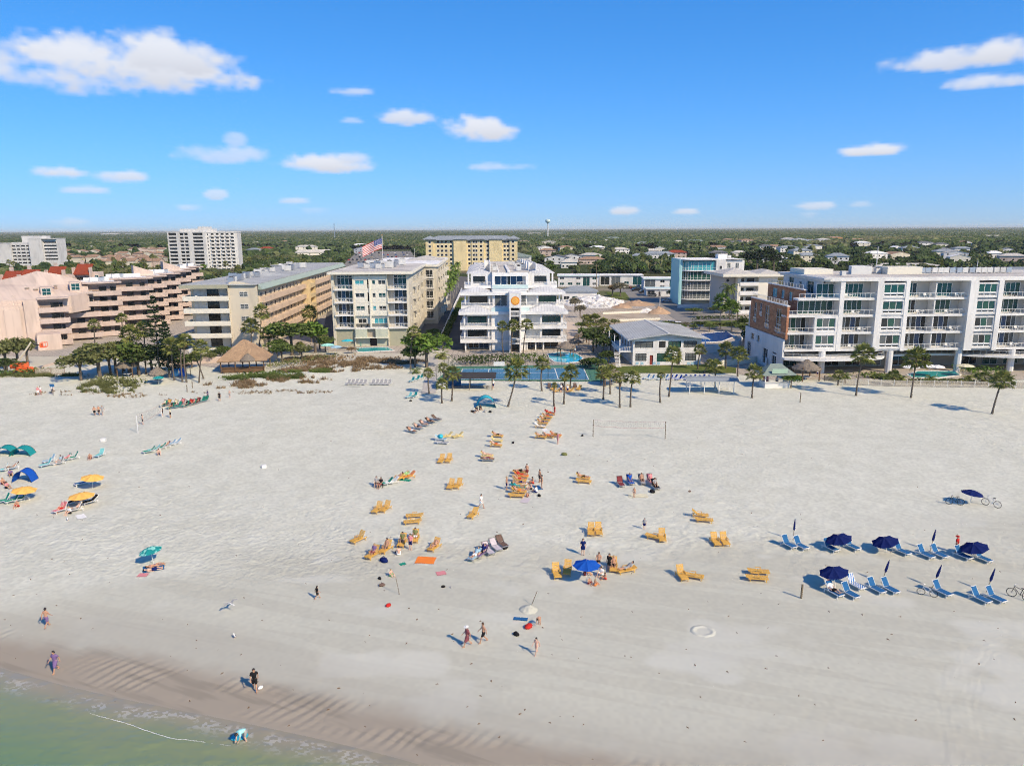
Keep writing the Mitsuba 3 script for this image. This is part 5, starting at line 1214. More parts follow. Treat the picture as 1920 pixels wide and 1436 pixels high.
heap('soil_heap', 'rough clump of soil and roots beside the grey road', 'mound', 1236, 588, 4.5, 3.5, 2.6, 'm_dirt', 12)
heap('rubble_mound', 'small grey white rubble pile left of the clump of soil', 'mound', 1212, 586, 4, 3, 1.6, 'm_rock', 14)
def low_wall(label, pts, h, t, m, cap=None, name='garden_wall', cat_='wall'):
    q = [g(a, b)[:2] for a, b in pts]
    B = Thing(name, label, cat_)
    for (x0, y0), (x1, y1) in zip(q[:-1], q[1:]):
        L = math.hypot(x1 - x0, y1 - y0)
        Lm = M4((x0, y0, 0), math.degrees(math.atan2(y1 - y0, x1 - x0)))
        B.box('wall_run', (0, -t / 2, 0), (L, t / 2, h), m, Lm)
        if cap: B.box('coping', (-.05, -t / 2 - .06, h), (L + .05, t / 2 + .06, h + .1), cap, Lm)
low_wall('white wall between the dark driveway and the palm strip', [(826, 640), (846, 592), (866, 545)], 1.3, .3, 'm_trim', 'm_stone')
low_wall('pale retaining wall edging the bare ground below the rubble', [(1130, 590), (1222, 586)], .9, .3, 'm_ivory')
low_wall('lower pale retaining wall across the bare ground', [(1128, 604), (1238, 600)], .8, .3, 'm_ivory')
low_wall('white wall beside the curved teal building', [(1270, 578), (1345, 577)], 1.6, .25, 'm_white')
low_wall('white garden wall around the blue pool right of the motel', [(1322, 650), (1322, 664), (1384, 652), (1394, 640)], 2.0, .25, 'm_white')
low_wall('white ramp wall left of the brick clad end', [(1390, 634), (1432, 676), (1436, 690)], 2.2, .25, 'm_white')
low_wall('long pink garden wall behind the thatched bar', [(300, 684), (415, 680), (520, 676)], 1.6, .25, 'm_pink')
low_wall('cream wall under the balconies of the cream building', [(355, 662), (440, 664)], 1.2, .25, 'm_trim')
low_wall('pale stone wall with green panels behind the palms, right of the motel', [(1330, 690), (1412, 680), (1436, 676)], 1.5, .25, 'm_ivory')
low_wall('pink slab wall beside the boom lift', [(64, 694), (118, 678)], .5, .3, 'm_pink')

# ---------------------------------------------------------------- pools
def pool(label, pts, m, h=.12):
    q = [tuple(g(a, b)[:2]) for a, b in pts]
    B = Thing('swimming_pool', label, 'pool')
    P0 = Polygon(q)
    ring = P0.buffer(.28).difference(P0)
    e = trimesh.creation.extrude_polygon(ring, h + .08, engine='earcut')
    B.add('rim', e, 'm_stone'); B.add('water', flat(q, h), m)
pool('bright turquoise pool right of the tiered white building', [(1028, 664), (1050, 661), (1078, 663), (1092, 672), (1086, 679), (1062, 681), (1040, 679), (1030, 672)], 'pool_water')
pool('pale green pool in front of the beige block', [(664, 653), (726, 652), (738, 658), (672, 661)], 'pool_teal')
pool('dark blue pool behind the white motel', [(1296, 640), (1312, 627), (1362, 622), (1376, 632), (1352, 641), (1312, 643)], 'pool_deep')
pool('teal pool between white umbrellas in front of the white condominium', [(1702, 704), (1720, 697), (1790, 697), (1800, 704), (1760, 709), (1712, 709)], 'pool_teal')

# ---------------------------------------------------------------- ball court and its fence
CG = [(818, 713), (848, 688), (1120, 684), (1134, 716)]
struct('court_floor', flat([tuple(g(*p)[:2]) for p in CG], .10), 'court_green')
CB = [(858, 712), (868, 692.5), (1094, 691), (1104, 712.5)]
struct('court_floor', flat([tuple(g(*p)[:2]) for p in CB], .108), 'court_blue')
def court_line(p, q, w=.16):
    a, b = g(*p)[:2], g(*q)[:2]
    n = np.array([-(b - a)[1], (b - a)[0]]) / np.linalg.norm(b - a) * w / 2
    return flat([a - n, b - n, b + n, a + n], .114)
lines = [((868, 692.5), (1094, 691)), ((858, 712), (1104, 712.5)), ((868, 692.5), (858, 712)), ((1094, 691), (1104, 712.5)), ((917, 692.5), (913, 712)), ((1040, 691.5), (1047, 712.5)), ((917, 701), (1043, 700.5)), ((978, 692), (978, 712))]
for p, q in lines: struct('court_marking', court_line(p, q, .2), 'm_trim')
def wire_fence(label, pts, h, gap, m='m_rail_dark', mesh=True, name='wire_fence', rails=(1.0,)):
    q = [g(a, b)[:2] for a, b in pts]
    B = Thing(name, label, 'fence')
    for (x0, y0), (x1, y1) in zip(q[:-1], q[1:]):
        L = math.hypot(x1 - x0, y1 - y0); n = max(1, round(L / gap))
        Lm = M4((x0, y0, 0), math.degrees(math.atan2(y1 - y0, x1 - x0)))
        for k in range(n + 1): B.post('post', (L * k / n, 0, 0), .05, h, m, L=Lm)
        for r in rails: B.box('rail', (0, -.025, h * r - .05), (L, .025, h * r), m, Lm)
        if mesh:
            B.add('wire_mesh', boxes([((L * k / (n * 7), -.004, .05), (L * k / (n * 7) + .008, .004, h - .05)) for k in range(1, n * 7)] + [((0, -.004, z), (L, .004, z + .008)) for z in np.arange(.3, h, .45)]), m, Lm, kind='stuff')
    return B
matte('m_rail_dark', (.035, .05, .045))
wire_fence('tall dark wire fence around the blue and green ball court', [(818, 713), (1134, 716), (1120, 684), (848, 688), (818, 713)], 3.0, 4.2)
net_a, net_b = g(978, 692), g(978, 712)
wire_fence('low net across the middle of the ball court', [(978, 693), (978, 711.5)], 1.0, 3.4, 'm_rail_dark', True, 'court_net')
def slat_fence(label, pts, h, m, gap=.42, name='picket_fence'):
    q = [g(a, b)[:2] for a, b in pts]
    B = Thing(name, label, 'fence')
    for (x0, y0), (x1, y1) in zip(q[:-1], q[1:]):
        L = math.hypot(x1 - x0, y1 - y0); n = int(L / 2.4)
        Lm = M4((x0, y0, 0), math.degrees(math.atan2(y1 - y0, x1 - x0)))
        for k in range(n + 1): B.box('post', (L * k / n - .06, -.06, 0), (L * k / n + .06, .06, h + .1), m, Lm)
        B.box('rail', (0, -.03, .2), (L, .03, .3), m, Lm); B.box('rail', (0, -.03, h - .15), (L, .03, h - .05), m, Lm)
        B.add('pickets', boxes([((x, -.05, .05), (x + .11, -.03, h)) for x in np.arange(.1, L, .2)]), 'm_taupe', Lm, kind='stuff')
slat_fence('long grey fence along the sand before the white condominium', [(1580, 722), (1700, 725), (1930, 728)], 1.3, 'm_pale_grey')
slat_fence('short dark timber fence left of the long grey one', [(1545, 714), (1585, 719)], 1.1, 'm_stick')
slat_fence('weathered fence by the boom lift', [(68, 706), (122, 702)], 1.7, 'm_pink_dark')

# ---------------------------------------------------------------- open shelters, kiosk, thatch
def shelter(label, px0, px1, py, depth, h, roof_m, post_m, rise=.7, name='beach_shelter', npost=3, curve_=False):
    a, b = g(px0, py), g(px1, py)
    L = float(np.linalg.norm(b - a))
    B = Thing(name, label, 'shelter', M=M4(a, math.degrees(math.atan2(b[1] - a[1], b[0] - a[0]))))
    for k in range(npost):
        for v in (.3, depth - .3): B.box('post', (.3 + (L - .75) * k / (npost - 1), v, 0), (.45 + (L - .75) * k / (npost - 1), v + .15, h), post_m)
    if curve_:
        s = np.linspace(0, 1, 7)
        top = [(-.4 + t * (depth + .8), h + rise * math.sin(t * math.pi)) for t in s]
        V = [(-.4, y, z) for y, z in top] + [(L + .4, y, z) for y, z in top] + [(-.4, y, z - .12) for y, z in top] + [(L + .4, y, z - .12) for y, z in top]
        f = []
        for i in range(6):
            f += [(i, 7 + i, 8 + i), (i, 8 + i, i + 1), (14 + i, 22 + i, 21 + i), (14 + i, 15 + i, 22 + i)]
        for i in range(6): f += [(i, i + 1, 15 + i), (i, 15 + i, 14 + i), (7 + i, 22 + i, 8 + i), (7 + i, 21 + i, 22 + i)]
        f += [(0, 14, 21), (0, 21, 7), (6, 13, 27), (6, 27, 20)]
        B.add('roof', mesh_of(V, f), roof_m)
    else:
        B.add('roof', gable_roof(0, L, 0, depth, h, rise, .4, .15, False), roof_m)
    return B, L
sh_, L_ = shelter('dark grey roofed timber shelter on the sand before the ball court', 834, 926, 732, 4.0, 2.7, 'r_dark', 'm_stick')
sh_.add('bench', boxes([((1.2, 1.6, .42), (L_ - 1, 2.1, .5)), ((1.6, 1.7, 0), (1.75, 2, .42)), ((L_ - 1.6, 1.7, 0), (L_ - 1.45, 2, .42))]), 'm_stick')
sh_.add('storage_box', boxes([((-1.6, .5, 0), (.2, 2.4, 1.3)), ((-1.7, .4, 1.3), (.3, 2.5, 1.4))]), 'm_trim'); sh_.add('wall_panel', boxes([((.2, 3.4, .2), (3.0, 3.5, 2.0))]), 'f_blue')
shelter('pale grey corrugated canopy on white posts beside the lounge chairs', 1290, 1380, 739, 3.6, 2.7, 'r_bluegrey', 'm_trim', .55, 'beach_canopy', 4, True)
def kiosk():
    K = Thing('beach_kiosk', 'small beach kiosk with grey green hipped roof and pale green panel, near the brick wall', 'kiosk', M=M4(g(1434, 728), 3))
    K.add('counter', boxes([((0, 0, 0), (5.2, .25, 1.2)), ((0, 0, 0), (.25, 3.2, 1.2)), ((5.0, 0, 0), (5.2, 3.2, 1.2))]), 'm_stone'); K.add('counter_top', boxes([((-.2, -.3, 1.2), (5.4, .4, 1.28))]), 'm_trim')
    for u in (0, 5.0):
        for v in (.1, 3.0): K.box('post', (u, v, 1.28), (u + .2, v + .2, 2.9), 'm_trim')
    K.add('roof', hip_roof(-.4, 5.6, -.3, 3.5, 2.9, 1.9, .5), 'r_green')
    sg = K.add('sign_board', boxes([((1.0, -.75, 3.2), (4.2, -.6, 4.1))]), 'm_kioskgreen')
    K.add('fridge', boxes([((.6, 2.2, 0), (1.6, 2.9, 1.9))]), 'f_pink')
matte('m_kioskgreen', (.34, .48, .38))
kiosk()
def thatch_roof(r0, h, z, sides=10, seed=0, square=None):
    q = np.random.default_rng(seed)
    rings = []
    for k, t in enumerate(np.linspace(0, 1, 9)):
        rr = r0 * (1 - t) ** .92
        n = 40
        a = np.arange(n) * 2 * np.pi / n
        rad = rr * (1 + q.uniform(-.04, .04, n))
        x, y = rad * np.cos(a), rad * np.sin(a)
        if square:
            m = np.maximum(np.abs(np.cos(a)) , np.abs(np.sin(a)))
            x, y = rad * np.cos(a) / m * square[0], rad * np.sin(a) / m * square[1]
        zz = z + h * t + .08 * np.sin(k * 3) + q.uniform(-.08, .05, n) * (1 if k else 2.2)
        rings.append(np.stack([x, y, zz], -1))
    V = np.vstack(rings + [[[0, 0, z + h * 1.02]]])
    F = []
    for k in range(8):
        for i in range(40):
            a, b = k * 40 + i, k * 40 + (i + 1) % 40
            F += [(a, b, b + 40), (a, b + 40, a + 40)]
    m = len(V) - 1
    F += [(320 + i, 320 + (i + 1) % 40, m) for i in range(40)]
    low = rings[0] * np.array([.97, .97, 1]) - np.array([0, 0, .25])
    n = len(V); V = np.vstack([V, low])
    for i in range(40): F += [(n + i, n + (i + 1) % 40, (i + 1) % 40), (n + i, (i + 1) % 40, i)]
    V = np.vstack([V, [[0, 0, z + h * .9]]]); m2 = len(V) - 1
    F += [(n + (i + 1) % 40, n + i, m2) for i in range(40)]
    return mesh_of(V, F)
def hut(px, py, r, z, h, m, label, posts=4, square=None, M=None, name='thatched_hut', table=True):
    B = Thing(name, label, 'hut', M=M4(g(px, py), 8))
    B.add('roof', thatch_roof(r, h, z, seed=int(px), square=square), m)
    if posts == 1: B.add('post', tube([(0, 0, 0), (0, 0, z + h * .8)], .12, 7), 'm_stick')
    else:
        sx, sy = square or (.75, .75)
        for a in (-1, 1) if posts == 4 else (-1, -.33, .33, 1):
            for b in (-1, 1): B.add('post', tube([(a * r * sx * .85, b * r * sy * .85, 0), (a * r * sx * .85, b * r * sy * .85, z + .5)], .13, 7), 'm_brown')
    if table: B.add('table', boxes([((-.8, -.8, .7), (.8, .8, .78)), ((-.1, .2, 0), (.1, .4, .7))]), 'm_trim')
    return B
b_ = hut(462, 693, 5.6, 2.9, 4.4, 'thatch_new', 'large bar pavilion with a new orange brown thatched roof', 8, (1.0, .8), name='thatched_pavilion', table=False)
b_.add('bar_counter', boxes([((-4.6, -3.6, 0), (4.6, -3.1, 1.1)), ((-4.8, -3.8, 1.1), (4.8, -2.9, 1.2))]), 'm_brown'); b_.add('roof_lantern', thatch_roof(1.7, 1.5, 4.0, seed=3).apply_translation([1.4, -4.2, -.9]), 'thatch_old')
for k in range(6): b_.add('stool', cat(tube([(-4 + k * 1.6, -4.4, 0), (-4 + k * 1.6, -4.4, .72)], .06, 5), boxes([((-4.2 + k * 1.6, -4.6, .72), (-3.8 + k * 1.6, -4.2, .8))])), 'm_brown')
hut(240, 706, 2.5, 2.5, 1.9, 'thatch_old', 'grey thatched beach hut under the bushy palms, the farther of two', 4)
hut(297, 719, 1.9, 2.3, 1.4, 'thatch_old', 'grey thatched parasol hut on a single post on open sand', 1)
hut(1511, 712, 3.0, 2.6, 1.9, 'thatch_old', 'grey thatched hut against the terrace of the white condominium', 4)
hut(1060, 668, 2.6, 2.4, 1.5, 'thatch_old', 'grey thatched hut beside the turquoise pool', 4)
hut(1145, 722, 2.6, 2.3, 1.6, 'thatch_old', 'grey thatched shade in the palm clump right of the ball court', 4)
hut(1092, 645, 2.4, 2.3, 1.5, 'thatch_old', 'grey thatched hut between the turquoise pool and the bare ground', 4)
hut(1078, 655, 1.7, 2.2, 1.2, 'thatch_old', 'small thatched hut left of the bigger one above the turquoise pool', 1)
def stall():
    S = Thing('blue_stall', 'beach stall with blue cloth panels between the slim palms and the thatched bar', 'stall', M=M4(g(322, 708), 4))
    for u in (0, 3.2):
        for v in (0, 2.4): S.box('post', (u, v, 0), (u + .12, v + .12, 2.4), 'm_stick')
    S.add('cloth_panel', boxes([((.12, -.02, .3), (1.6, .03, 2.1))]), 'f_blue'); S.add('cloth_panel', boxes([((1.75, -.02, .3), (3.2, .03, 2.1))]), 'f_royal'); S.add('roof', boxes([((-.3, -.4, 2.4), (3.6, 2.8, 2.5))]), 'm_brown')
stall()
def boom_lift():
    B = Thing('boom_lift', 'orange boom lift with a cream telescopic arm raised beside the pink condominium', 'boom lift', M=M4(g(48, 700), 18))
    B.add('chassis', boxes([((-2.0, -1.1, .55), (2.0, 1.1, 1.15)), ((-1.4, -.9, 1.15), (1.4, .9, 1.35))]), 'm_orange_paint')
    B.add('turntable', boxes([((-2.5, -1.15, 1.4), (.9, -.2, 2.5)), ((-2.6, .25, 1.4), (.6, 1.15, 2.4)), ((-2.6, -1.15, 1.4), (-1.2, 1.15, 2.2))]), 'm_orange_paint')
    for x in (-1.4, 1.4):
        for y in (-1.15, 1.15): B.add('wheel', tube([(x, y - .2, .5), (x, y + .2, .5)], .5, 14), 'm_rubber')
    B.add('boom', cat(tube([(-1.6, 0, 2.3), (.4, 0, 5.0)], .24, 4), tube([(.4, 0, 5.0), (2.0, 0, 7.2)], .17, 4)), 'm_cream_paint')
    B.add('jib', tube([(2.0, 0, 7.2), (2.6, 0, 6.6), (3.9, 0, 6.3)], .13, 4), 'm_dark')
    B.add('basket', boxes([((3.8, -.9, 5.9), (5.0, .9, 6.0)), ((3.8, -.9, 6.9), (5.0, -.82, 7.0)), ((3.8, .82, 6.9), (5.0, .9, 7.0)), ((4.92, -.9, 6.9), (5.0, .9, 7.0)), ((3.8, -.9, 6.0), (3.88, -.82, 6.9)), ((4.92, -.9, 6.0), (5.0, -.82, 6.9)), ((3.8, .82, 6.0), (3.88, .9, 6.9)), ((4.92, .82, 6.0), (5.0, .9, 6.9)), ((3.8, -.9, 6.0), (4.1, .9, 6.8))]), 'm_orange_paint')
boom_lift()
# posts and marker signs on the sand
for px, py, h, lab in ((351, 735, 1.5, 'short timber post in the sand before the slim palms, the nearer of two'), (361, 728, 1.5, 'short timber post in the sand before the slim palms, the farther of two'), (1500, 755, 1.9, 'lone dark post in the sand below the kiosk'), (1502, 1121, 1.3, 'thin dark stake in the sand left of the striped lounge chair'), (115, 742, 1.2, 'rough post at the edge of the dune plants')):
    single('timber_post', tube([(0, 0, -.2), (.03, 0, h)], .09, 7), 'm_stick', lab, 'post', M=M4(g(px, py)))
s_ = Thing('beach_sign', 'blue sign board on a thin post at the foot of the left dune', 'sign', M=M4(g(100, 741), 0))
s_.add('post', tube([(0, 0, 0), (0, 0, 2.4)], .05, 6), 'm_stick'); s_.add('board', boxes([((-.45, -.07, 1.7), (.45, -.03, 2.3))]), 'f_blue')
w_ = Thing('beach_sign', 'white notice board standing before the hedge above the ball court', 'sign', M=M4(g(936, 690), 0))
w_.add('board', boxes([((-1.3, 0, .5), (1.3, .08, 1.5))]), 'm_trim'); w_.box('leg', (-1.1, .02, 0), (-1.0, .1, .5), 'm_stick'); w_.box('leg', (1.0, .02, 0), (1.1, .1, .5), 'm_stick')
# ---------------------------------------------------------------- palms, trees, plants
def gs(px, py):
    p = g(px, py)
    if p[1] < 198: p[2] = float(beach_z(np.array([p[0]]), np.array([p[1]]))[0])
    return p
def tri_soup(c, size, q, flat_=1.0):
    """leaf clumps: crossed triangles about the points c"""
    n = len(c)
    a = q.normal(size=(n, 3)); a /= np.linalg.norm(a, axis=1, keepdims=True)
    b = q.normal(size=(n, 3)); b -= a * (a * b).sum(1, keepdims=True); b /= np.linalg.norm(b, axis=1, keepdims=True)
    s = (size * q.uniform(.55, 1.25, n))[:, None]
    a, b = a * s, b * s
    b = b * np.array([1, 1, flat_])
    V = np.stack([c - a * .6 - b * .5, c + a * .75 - b * .25, c + a * .1 + b * .8, c - a * .55 + b * .35], 1).reshape(-1, 3)
    k = np.arange(n) * 4
    return mesh_of(V, np.vstack([np.stack([k, k + 1, k + 2], -1), np.stack([k, k + 2, k + 3], -1)]))
def crown_mesh(seed, rx, rz, n, leaf, lobes=9, hollow=.55):
    q = np.random.default_rng(seed)
    cs = q.normal(size=(lobes, 3)); cs /= np.linalg.norm(cs, axis=1, keepdims=True)
    cs = cs * np.array([rx * .62, rx * .62, rz * .55]) * q.uniform(.55, 1.0, (lobes, 1)); cs[:, 2] = np.abs(cs[:, 2]) * .9 - rz * .12
    rs = q.uniform(.32, .55, lobes) * rx
    w = q.choice(lobes, n, p=rs ** 2 / (rs ** 2).sum())
    d = q.normal(size=(n, 3)); d /= np.linalg.norm(d, axis=1, keepdims=True)
    r = rs[w] * q.uniform(hollow, 1.06, n)
    return tri_soup(cs[w] + d * r[:, None] * np.array([1, 1, .8]), leaf, q)
def fan_palm(seed, n=46, r=1.0):
    q = np.random.default_rng(seed)
    V, F, DV, DF = [], [], [], []
    def frond(el, az, pet, fan, droop, V, F):
        d = np.array([math.cos(el) * math.cos(az), math.cos(el) * math.sin(az), math.sin(el)])
        s = np.array([-math.sin(az), math.cos(az), 0.0]); s = s * math.cos(.4 * q.normal()) + np.cross(d, s) * .5 * q.normal() * .5
        p = d * pet - np.array([0, 0, droop * .2]) * pet
        b = len(V)
        V += [np.zeros(3) + s * .02, np.zeros(3) - s * .02, p]
        F.append((b, b + 1, b + 2))
        k = 9
        t = np.linspace(-1.45, 1.45, k)
        for i, a in enumerate(t):
            L = fan * (1 - .28 * abs(a) / 1.45) * q.uniform(.88, 1.08)
            tip = p + (d * math.cos(a) + s * math.sin(a)) * L - np.array([0, 0, droop * L * (.35 + .4 * abs(math.sin(a)))])
            a0, a1 = a - .16, a + .16
            m0 = p + (d * math.cos(a0) + s * math.sin(a0)) * L * .6 - np.array([0, 0, droop * L * .14]); m1 = p + (d * math.cos(a1) + s * math.sin(a1)) * L * .6 - np.array([0, 0, droop * L * .14])
            b = len(V); V += [p, m0, tip, m1]; F += [(b, b + 1, b + 2), (b, b + 2, b + 3)]
    for i in range(n):
        el = -.55 + 1.95 * (i + .5) / n + q.normal() * .08
        frond(el, i * 2.39996 + q.normal() * .15, q.uniform(.8, 1.05) * r, q.uniform(.75, 1.0) * r, .35 + .5 * max(0, .7 - el), V, F)
    for i in range(9):
        frond(-1.05 + q.normal() * .15, i * .7 + q.normal() * .2, .8 * r, .6 * r, .5, DV, DF)
    return P(mesh_of(V, F)), P(mesh_of(DV, DF))
def feather_palm(seed, n=17, L=2.7):
    q = np.random.default_rng(seed)
    V, F = [], []
    for i in range(n):
        az, el = i * 2.39996 + q.normal() * .12, 1.35 - 1.75 * (i + .5) / n
        dh = np.array([math.cos(az), math.sin(az), 0]); s = np.array([-math.sin(az), math.cos(az), 0])
        pts = [np.zeros(3)]; e = el
        for k in range(9):
            pts.append(pts[-1] + (dh * math.cos(e) + np.array([0, 0, math.sin(e)])) * L / 9); e -= .17 + .05 * q.random()
        for k in range(1, 10):
            w = .62 * L / 2.7 * math.sin(.35 + 2.5 * k / 10) + .08
            for sg in (-1, 1):
                a, b_ = pts[k - 1] * .5 + pts[k] * .5, pts[k]
                tip = b_ + s * sg * w - np.array([0, 0, w * (.45 + .3 * q.random())]) + (pts[k] - pts[k - 1]) * .7
                b = len(V); V += [pts[k - 1], tip, b_]; F.append((b, b + 1, b + 2))
                tip2 = a + s * sg * w * .9 - np.array([0, 0, w * .4]) + (pts[k] - pts[k - 1]) * .5
                b = len(V); V += [pts[k - 1] * .8 + pts[k] * .2, tip2, a + (pts[k] - pts[k - 1]) * .3]; F.append((b, b + 1, b + 2))
    return P(mesh_of(V, F))
FANS = [fan_palm(k) for k in range(5)]
FEATHERS = [feather_palm(20 + k) for k in range(3)]
npalm = 0
def palm(base, top, wpx, label, kind='fan', m=None, group=None, name='palm_tree', bark='m_palm_bark', r=.16):
    """base and crown centre as the photograph shows them; the crown stands at the base's distance"""
    global npalm
    npalm += 1
    b = gs(*base); t = at_dist(*top, b[1] + rng.uniform(-.4, .4))
    R = wpx / 2 * (np.linalg.norm(t - EYE)) / F
    B = Thing(name, label, 'palm tree', group, M=M4(b))
    d = t - b
    s = np.linspace(0, 1, 8)
    bend = rng.uniform(-.04, .04) * d[2]
    pts = [(d[0] * (k ** 1.15) + bend * math.sin(k * 3.1), d[1] * k, d[2] * k - .15 * (k == 0)) for k in s]
    B.add('trunk', tube(pts, r * np.interp(s, [0, .12, .5, 1], [1.45, 1.0, .9, .82]), 8), bark, smooth=True)
    if kind == 'fan':
        k = npalm % 5
        B.add('crown', FANS[k][0], m or 'l_palm', M4(d, rng.uniform(0, 360), (R / 1.5, R / 1.5, R / 1.5 * rng.uniform(.85, 1.1))))
        if m is None: B.add('dead_fronds', FANS[k][1], 'l_dead', M4(d - np.array([0, 0, .15]), rng.uniform(0, 360), R / 1.9))
    else:
        B.add('crown', FEATHERS[npalm % 3], m or 'l_palmgreen', M4(d, rng.uniform(0, 360), R / 2.35))
PALMS = [
    ((952, 763), (969, 692), 44, 'leaning palm on the sand in front of the ball court, tallest of its row'), ((1016, 733), (1017, 682), 31, 'palm with a straight trunk standing just in front of the blue court'),
    ((847, 752), (849, 699), 31, 'palm before the dark roofed shelter, the taller of the two in front of it'), ((829, 756), (829, 720), 23, 'small palm before the left end of the dark roofed shelter'),
    ((805, 738), (803, 699), 22, 'palm by the pale path at the left end of the ball court'), ((835, 722), (832, 690), 22, 'bushy palm at the left corner of the ball court fence'),
    ((1039, 762), (1040, 722), 12, 'thin palm with a tuft of small fronds, left in the group below the ball court'), ((1057, 758), (1059, 706), 20, 'slim palm in the group below the ball court, just right of the thin tufted one'),
    ((1069, 728), (1071, 696), 30, 'full palm against the right half of the ball court'), ((1131, 749), (1131, 699), 31, 'dark palm at the right end of the ball court fence'), ((1144, 739), (1144, 696), 28, 'palm half behind the dark one at the right end of the ball court'),
    ((1162, 764), (1162, 708), 28, 'palm in the right clump below the ball court, its trunk reaching lowest on the sand'), ((1182, 763), (1187, 707), 31, 'rightmost palm of the clump beside the ball court'), ((1238, 755), (1240, 703), 15, 'trunk with a small thin crown left of the pale canopy'),
    ((1254, 744), (1262, 665), 34, 'tall palm in front of the white motel'), ((1341, 729), (1342, 687), 27, 'palm rising behind the pale corrugated canopy'), ((1410, 746), (1415, 698), 32, 'palm standing alone left of the beach kiosk'),
    ((1308, 693), (1313, 655), 24, 'palm at the right corner of the white motel'), ((1361, 691), (1362, 654), 30, 'left palm of the pair between the motel and the kiosk'), ((1383, 706), (1387, 663), 30, 'right palm of the pair between the motel and the kiosk'),
    ((1605, 742), (1620, 664), 40, 'tall palm before the white condominium, left of the teal pool'), ((1708, 746), (1719, 672), 42, 'tall palm before the white condominium at the teal pool'), ((1860, 776), (1879, 712), 36, 'palm on open sand at the far right with a long thin shadow'),
    ((944, 668), (942, 611), 21, 'left palm of the trio before the stair tower'), ((958, 668), (963, 610), 25, 'middle palm of the trio before the stair tower'), ((981, 668), (988, 608), 25, 'right palm of the trio before the stair tower'),
    ((770, 694), (776, 622), 28, 'palm at the right foot of the beige block'), ((327, 713), (321, 648), 31, 'left palm of the slim group before the thatched bar'), ((342, 716), (338, 645), 24, 'second palm of the slim group before the thatched bar'), ((350, 717), (346, 638), 30, 'tallest palm of the slim group before the thatched bar'),
    ((373, 718), (377, 650), 30, 'right palm of the slim group before the thatched bar'), ((382, 711), (366, 668), 24, 'short palm behind the slim group before the thatched bar'), ((184, 700), (176, 608), 20, 'tall thin palm before the pink balconies'), ((236, 690), (228, 596), 18, 'very tall thin palm in front of the pink condominium'),
    ((247, 700), (243, 626), 34, 'bushy palm among the group before the pink condominium, left one'), ((274, 702), (270, 618), 36, 'bushy palm among the group before the pink condominium, right one'), ((485, 664), (490, 585), 29, 'tallest palm before the end wall of the cream building'),
    ((473, 664), (470, 611), 33, 'left palm before the end wall of the cream building'), ((505, 664), (503, 624), 29, 'right palm before the end wall of the cream building'), ((584, 642), (580, 585), 29, 'palm beside the long galleries of the cream building'),
    ((1120, 634), (1116, 600), 30, 'palm beside the bare ground below the rubble'), ((1145, 660), (1148, 630), 30, 'large palm left of the white motel'), ((1136, 640), (1133, 606), 24, 'palm between rubble and the white motel'), ((1104, 628), (1101, 604), 22, 'short palm at the right wall of the tiered building'),
    ((563, 668), (563, 650), 20, 'short palm in the dune plants left of the beige block'), ((1320, 700), (1331, 682), 20, 'low palm by the lawn right of the motel'), ((1571, 722), (1574, 703), 20, 'low palm at the fence left of the teal pool'), ((1678, 722), (1676, 704), 22, 'low palm at the grey fence, left of the white umbrellas'), ((1852, 722), (1846, 706), 20, 'low palm behind the grey fence at the right')]
for b, t, w, lab in PALMS: palm(b, t, w, lab)
for b, t, w, lab in (((1349, 615), (1353, 566), 33, 'left of the slim tall palms on the lawn before the cream wing'), ((1371, 616), (1371, 575), 30, 'right of the slim tall palms on the lawn before the cream wing')):
    palm(b, t, w, 'bright palm, ' + lab, m='l_palmbright', bark='m_grey_bark')
palm((1368, 600), (1367, 540), 33, 'tall feathery palm close to the cream wing', 'feather')
palm((1383, 606), (1381, 572), 20, 'feathery palm half hidden by the slim tall palms', 'feather')
for k, (px, py, tx, ty, w) in enumerate(((838, 586, 834, 545, 24), (846, 578, 843, 535, 24), (843, 570, 850, 524, 24), (850, 560, 845, 513, 22), (856, 552, 856, 508, 20), (852, 548, 850, 500, 18), (860, 540, 858, 495, 17))):
    palm((px, py), (tx, ty), w, f'tall bright green feather palm beside the dark driveway, {ORD[k]} from the front', 'feather', 'l_palmbright', 'palms along the driveway', bark='m_grey_bark')
for k, (px, py) in enumerate(((1560, 712), (1585, 710), (1640, 709), (1660, 712), (1690, 714), (1745, 714), (1815, 713), (1832, 708), (1870, 712), (1890, 716), (828, 672), (780, 700))):
    o = gs(px, py)
    single('low_palm', FEATHERS[k % 3], 'l_palmgreen' if k % 2 else 'l_palm', 'low feathery palm plant ' + (f'behind the fence of the white condominium, {ORD[k]} from the left' if k < 10 else ('beside the pale path to the ball court' if k == 10 else 'at the right foot of the beige block')), 'plant', 'low palm plants behind the fence' if k < 10 else None, M=M4(o + np.array([0, 0, .5]), k * 40, .62 if k != 10 else 1.0))

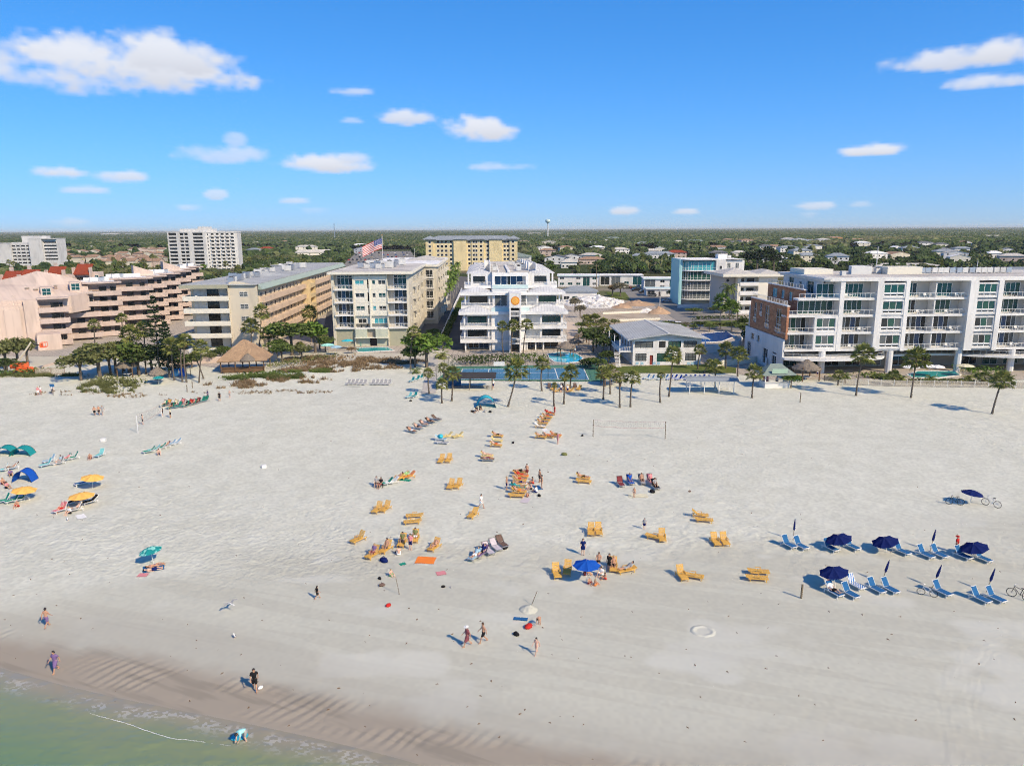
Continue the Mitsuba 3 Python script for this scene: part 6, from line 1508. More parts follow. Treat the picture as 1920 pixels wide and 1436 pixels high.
BIG = [crown_mesh(40 + k, 1.0, 1.0, 850, .105) for k in range(4)]
MIDC = [P(crown_mesh(60 + k, 1.0, 1.0, 300, .19, 7)) for k in range(5)]
BIGC = [P(m) for m in BIG]
TRUNK = P(cat(tube([(0, 0, -.2), (.02, .01, .45), (.0, 0, .75)], [.055, .04, .03], 7), tube([(.01, 0, .4), (.22, .1, .8)], [.03, .012], 5), tube([(.01, 0, .45), (-.2, .12, .85)], [.03, .012], 5), tube([(0, 0, .5), (.05, -.22, .85)], [.028, .012], 5)))
ntree = 0
def tree(px, py, h, w, m, label, group=None, big=True, cat_='tree', name='broadleaf_tree', o=None, low=.42):
    global ntree
    ntree += 1
    o = gs(px, py) if o is None else o
    B = Thing(name, label, cat_, group, M=M4(o, rng.uniform(0, 360)))
    B.add('trunk', TRUNK, 'm_bark', M4((0, 0, 0), 0, (h * .8, h * .8, h * .85)))
    cz = h * (.5 + low * .25)
    B.add('crown', (BIGC if big else MIDC)[ntree % (4 if big else 5)], m, M4((0, 0, cz), rng.uniform(0, 360), (w * .62, w * .62, (h - cz) * 1.02)))
for px, py, h, w, m, lab in ((188, 712, 9.5, 10, 'l_olive', 'wide bushy tree at the back of the left dune, before the pink balconies'), (152, 715, 7.5, 9, 'l_olive', 'spreading low tree at the left dune, just behind its plants'), (244, 704, 9, 9, 'l_mid', 'bushy tree above the farther thatched hut'), (218, 700, 9, 6, 'l_olive', 'bushy tree behind the wide one at the left dune'),
                             (208, 702, 8, 8, 'l_mid', 'green bushy tree between the left dune and the farther hut'), (262, 704, 7, 8, 'l_dark', 'dark tree right of the farther thatched hut'), (286, 700, 8, 8, 'l_dark', 'dark tree behind the post hut, left of the tall pine'), (232, 696, 9, 8, 'l_olive', 'olive tree filling the gap behind the farther hut'), (330, 698, 6, 7, 'l_dark', 'dark shrub tree behind the blue stall'), (12, 694, 9, 7, 'l_olive', 'many stemmed tree at the left edge of the picture'), (36, 690, 9, 6, 'l_olive', 'many stemmed tree left of the boom lift'), (52, 686, 8.5, 5, 'l_olive', 'tree with bare stems behind the boom lift'), (10, 704, 4.5, 7, 'l_dark', 'dark rounded bush below the trees at the left edge'),
                             (548, 668, 11, 12, 'l_mid', 'large round tree before the galleries of the cream building'), (592, 664, 10, 9, 'l_bright', 'bright green round tree left of the beige block'), (530, 680, 6, 6, 'l_mid', 'bushy tree right of the thatched bar'), (567, 676, 5, 5, 'l_olive', 'small bushy tree between dune plants and round trees'),
                             (800, 690, 10, 12, 'l_bright', 'large bright green bushy tree right of the beige block'), (778, 690, 6, 7, 'l_mid', 'green bush at the foot of the large bright tree'), (830, 655, 5, 4, 'l_bright', 'yellow green shrub tree beside the dark driveway'), (812, 640, 4.5, 4, 'l_mid', 'shrub between driveway and the large bright tree'),
                             (1112, 660, 8, 8, 'l_dark', 'dark spreading tree right of the turquoise pool'), (1132, 668, 6, 6, 'l_dark', 'dark bushy tree close to the left gallery of the motel'), (1095, 640, 5, 4, 'l_mid', 'shrub tree beside the right wall of the tiered building'),
                             (1078, 585, 7, 5, 'l_grey', 'grey leafless looking tree left of the rubble'), (1088, 596, 6, 4, 'l_grey', 'grey thin tree before the rubble'), (1163, 556, 8, 9, 'l_grey', 'large grey green tree in front of the low motels'), (1148, 556, 7, 5, 'l_dead', 'brownish tree in front of the low motels'),
                             (1483, 728, 3.4, 3.6, 'l_bright', 'round green bush right beside the beach kiosk'), (1262, 560, 5, 5, 'l_dark', 'dark tree beside the curved teal building'), (1395, 615, 4, 6, 'l_dark', 'dark shrub below the brick clad wall'), (1340, 588, 3, 6, 'l_olive', 'low shrub before the white wall of the teal building'),
                             (1300, 590, 3, 6, 'l_mid', 'low green shrub left before the white wall of the teal building'), (1405, 650, 6, 5, 'l_dark', 'dark tree between the ramp and the brick wall'), (1285, 618, 3, 3, 'l_grey', 'grey shrub behind the motel roof'), (1300, 622, 3, 3, 'l_mid', 'round green shrub behind the motel roof'), (660, 664, 2, 3, 'l_dead', 'brown dry shrub before the green pool')):
    tree(px, py, h, w, m, lab, name='broadleaf_tree' if h > 3.5 else 'shrub', cat_='tree' if h > 3.5 else 'shrub')
for k, (px, py, h, w, m) in enumerate(((1090, 622, 4, 4, 'l_mid'), (1100, 612, 5, 4, 'l_olive'), (1118, 652, 5, 6, 'l_mid'), (1140, 684, 4, 5, 'l_dark'), (1122, 694, 3.5, 4, 'l_mid'), (1106, 690, 3, 5, 'l_dark'), (1148, 650, 4, 5, 'l_olive'), (1126, 632, 4, 5, 'l_mid'), (1152, 612, 3, 4, 'l_olive'))):
    tree(px, py, h, w, m, f'green shrub between the turquoise pool and the white motel, {ORD[k]} of nine', name='shrub', cat_='shrub')
for k, (px, py, h, w, m) in enumerate(((1248, 616, 3, 4, 'l_mid'), (1262, 620, 3.5, 4, 'l_olive'), (1276, 622, 3, 4, 'l_mid'), (1312, 618, 3.5, 5, 'l_dark'), (1330, 622, 3, 4, 'l_mid'), (1350, 618, 3, 5, 'l_olive'), (1372, 622, 4, 5, 'l_dark'), (1392, 626, 4, 5, 'l_mid'), (1400, 634, 5, 5, 'l_dark'))):
    tree(px, py, h, w, m, f'shrub in the planted strip behind motel and dark blue pool, {ORD[k]} from left', name='shrub', cat_='shrub')
for k, (px, py, h, w, m) in enumerate(((420, 672, 4, 4, 'l_mid'), (405, 676, 3.5, 4, 'l_dark'), (392, 680, 3, 4, 'l_olive'), (360, 690, 4, 5, 'l_mid'), (345, 694, 3.5, 5, 'l_dark'), (520, 672, 6, 6, 'l_mid'), (610, 660, 5, 5, 'l_mid'), (600, 655, 6, 5, 'l_olive'))):
    tree(px, py, h, w, m, f'leafy shrub tree between thatched bar and cream building, {ORD[k]} in the group', name='shrub', cat_='shrub')
# tall dark casuarinas and the layered pine
for px, py, h, w, lab in ((1418, 512, 21, 15, 'left of the three tall dark trees behind the cream wing'), (1434, 510, 23, 14, 'middle and tallest of the three tall dark trees behind the cream wing'), (1450, 512, 18, 13, 'right of the three tall dark trees behind the cream wing'), (1402, 505, 17, 12, 'tall dark tree just left of the three behind the cream wing'), (1366, 505, 13, 14, 'broad dark tree right behind the curved teal building'), (1342, 500, 14, 14, 'broad dark tree behind the roof of the curved teal building')):
    tree(px, py, h, w, 'l_pine', lab, name='casuarina_tree')
def layered_pine(px, py, ty, wpx, label):
    b = gs(px, py); h = at_dist(px, ty, b[1])[2]; R = wpx / 2 * np.linalg.norm(b - EYE) / F
    B = Thing('norfolk_pine', label, 'pine tree', M=M4(b))
    B.add('trunk', tube([(0, 0, -.2), (0, 0, h)], [.22, .04], 8), 'm_bark')
    q = np.random.default_rng(4); c = []
    for k in range(15):
        t = k / 14; z = h * (.16 + .82 * t); r = R * (1 - t) ** .75 + .35
        for a in np.arange(6) * 1.047 + k * .5:
            for s in np.linspace(.2, 1, 9): c.append((r * s * math.cos(a) + q.normal() * .12, r * s * math.sin(a) + q.normal() * .12, z + .35 * s * s + q.normal() * .08))
    B.add('crown', tri_soup(np.array(c), np.full(len(c), .42), q, .5), 'l_pine')
layered_pine(301, 706, 556, 44, 'tall layered pine in front of the pink condominium')
layered_pine(318, 708, 604, 36, 'shorter dark layered pine right beside the tall one')
def hedge(name, label, pts, w, h, m, seed, dens=26, leaf=.3, kind=None):
    q = np.random.default_rng(seed); c = []
    p = [gs(*x) for x in pts]
    for a, b in zip(p[:-1], p[1:]):
        n = int(np.linalg.norm(b - a) * dens)
        t = q.random(n)[:, None]; e = a + (b - a) * t
        hh = h * (.7 + .45 * meshkit.noise(e * .5, seed))
        c.append(e + np.stack([q.uniform(-w, w, n) / 2, q.uniform(-w, w, n) / 2, hh * np.sqrt(q.random(n))], -1))
    c = np.vstack(c)
    single(name, tri_soup(c, np.full(len(c), leaf), q), m, label, 'scrub' if kind else 'hedge', kind=kind)
hedge('hedge', 'dark leafy hedge between the tiered building and the ball court, left part', [(856, 684), (938, 680)], 4.5, 2.4, 'l_dark', 1, 60)
hedge('hedge', 'dark leafy hedge between the stair tower and the turquoise pool', [(938, 680), (1020, 678)], 3.5, 2.0, 'l_mid', 2, 50)
hedge('hedge', 'yellow green flowering hedge behind the fence of the white condominium', [(1800, 700), (1880, 704)], 4, 1.8, 'l_bright', 3, 45)
hedge('hedge', 'low green planting at the left of the teal pool', [(1610, 708), (1680, 710)], 3, 1.2, 'l_mid', 4, 40)
hedge('hedge', 'dark shrub row right of the turquoise pool', [(1090, 690), (1136, 684)], 3, 1.6, 'l_dark', 5, 40)
hedge('hedge', 'shrub strip along the foot of the dark driveway wall', [(832, 640), (848, 605), (866, 565)], 2, 1.8, 'l_mid', 6, 40)
hedge('hedge', 'row of small round shrubs along the base of the cream building', [(395, 668), (440, 668)], 1.2, 1.3, 'l_dark', 7, 40)
hedge('hedge', 'dark planting behind the long fence at the right', [(1700, 718), (1900, 721)], 1.6, .9, 'l_olive', 8, 30)
hedge('hedge', 'dark shrubs on the lawn before the cream wing', [(1300, 600), (1400, 598)], 3, 1.4, 'l_dark', 9, 36)
for lab, pts_, w_, h_, m_, sd, dn in (('low green scrub capping the middle dune below the thatched bar', [(432, 712), (480, 708), (540, 709)], 4.5, .9, 'l_mid', 11, 34), ('low brown scrub on the middle dune left of the beige block', [(556, 692), (610, 684), (650, 672)], 6, 1.0, 'l_dead', 12, 26), ('olive scrub patch between thatched bar and the green pool', [(560, 680), (620, 672)], 5, 1.1, 'l_olive', 13, 30), ('brown scrub before the green pool', [(690, 684), (745, 674)], 6, .8, 'l_dead', 14, 22), ('olive scrub on the left dune below the bushy trees', [(180, 718), (225, 722), (250, 728)], 5, 1.2, 'l_olive', 15, 32), ('green scrub strip at the left edge below the boom lift', [(-20, 708), (40, 706), (80, 702)], 4, 1.4, 'l_mid', 16, 32), ('low scrub between the thatched bar and the round trees', [(510, 690), (560, 684)], 5, 1.4, 'l_olive', 17, 34)):
    hedge('dune_scrub', lab, pts_, w_, h_, m_, sd, dn, .3, 'stuff')
# dune plants: too many tufts to count
def tufts(spots, label, m, seed, h=(.35, .9)):
    q = np.random.default_rng(seed); V, Fc = [], []
    for (px, py), rx, ry, n in spots:
        c = g(px, py)
        r, a = np.sqrt(q.random(n)), q.random(n) * 2 * math.pi
        x, y = c[0] + rx * r * np.cos(a), c[1] + ry * r * np.sin(a)
        keep = meshkit.fbm(np.stack([x * .45, y * .45, x * 0], -1), 3, seed) > .45 + .12 * r ** 2
        x, y = x[keep], y[keep]
        z = beach_z(x, y)
        for X, Y, Z in zip(x, y, z):
            hh = q.uniform(*h)
            for k in range(5):
                t = q.random() * 6.28; o = np.array([math.cos(t), math.sin(t), 0]); s = np.array([-math.sin(t), math.cos(t), 0]) * .07
                b = np.array([X, Y, Z]) + o * q.uniform(0, .25); i = len(V)
                V += [b - s, b + s, b + o * hh * q.uniform(.3, .8) + np.array([0, 0, hh])]; Fc.append((i, i + 1, i + 2))
    single('dune_grass', mesh_of(V, Fc), m, label, 'grass', kind='stuff')
tufts([((30, 706), 22, 3.0, 2200), ((100, 706), 8, 2.5, 500)], 'green and tan grass strip on the low dune at the left edge', 'l_olive', 1)
tufts([((205, 726), 7.5, 4.0, 1500), ((228, 735), 4, 2.4, 400), ((180, 736), 3, 2, 150)], 'olive grass on the left dune below the bushy trees', 'l_olive', 2)
tufts([((470, 712), 8, 4, 2600), ((520, 712), 6, 3, 1100), ((585, 700), 5, 3, 600)], 'green grass cap of the middle dune below the thatched bar', 'l_mid', 3)
tufts([((440, 724), 7, 3, 500), ((560, 716), 8, 2.6, 700), ((600, 696), 10, 4, 1500), ((640, 682), 8, 6, 1500), ((590, 676), 8, 4, 900)], 'dry tan grass scattered over the middle dune', 'l_dead', 4)
tufts([((700, 690), 9, 4, 900), ((740, 680), 8, 4, 900), ((690, 676), 5, 4, 400)], 'dry grass on the dune before the green pool', 'l_dead', 5)
tufts([((120, 738), 10, 2.0, 120), ((255, 742), 6, 2.0, 90), ((500, 735), 16, 2.0, 240)], 'loose thin tufts at the dune foot', 'l_dead', 6, (.2, .45))
area('dune_path', [(632, 724), (672, 682), (684, 662), (696, 662), (700, 690), (676, 726)], .055, 'sand')
area('path', [(790, 738), (806, 672), (822, 668), (818, 738)], .06, 'm_concrete')
# ---------------------------------------------------------------- woods inland: single trees first, the far canopy as one mass
BLOCKED = [(g(384, 506), 36), (g(50, 500), 66), (g(885, 508), 52)] + [(g(q[0], q[1]), q[2] * .55 + 3) for q in HS]
BLOCKED += [(g(px, py), 9) for px0, px1, py, n in ((60, 130, 487, 4), (118, 182, 479, 5), (150, 240, 492, 6), (190, 312, 501, 8), (200, 318, 484, 7), (240, 320, 474, 5), (225, 318, 493, 6)) for px in np.linspace(px0, px1, n + 2)]
CARPARK = Polygon([tuple(g(a, b)[:2]) for a, b in ((640, 500), (790, 500), (770, 468), (670, 470))]).buffer(4)
POND = Polygon([tuple(g(a, b)[:2]) for a, b in ((1588, 473), (1640, 473), (1636, 463), (1602, 463))]).buffer(6)
BUILT = [Polygon([tuple(g(a, b)[:2]) for a, b in q]) for q in (((-200, 760), (-200, 560), (480, 560), (480, 760)), ((480, 760), (480, 530), (640, 500), (830, 492), (860, 498), (1000, 496), (1040, 514), (1290, 514), (1300, 512), (1480, 512), (1920, 520), (2300, 524), (2300, 760)))]
B2M = Polygon([tuple((place(489, 656, 2.7) @ np.array([u, v, 0, 1]))[:2]) for u, v in ((-24, 0), (6, 0), (6, 136), (-24, 136))]); B3M = Polygon([tuple((place(627, 650) @ np.array([u, v, 0, 1]))[:2]) for u, v in ((-4, 0), (32, 0), (32, 118), (-4, 118))]); B1M = Polygon([tuple(at_dist(a, 590, y)[:2]) for a, y in ((-120, 195), (75, 200), (130, 205), (390, 305), (390, 335), (200, 260), (-120, 250))])
B4M = Polygon([tuple((place(872, 657) @ np.array([u, v, 0, 1]))[:2]) for u, v in ((-6, 0), (31, 0), (31, 86), (-6, 86))]); MAN = Polygon([tuple(at_dist(a, b, y)[:2]) for a, b, y in ((-20, 500, 235), (175, 500, 235), (175, 500, 300), (-20, 500, 300))])
def free(x, y, r=2.0):
    p = Point(x, y)
    if CARPARK.contains(p) or POND.contains(p) or any(b.contains(p) for b in BUILT) or any(b.contains(p) for b in (B1M, B2M, B3M, B4M, MAN)): return False
    return all(abs(x - c[0]) > k + r or abs(y - c[1]) > k + r for c, k in BLOCKED)
def front_clear(x, y):
    """no crown in front of the far blocks and houses that the photograph shows free"""
    for i_, (c, k) in enumerate(BLOCKED):
        if i_ == 2: continue
        if c[1] - 40 - .13 * c[1] < y < c[1] and abs(x - c[0] * y / c[1]) < k * .85: return True
    return False
ZONES = [(0, 170, 'above the red roofs at the left'), (170, 330, 'among the tan roofed townhouses'), (330, 470, 'below the distant tower'), (470, 560, 'above the left end of the cream building'), (560, 690, 'above the right end of the cream building'), (690, 860, 'around the car park'), (860, 960, 'below the yellow apartments'), (960, 1040, 'left of the dark roofed houses'), (1040, 1120, 'around the dark roofed houses'), (1120, 1200, 'above the white motel wing'), (1200, 1280, 'left of the curved teal building'),
         (1280, 1380, 'above the curved teal building'), (1380, 1480, 'around the tall dark trees'), (1480, 1600, 'above the stair roofs of the condominium'), (1600, 1700, 'around the tall pale mast'), (1700, 1800, 'above the roof coolers at the right'), (1800, 1930, 'above the low hall at the right edge')]
DEPTH = lambda y: 'near' if y < 400 else 'middling' if y < 480 else 'distant' if y < 570 else 'farthest'
TONE = [('l_dark', 'dark green tree'), ('l_mid', 'mid green tree'), ('l_olive', 'olive green tree'), ('l_grey', 'greyish leafless looking tree'), ('l_bright', 'fresh green tree')]
q = np.random.default_rng(77)
cnt, tries, near_pts = 0, 0, []
while cnt < 285 and tries < 20000:
    tries += 1
    px = q.uniform(2, 1918); y = 245 + 440 * q.random() ** 1.1
    x = (px - 960) / F * y
    if not free(x, y): continue
    if any((x - a) ** 2 + (y - b) ** 2 < 36 for a, b in near_pts): continue
    if front_clear(x, y) and q.random() < .75: continue
    near_pts.append((x, y)); cnt += 1
    t = q.choice(5, p=[.3, .3, .2, .1, .1])
    zone = f'{next(z for a, b, z in ZONES if a <= px < b)}, {DEPTH(y)} one'
    h = q.uniform(4.5, 9); w = q.uniform(6, 10)
    if q.random() < .17:
        B = Thing('palm_tree', f'small round palm {zone}', 'palm tree', f'palms {zone}', M=M4((x, y, -.1)))
        h = q.uniform(7, 12)
        B.add('trunk', CYL, 'm_palm_bark', np.diag([.16, .16, h, 1.0])); L = M4((0, 0, h), q.uniform(0, 360), 1.35); B.add('crown', FANS[cnt % 5][0], 'l_palm', L)
    else:
        tree(0, 0, h, w, TONE[t][0], f'{TONE[t][1]} {zone}', f'{TONE[t][1]}s {zone}', False, o=np.array([x, y, -.1]))
def blobs(pts, hs, ws, seed, sub):
    q = np.random.default_rng(seed)
    I = trimesh.creation.icosphere(sub)
    n, V0, F0 = len(pts), np.array(I.vertices), np.array(I.faces)
    d = q.uniform(.55, 1.25, (n, len(V0), 1)) if sub == 1 else q.uniform(.62, 1.2, (n, len(V0), 1)) * (.75 + .5 * meshkit.noise(V0[None] * 1.6 + np.arange(n)[:, None, None] * 7.3, seed))[..., None]
    V = V0[None] * d * np.stack([ws * .55, ws * .55, hs * .52], -1)[:, None] + np.column_stack([pts, hs * .5])[:, None]
    return mesh_of(V.reshape(-1, 3), (F0[None] + (np.arange(n) * len(V0))[:, None, None]).reshape(-1, 3))
qq = np.random.default_rng(5)
def scatter(n, y0, y1, pw):
    pts = []
    while len(pts) < n:
        y = y0 + (y1 - y0) * qq.random() ** pw; x = qq.uniform(-1.0, 1.0) * (y * .78 + 40)
        if free(x, y) and not (front_clear(x, y) and qq.random() < .9): pts.append((x, y))
    return np.array(pts)
pa, pb = scatter(2300, 300, 900, 1.0), scatter(5200, 850, 2700, 1.2)
single('woodland', cat(blobs(pa, qq.uniform(3.5, 8.5, len(pa)), qq.uniform(5, 10, len(pa)), 6, 2), blobs(pb, qq.uniform(6, 11, len(pb)), qq.uniform(8, 17, len(pb)), 7, 1)), 'l_woods', 'mixed green woodland spreading inland between the houses', 'woodland', kind='stuff')
# canopy to the horizon
na, nr = 620, 330
ang = np.linspace(-.86, .86, na)
rad = np.exp(np.linspace(math.log(1250), math.log(26000), nr))
A, R_ = np.meshgrid(ang, rad)
X, Y = R_ * np.tan(A), R_
pz = np.stack([X / 34, Y / 34, X * 0], -1)
Zc = 3.5 + 7.5 * meshkit.noise(pz, 1) ** .7 * (.5 + .8 * meshkit.noise(pz * .13, 2)) + qq.uniform(-2.2, 2.6, X.shape)
hole = np.zeros(X.shape, bool)
for c, k in BLOCKED:
    hole |= (np.abs(X - c[0]) < k) & (np.abs(Y - c[1]) < k + 30)
Zc = np.where(hole, 1.0, Zc)
i, j = np.meshgrid(np.arange(nr - 1), np.arange(na - 1), indexing='ij'); a = i * na + j
single('distant_woodland', mesh_of(np.stack([X, Y, Zc], -1).reshape(-1, 3), np.vstack([np.stack([a, a + 1, a + na + 1], -1).reshape(-1, 3), np.stack([a, a + na + 1, a + na], -1).reshape(-1, 3)])), 'l_woods', 'dark green woodland reaching to the horizon', 'woodland', kind='stuff')
struct('pond_water', flat([tuple(g(a, b)[:2]) for a, b in ((1588, 473), (1640, 473), (1636, 463), (1602, 463))], .2), 'pool_bluepond')
coat('pool_bluepond', (.02, .10, .22), .1)
# ---------------------------------------------------------------- lounge chairs, umbrellas, nets
def rot_x(deg, o):
    a = math.radians(deg); m = np.eye(4)
    m[1:3, 1:3] = [[math.cos(a), -math.sin(a)], [math.sin(a), math.cos(a)]]; m[:3, 3] = o
    return m
BACKS = {'up': 58, 'mid': 40, 'flat': 6}
def lounger_shapes(kind, back):
    """feet towards +y; seat 0.36 high"""
    w, a = .33, BACKS[back]
    Bm = rot_x(-a, (0, -.12, .38)) @ np.diag([1, -1, 1, 1.0])
    def fl(m):
        m = m.copy(); m.apply_transform(Bm); m.invert(); return m
    out = {}
    if kind == 'slat':
        out['seat'] = boxes([((-w, -.1 + k * .145, .35), (w, -.1 + k * .145 + .115, .38)) for k in range(8)])
        out['backrest'] = fl(boxes([((-w, .02 + k * .135, -.03), (w, .02 + k * .135 + .108, 0)) for k in range(6)] + [((-w, 0, -.06), (-w + .05, .82, -.03)), ((w - .05, 0, -.06), (w, .82, -.03))]))
        out['side_rail'] = boxes([((-w - .04, -.75, .27), (-w, 1.08, .35)), ((w, -.75, .27), (w + .04, 1.08, .35)), ((-w, 1.02, .28), (w, 1.08, .34))])
        out['armrest'] = boxes([((-w - .07, -.2, .52), (-w + .01, .35, .56)), ((w - .01, -.2, .52), (w + .07, .35, .56)), ((-w - .05, .26, .35), (-w, .33, .52)), ((w, .26, .35), (w + .05, .33, .52))])
    else:
        out['seat'] = boxes([((-w, -.1, .355), (w, 1.02, .375))])
        out['backrest'] = fl(boxes([((-w, .02, -.02), (w, .8, 0)), ((-w * .8, .62, 0), (w * .8, .78, .05))]))
        out['side_rail'] = boxes([((-w - .04, -.72, .30), (-w, 1.08, .36)), ((w, -.72, .30), (w + .04, 1.08, .36)), ((-w, 1.03, .31), (w, 1.09, .37))])
        b = fl(boxes([((-w - .04, 0, -.03), (-w, .84, .02)), ((w, 0, -.03), (w + .04, .84, .02)), ((-w, .8, -.03), (w, .84, .02))]))
        out['back_frame'] = b
    return {k: P(v) for k, v in out.items()}
LS = {(k, b): lounger_shapes(k, b) for k in ('slat', 'sling') for b in BACKS}
def head_m(px, py, h, s=1.0, dz=0.0):
    o = gs(px, py); o[2] += dz
    return M4(o, 180 - h, s)
def lounger(px, py, h, kind, back, fabric, label, group=None, frame=None):
    frame = frame or (fabric if kind == 'slat' else 'm_trim')
    B = Thing('lounge_chair', label, 'lounge chair', group, M=head_m(px, py, h))
    for part, sh in LS[(kind, back)].items():
        B.add(part, sh, frame if part in ('side_rail', 'back_frame', 'armrest') else fabric)
    for x in (-.36, .31):
        for y in (-.6, .85): B.box('leg', (x, y, -.08), (x + .05, y + .07, .3), frame)
    return B
def canopy_mesh(R, h, n=8, seg=5, sag=.06):
    V, F = [(0, 0, h)], []
    for k in range(1, seg + 1):
        t = k / seg
        for i in range(n * 4):
            a = i * 2 * math.pi / (n * 4); m = (i % 4) / 4
            v = math.sin(m * math.pi)
            r = R * t * (1 - (.075 + .04 * (t == 1)) * v)
            V.append((r * math.cos(a), r * math.sin(a), h * (1 - t ** 1.55) - sag * v * t + (.05 * v if t == 1 else 0)))
    c = n * 4
    for i in range(c): F.append((0, 1 + i, 1 + (i + 1) % c))
    for k in range(seg - 1):
        for i in range(c):
            a, b = 1 + k * c + i, 1 + k * c + (i + 1) % c
            F += [(a, a + c, b + c), (a, b + c, b)]
    return mesh_of(V, F)
CANOPY = P(canopy_mesh(1.0, .38, sag=.09), 14)
RIBS = P(cat(*[tube([(0, 0, .30), (.5 * math.cos(a), .5 * math.sin(a), .2), (.97 * math.cos(a), .97 * math.sin(a), -.03)], .012, 4) for a in np.arange(8) * math.pi / 4]))
FOLD = P(cat(tube([(0, 0, 1.05), (0, 0, 1.25), (0, 0, 1.7), (0, 0, 2.15), (0, 0, 2.3)], [.05, .12, .10, .05, .01], 8)), 40)
def umbrella(px, py, col, label, R=1.28, top=2.25, lean=(0, 0), name='beach_umbrella', group=None, pole='m_trim', cpx=None):
    """px, py: foot of the pole; cpx: where the canopy's centre shows"""
    o = gs(px, py)
    B = Thing(name, label, 'umbrella', group, M=M4(o))
    if cpx is not None:
        c = at_dist(*cpx, o[1] - lean[1]) - o
        top, lean = c[2], (c[0], c[1])
    t = np.array([lean[0], lean[1], top])
    ax = t / np.linalg.norm(t)
    x = np.cross([0, 1, 0], ax); x /= np.linalg.norm(x); y = np.cross(ax, x)
    L = np.eye(4); L[:3, 0], L[:3, 1], L[:3, 2], L[:3, 3] = x * R, y * R, ax * 1.15, t - ax * .22
    B.add('pole', tube([(0, 0, -.3), tuple(t)], .03, 6), pole); B.add('canopy', CANOPY, col, L); B.add('ribs', RIBS, 'm_steel', L)
    B.add('finial', tube([tuple(t + ax * .1), tuple(t + ax * .3)], [.04, .01], 6), pole)
    return B
def closed_umbrella(px, py, col, label, lean=(.15, .1), pole='m_stick'):
    o = gs(px, py)
    t = np.array([lean[0], lean[1], 1.0]); ax = t / np.linalg.norm(t)
    x = np.cross([0, 1, 0], ax); x /= np.linalg.norm(x); y = np.cross(ax, x)
    L = np.eye(4); L[:3, 0], L[:3, 1], L[:3, 2] = x, y, ax
    B = Thing('folded_umbrella', label, 'umbrella', M=M4(o))
    B.add('pole', tube([tuple(-.2 * ax), tuple(1.2 * ax)], .03, 6), pole); B.add('folded_canopy', FOLD, col, L)
def volley_net(p0, t0, p1, t1, label, hang, m='m_stick', netm='m_net'):
    a, b = gs(*p0), gs(*p1)
    ha, hb = at_dist(*t0, a[1])[2] - a[2], at_dist(*t1, b[1])[2] - b[2]
    B = Thing('volleyball_net', label, 'volleyball net', M=M4(a))
    d = b - a
    B.add('post', tube([(0, 0, -.2), (0, 0, ha)], .06, 7), m); B.add('post', tube([d - np.array([0, 0, .2]), d + np.array([0, 0, hb])], .06, 7), m)
    n = 40; s = np.linspace(0, 1, n)
    top = np.array([d * k + np.array([0, 0, (ha * (1 - k) + hb * k) * hang[0] - .12 * math.sin(k * math.pi)]) for k in s])
    low = np.array([d * k + np.array([0, 0, (ha * (1 - k) + hb * k) * hang[1] - .18 * math.sin(k * math.pi)]) for k in s])
    B.add('top_tape', tube(top, .018, 4), 'm_rope'); B.add('bottom_rope', tube(low, .03, 4), 'm_rope')
    B.add('netting', cat(*[tube([top[k], low[k]], .006, 3) for k in range(n)], *[tube(low + (top - low) * t, .005, 3) for t in (.33, .66)]), netm, kind='stuff')
volley_net((1112, 818), (1113, 787), (1247, 823), (1249, 790), 'slack volleyball net between two posts on the right half of the beach', (.98, .64))
volley_net((259, 812), (256, 779), (304, 782), (303, 758), 'volleyball net at the left with players beside it', (1.0, .5), 'm_trim')

Y, S = 'f_yellow', 'slat'
pairs = [  # (px, py, head direction) of each chair, back, label stem
    ([(828, 866), (842, 865)], 12, 'up', 'yellow slatted lounge chair of the pair below the turquoise towel, {} one'), ([(846, 914), (860, 913)], 16, 'up', 'yellow slatted lounge chair of the pair left of the big sunbathing group, {} one'),
    ([(709, 958), (724, 956)], 18, 'up', 'yellow slatted lounge chair of the pair left of the two flat chairs, {} one'), ([(1108, 1000), (1122, 999)], 4, 'up', 'yellow slatted lounge chair of the pair left of the standing child, {} one'),
    ([(1340, 1018), (1357, 1018)], 0, 'up', 'yellow slatted lounge chair of the pair farthest right on the sand, {} one'), ([(840, 820), (860, 820)], 60, 'mid', 'pale yellow lounge chair behind the turquoise towel, {} one')]
for ps, h, back, lab in pairs:
    for k, p in enumerate(ps):
        lounger(*p, h + rng.uniform(-4, 4), S, back, 'f_paleyellow' if 'pale' in lab else Y, lab.format(('left', 'right')[k]))
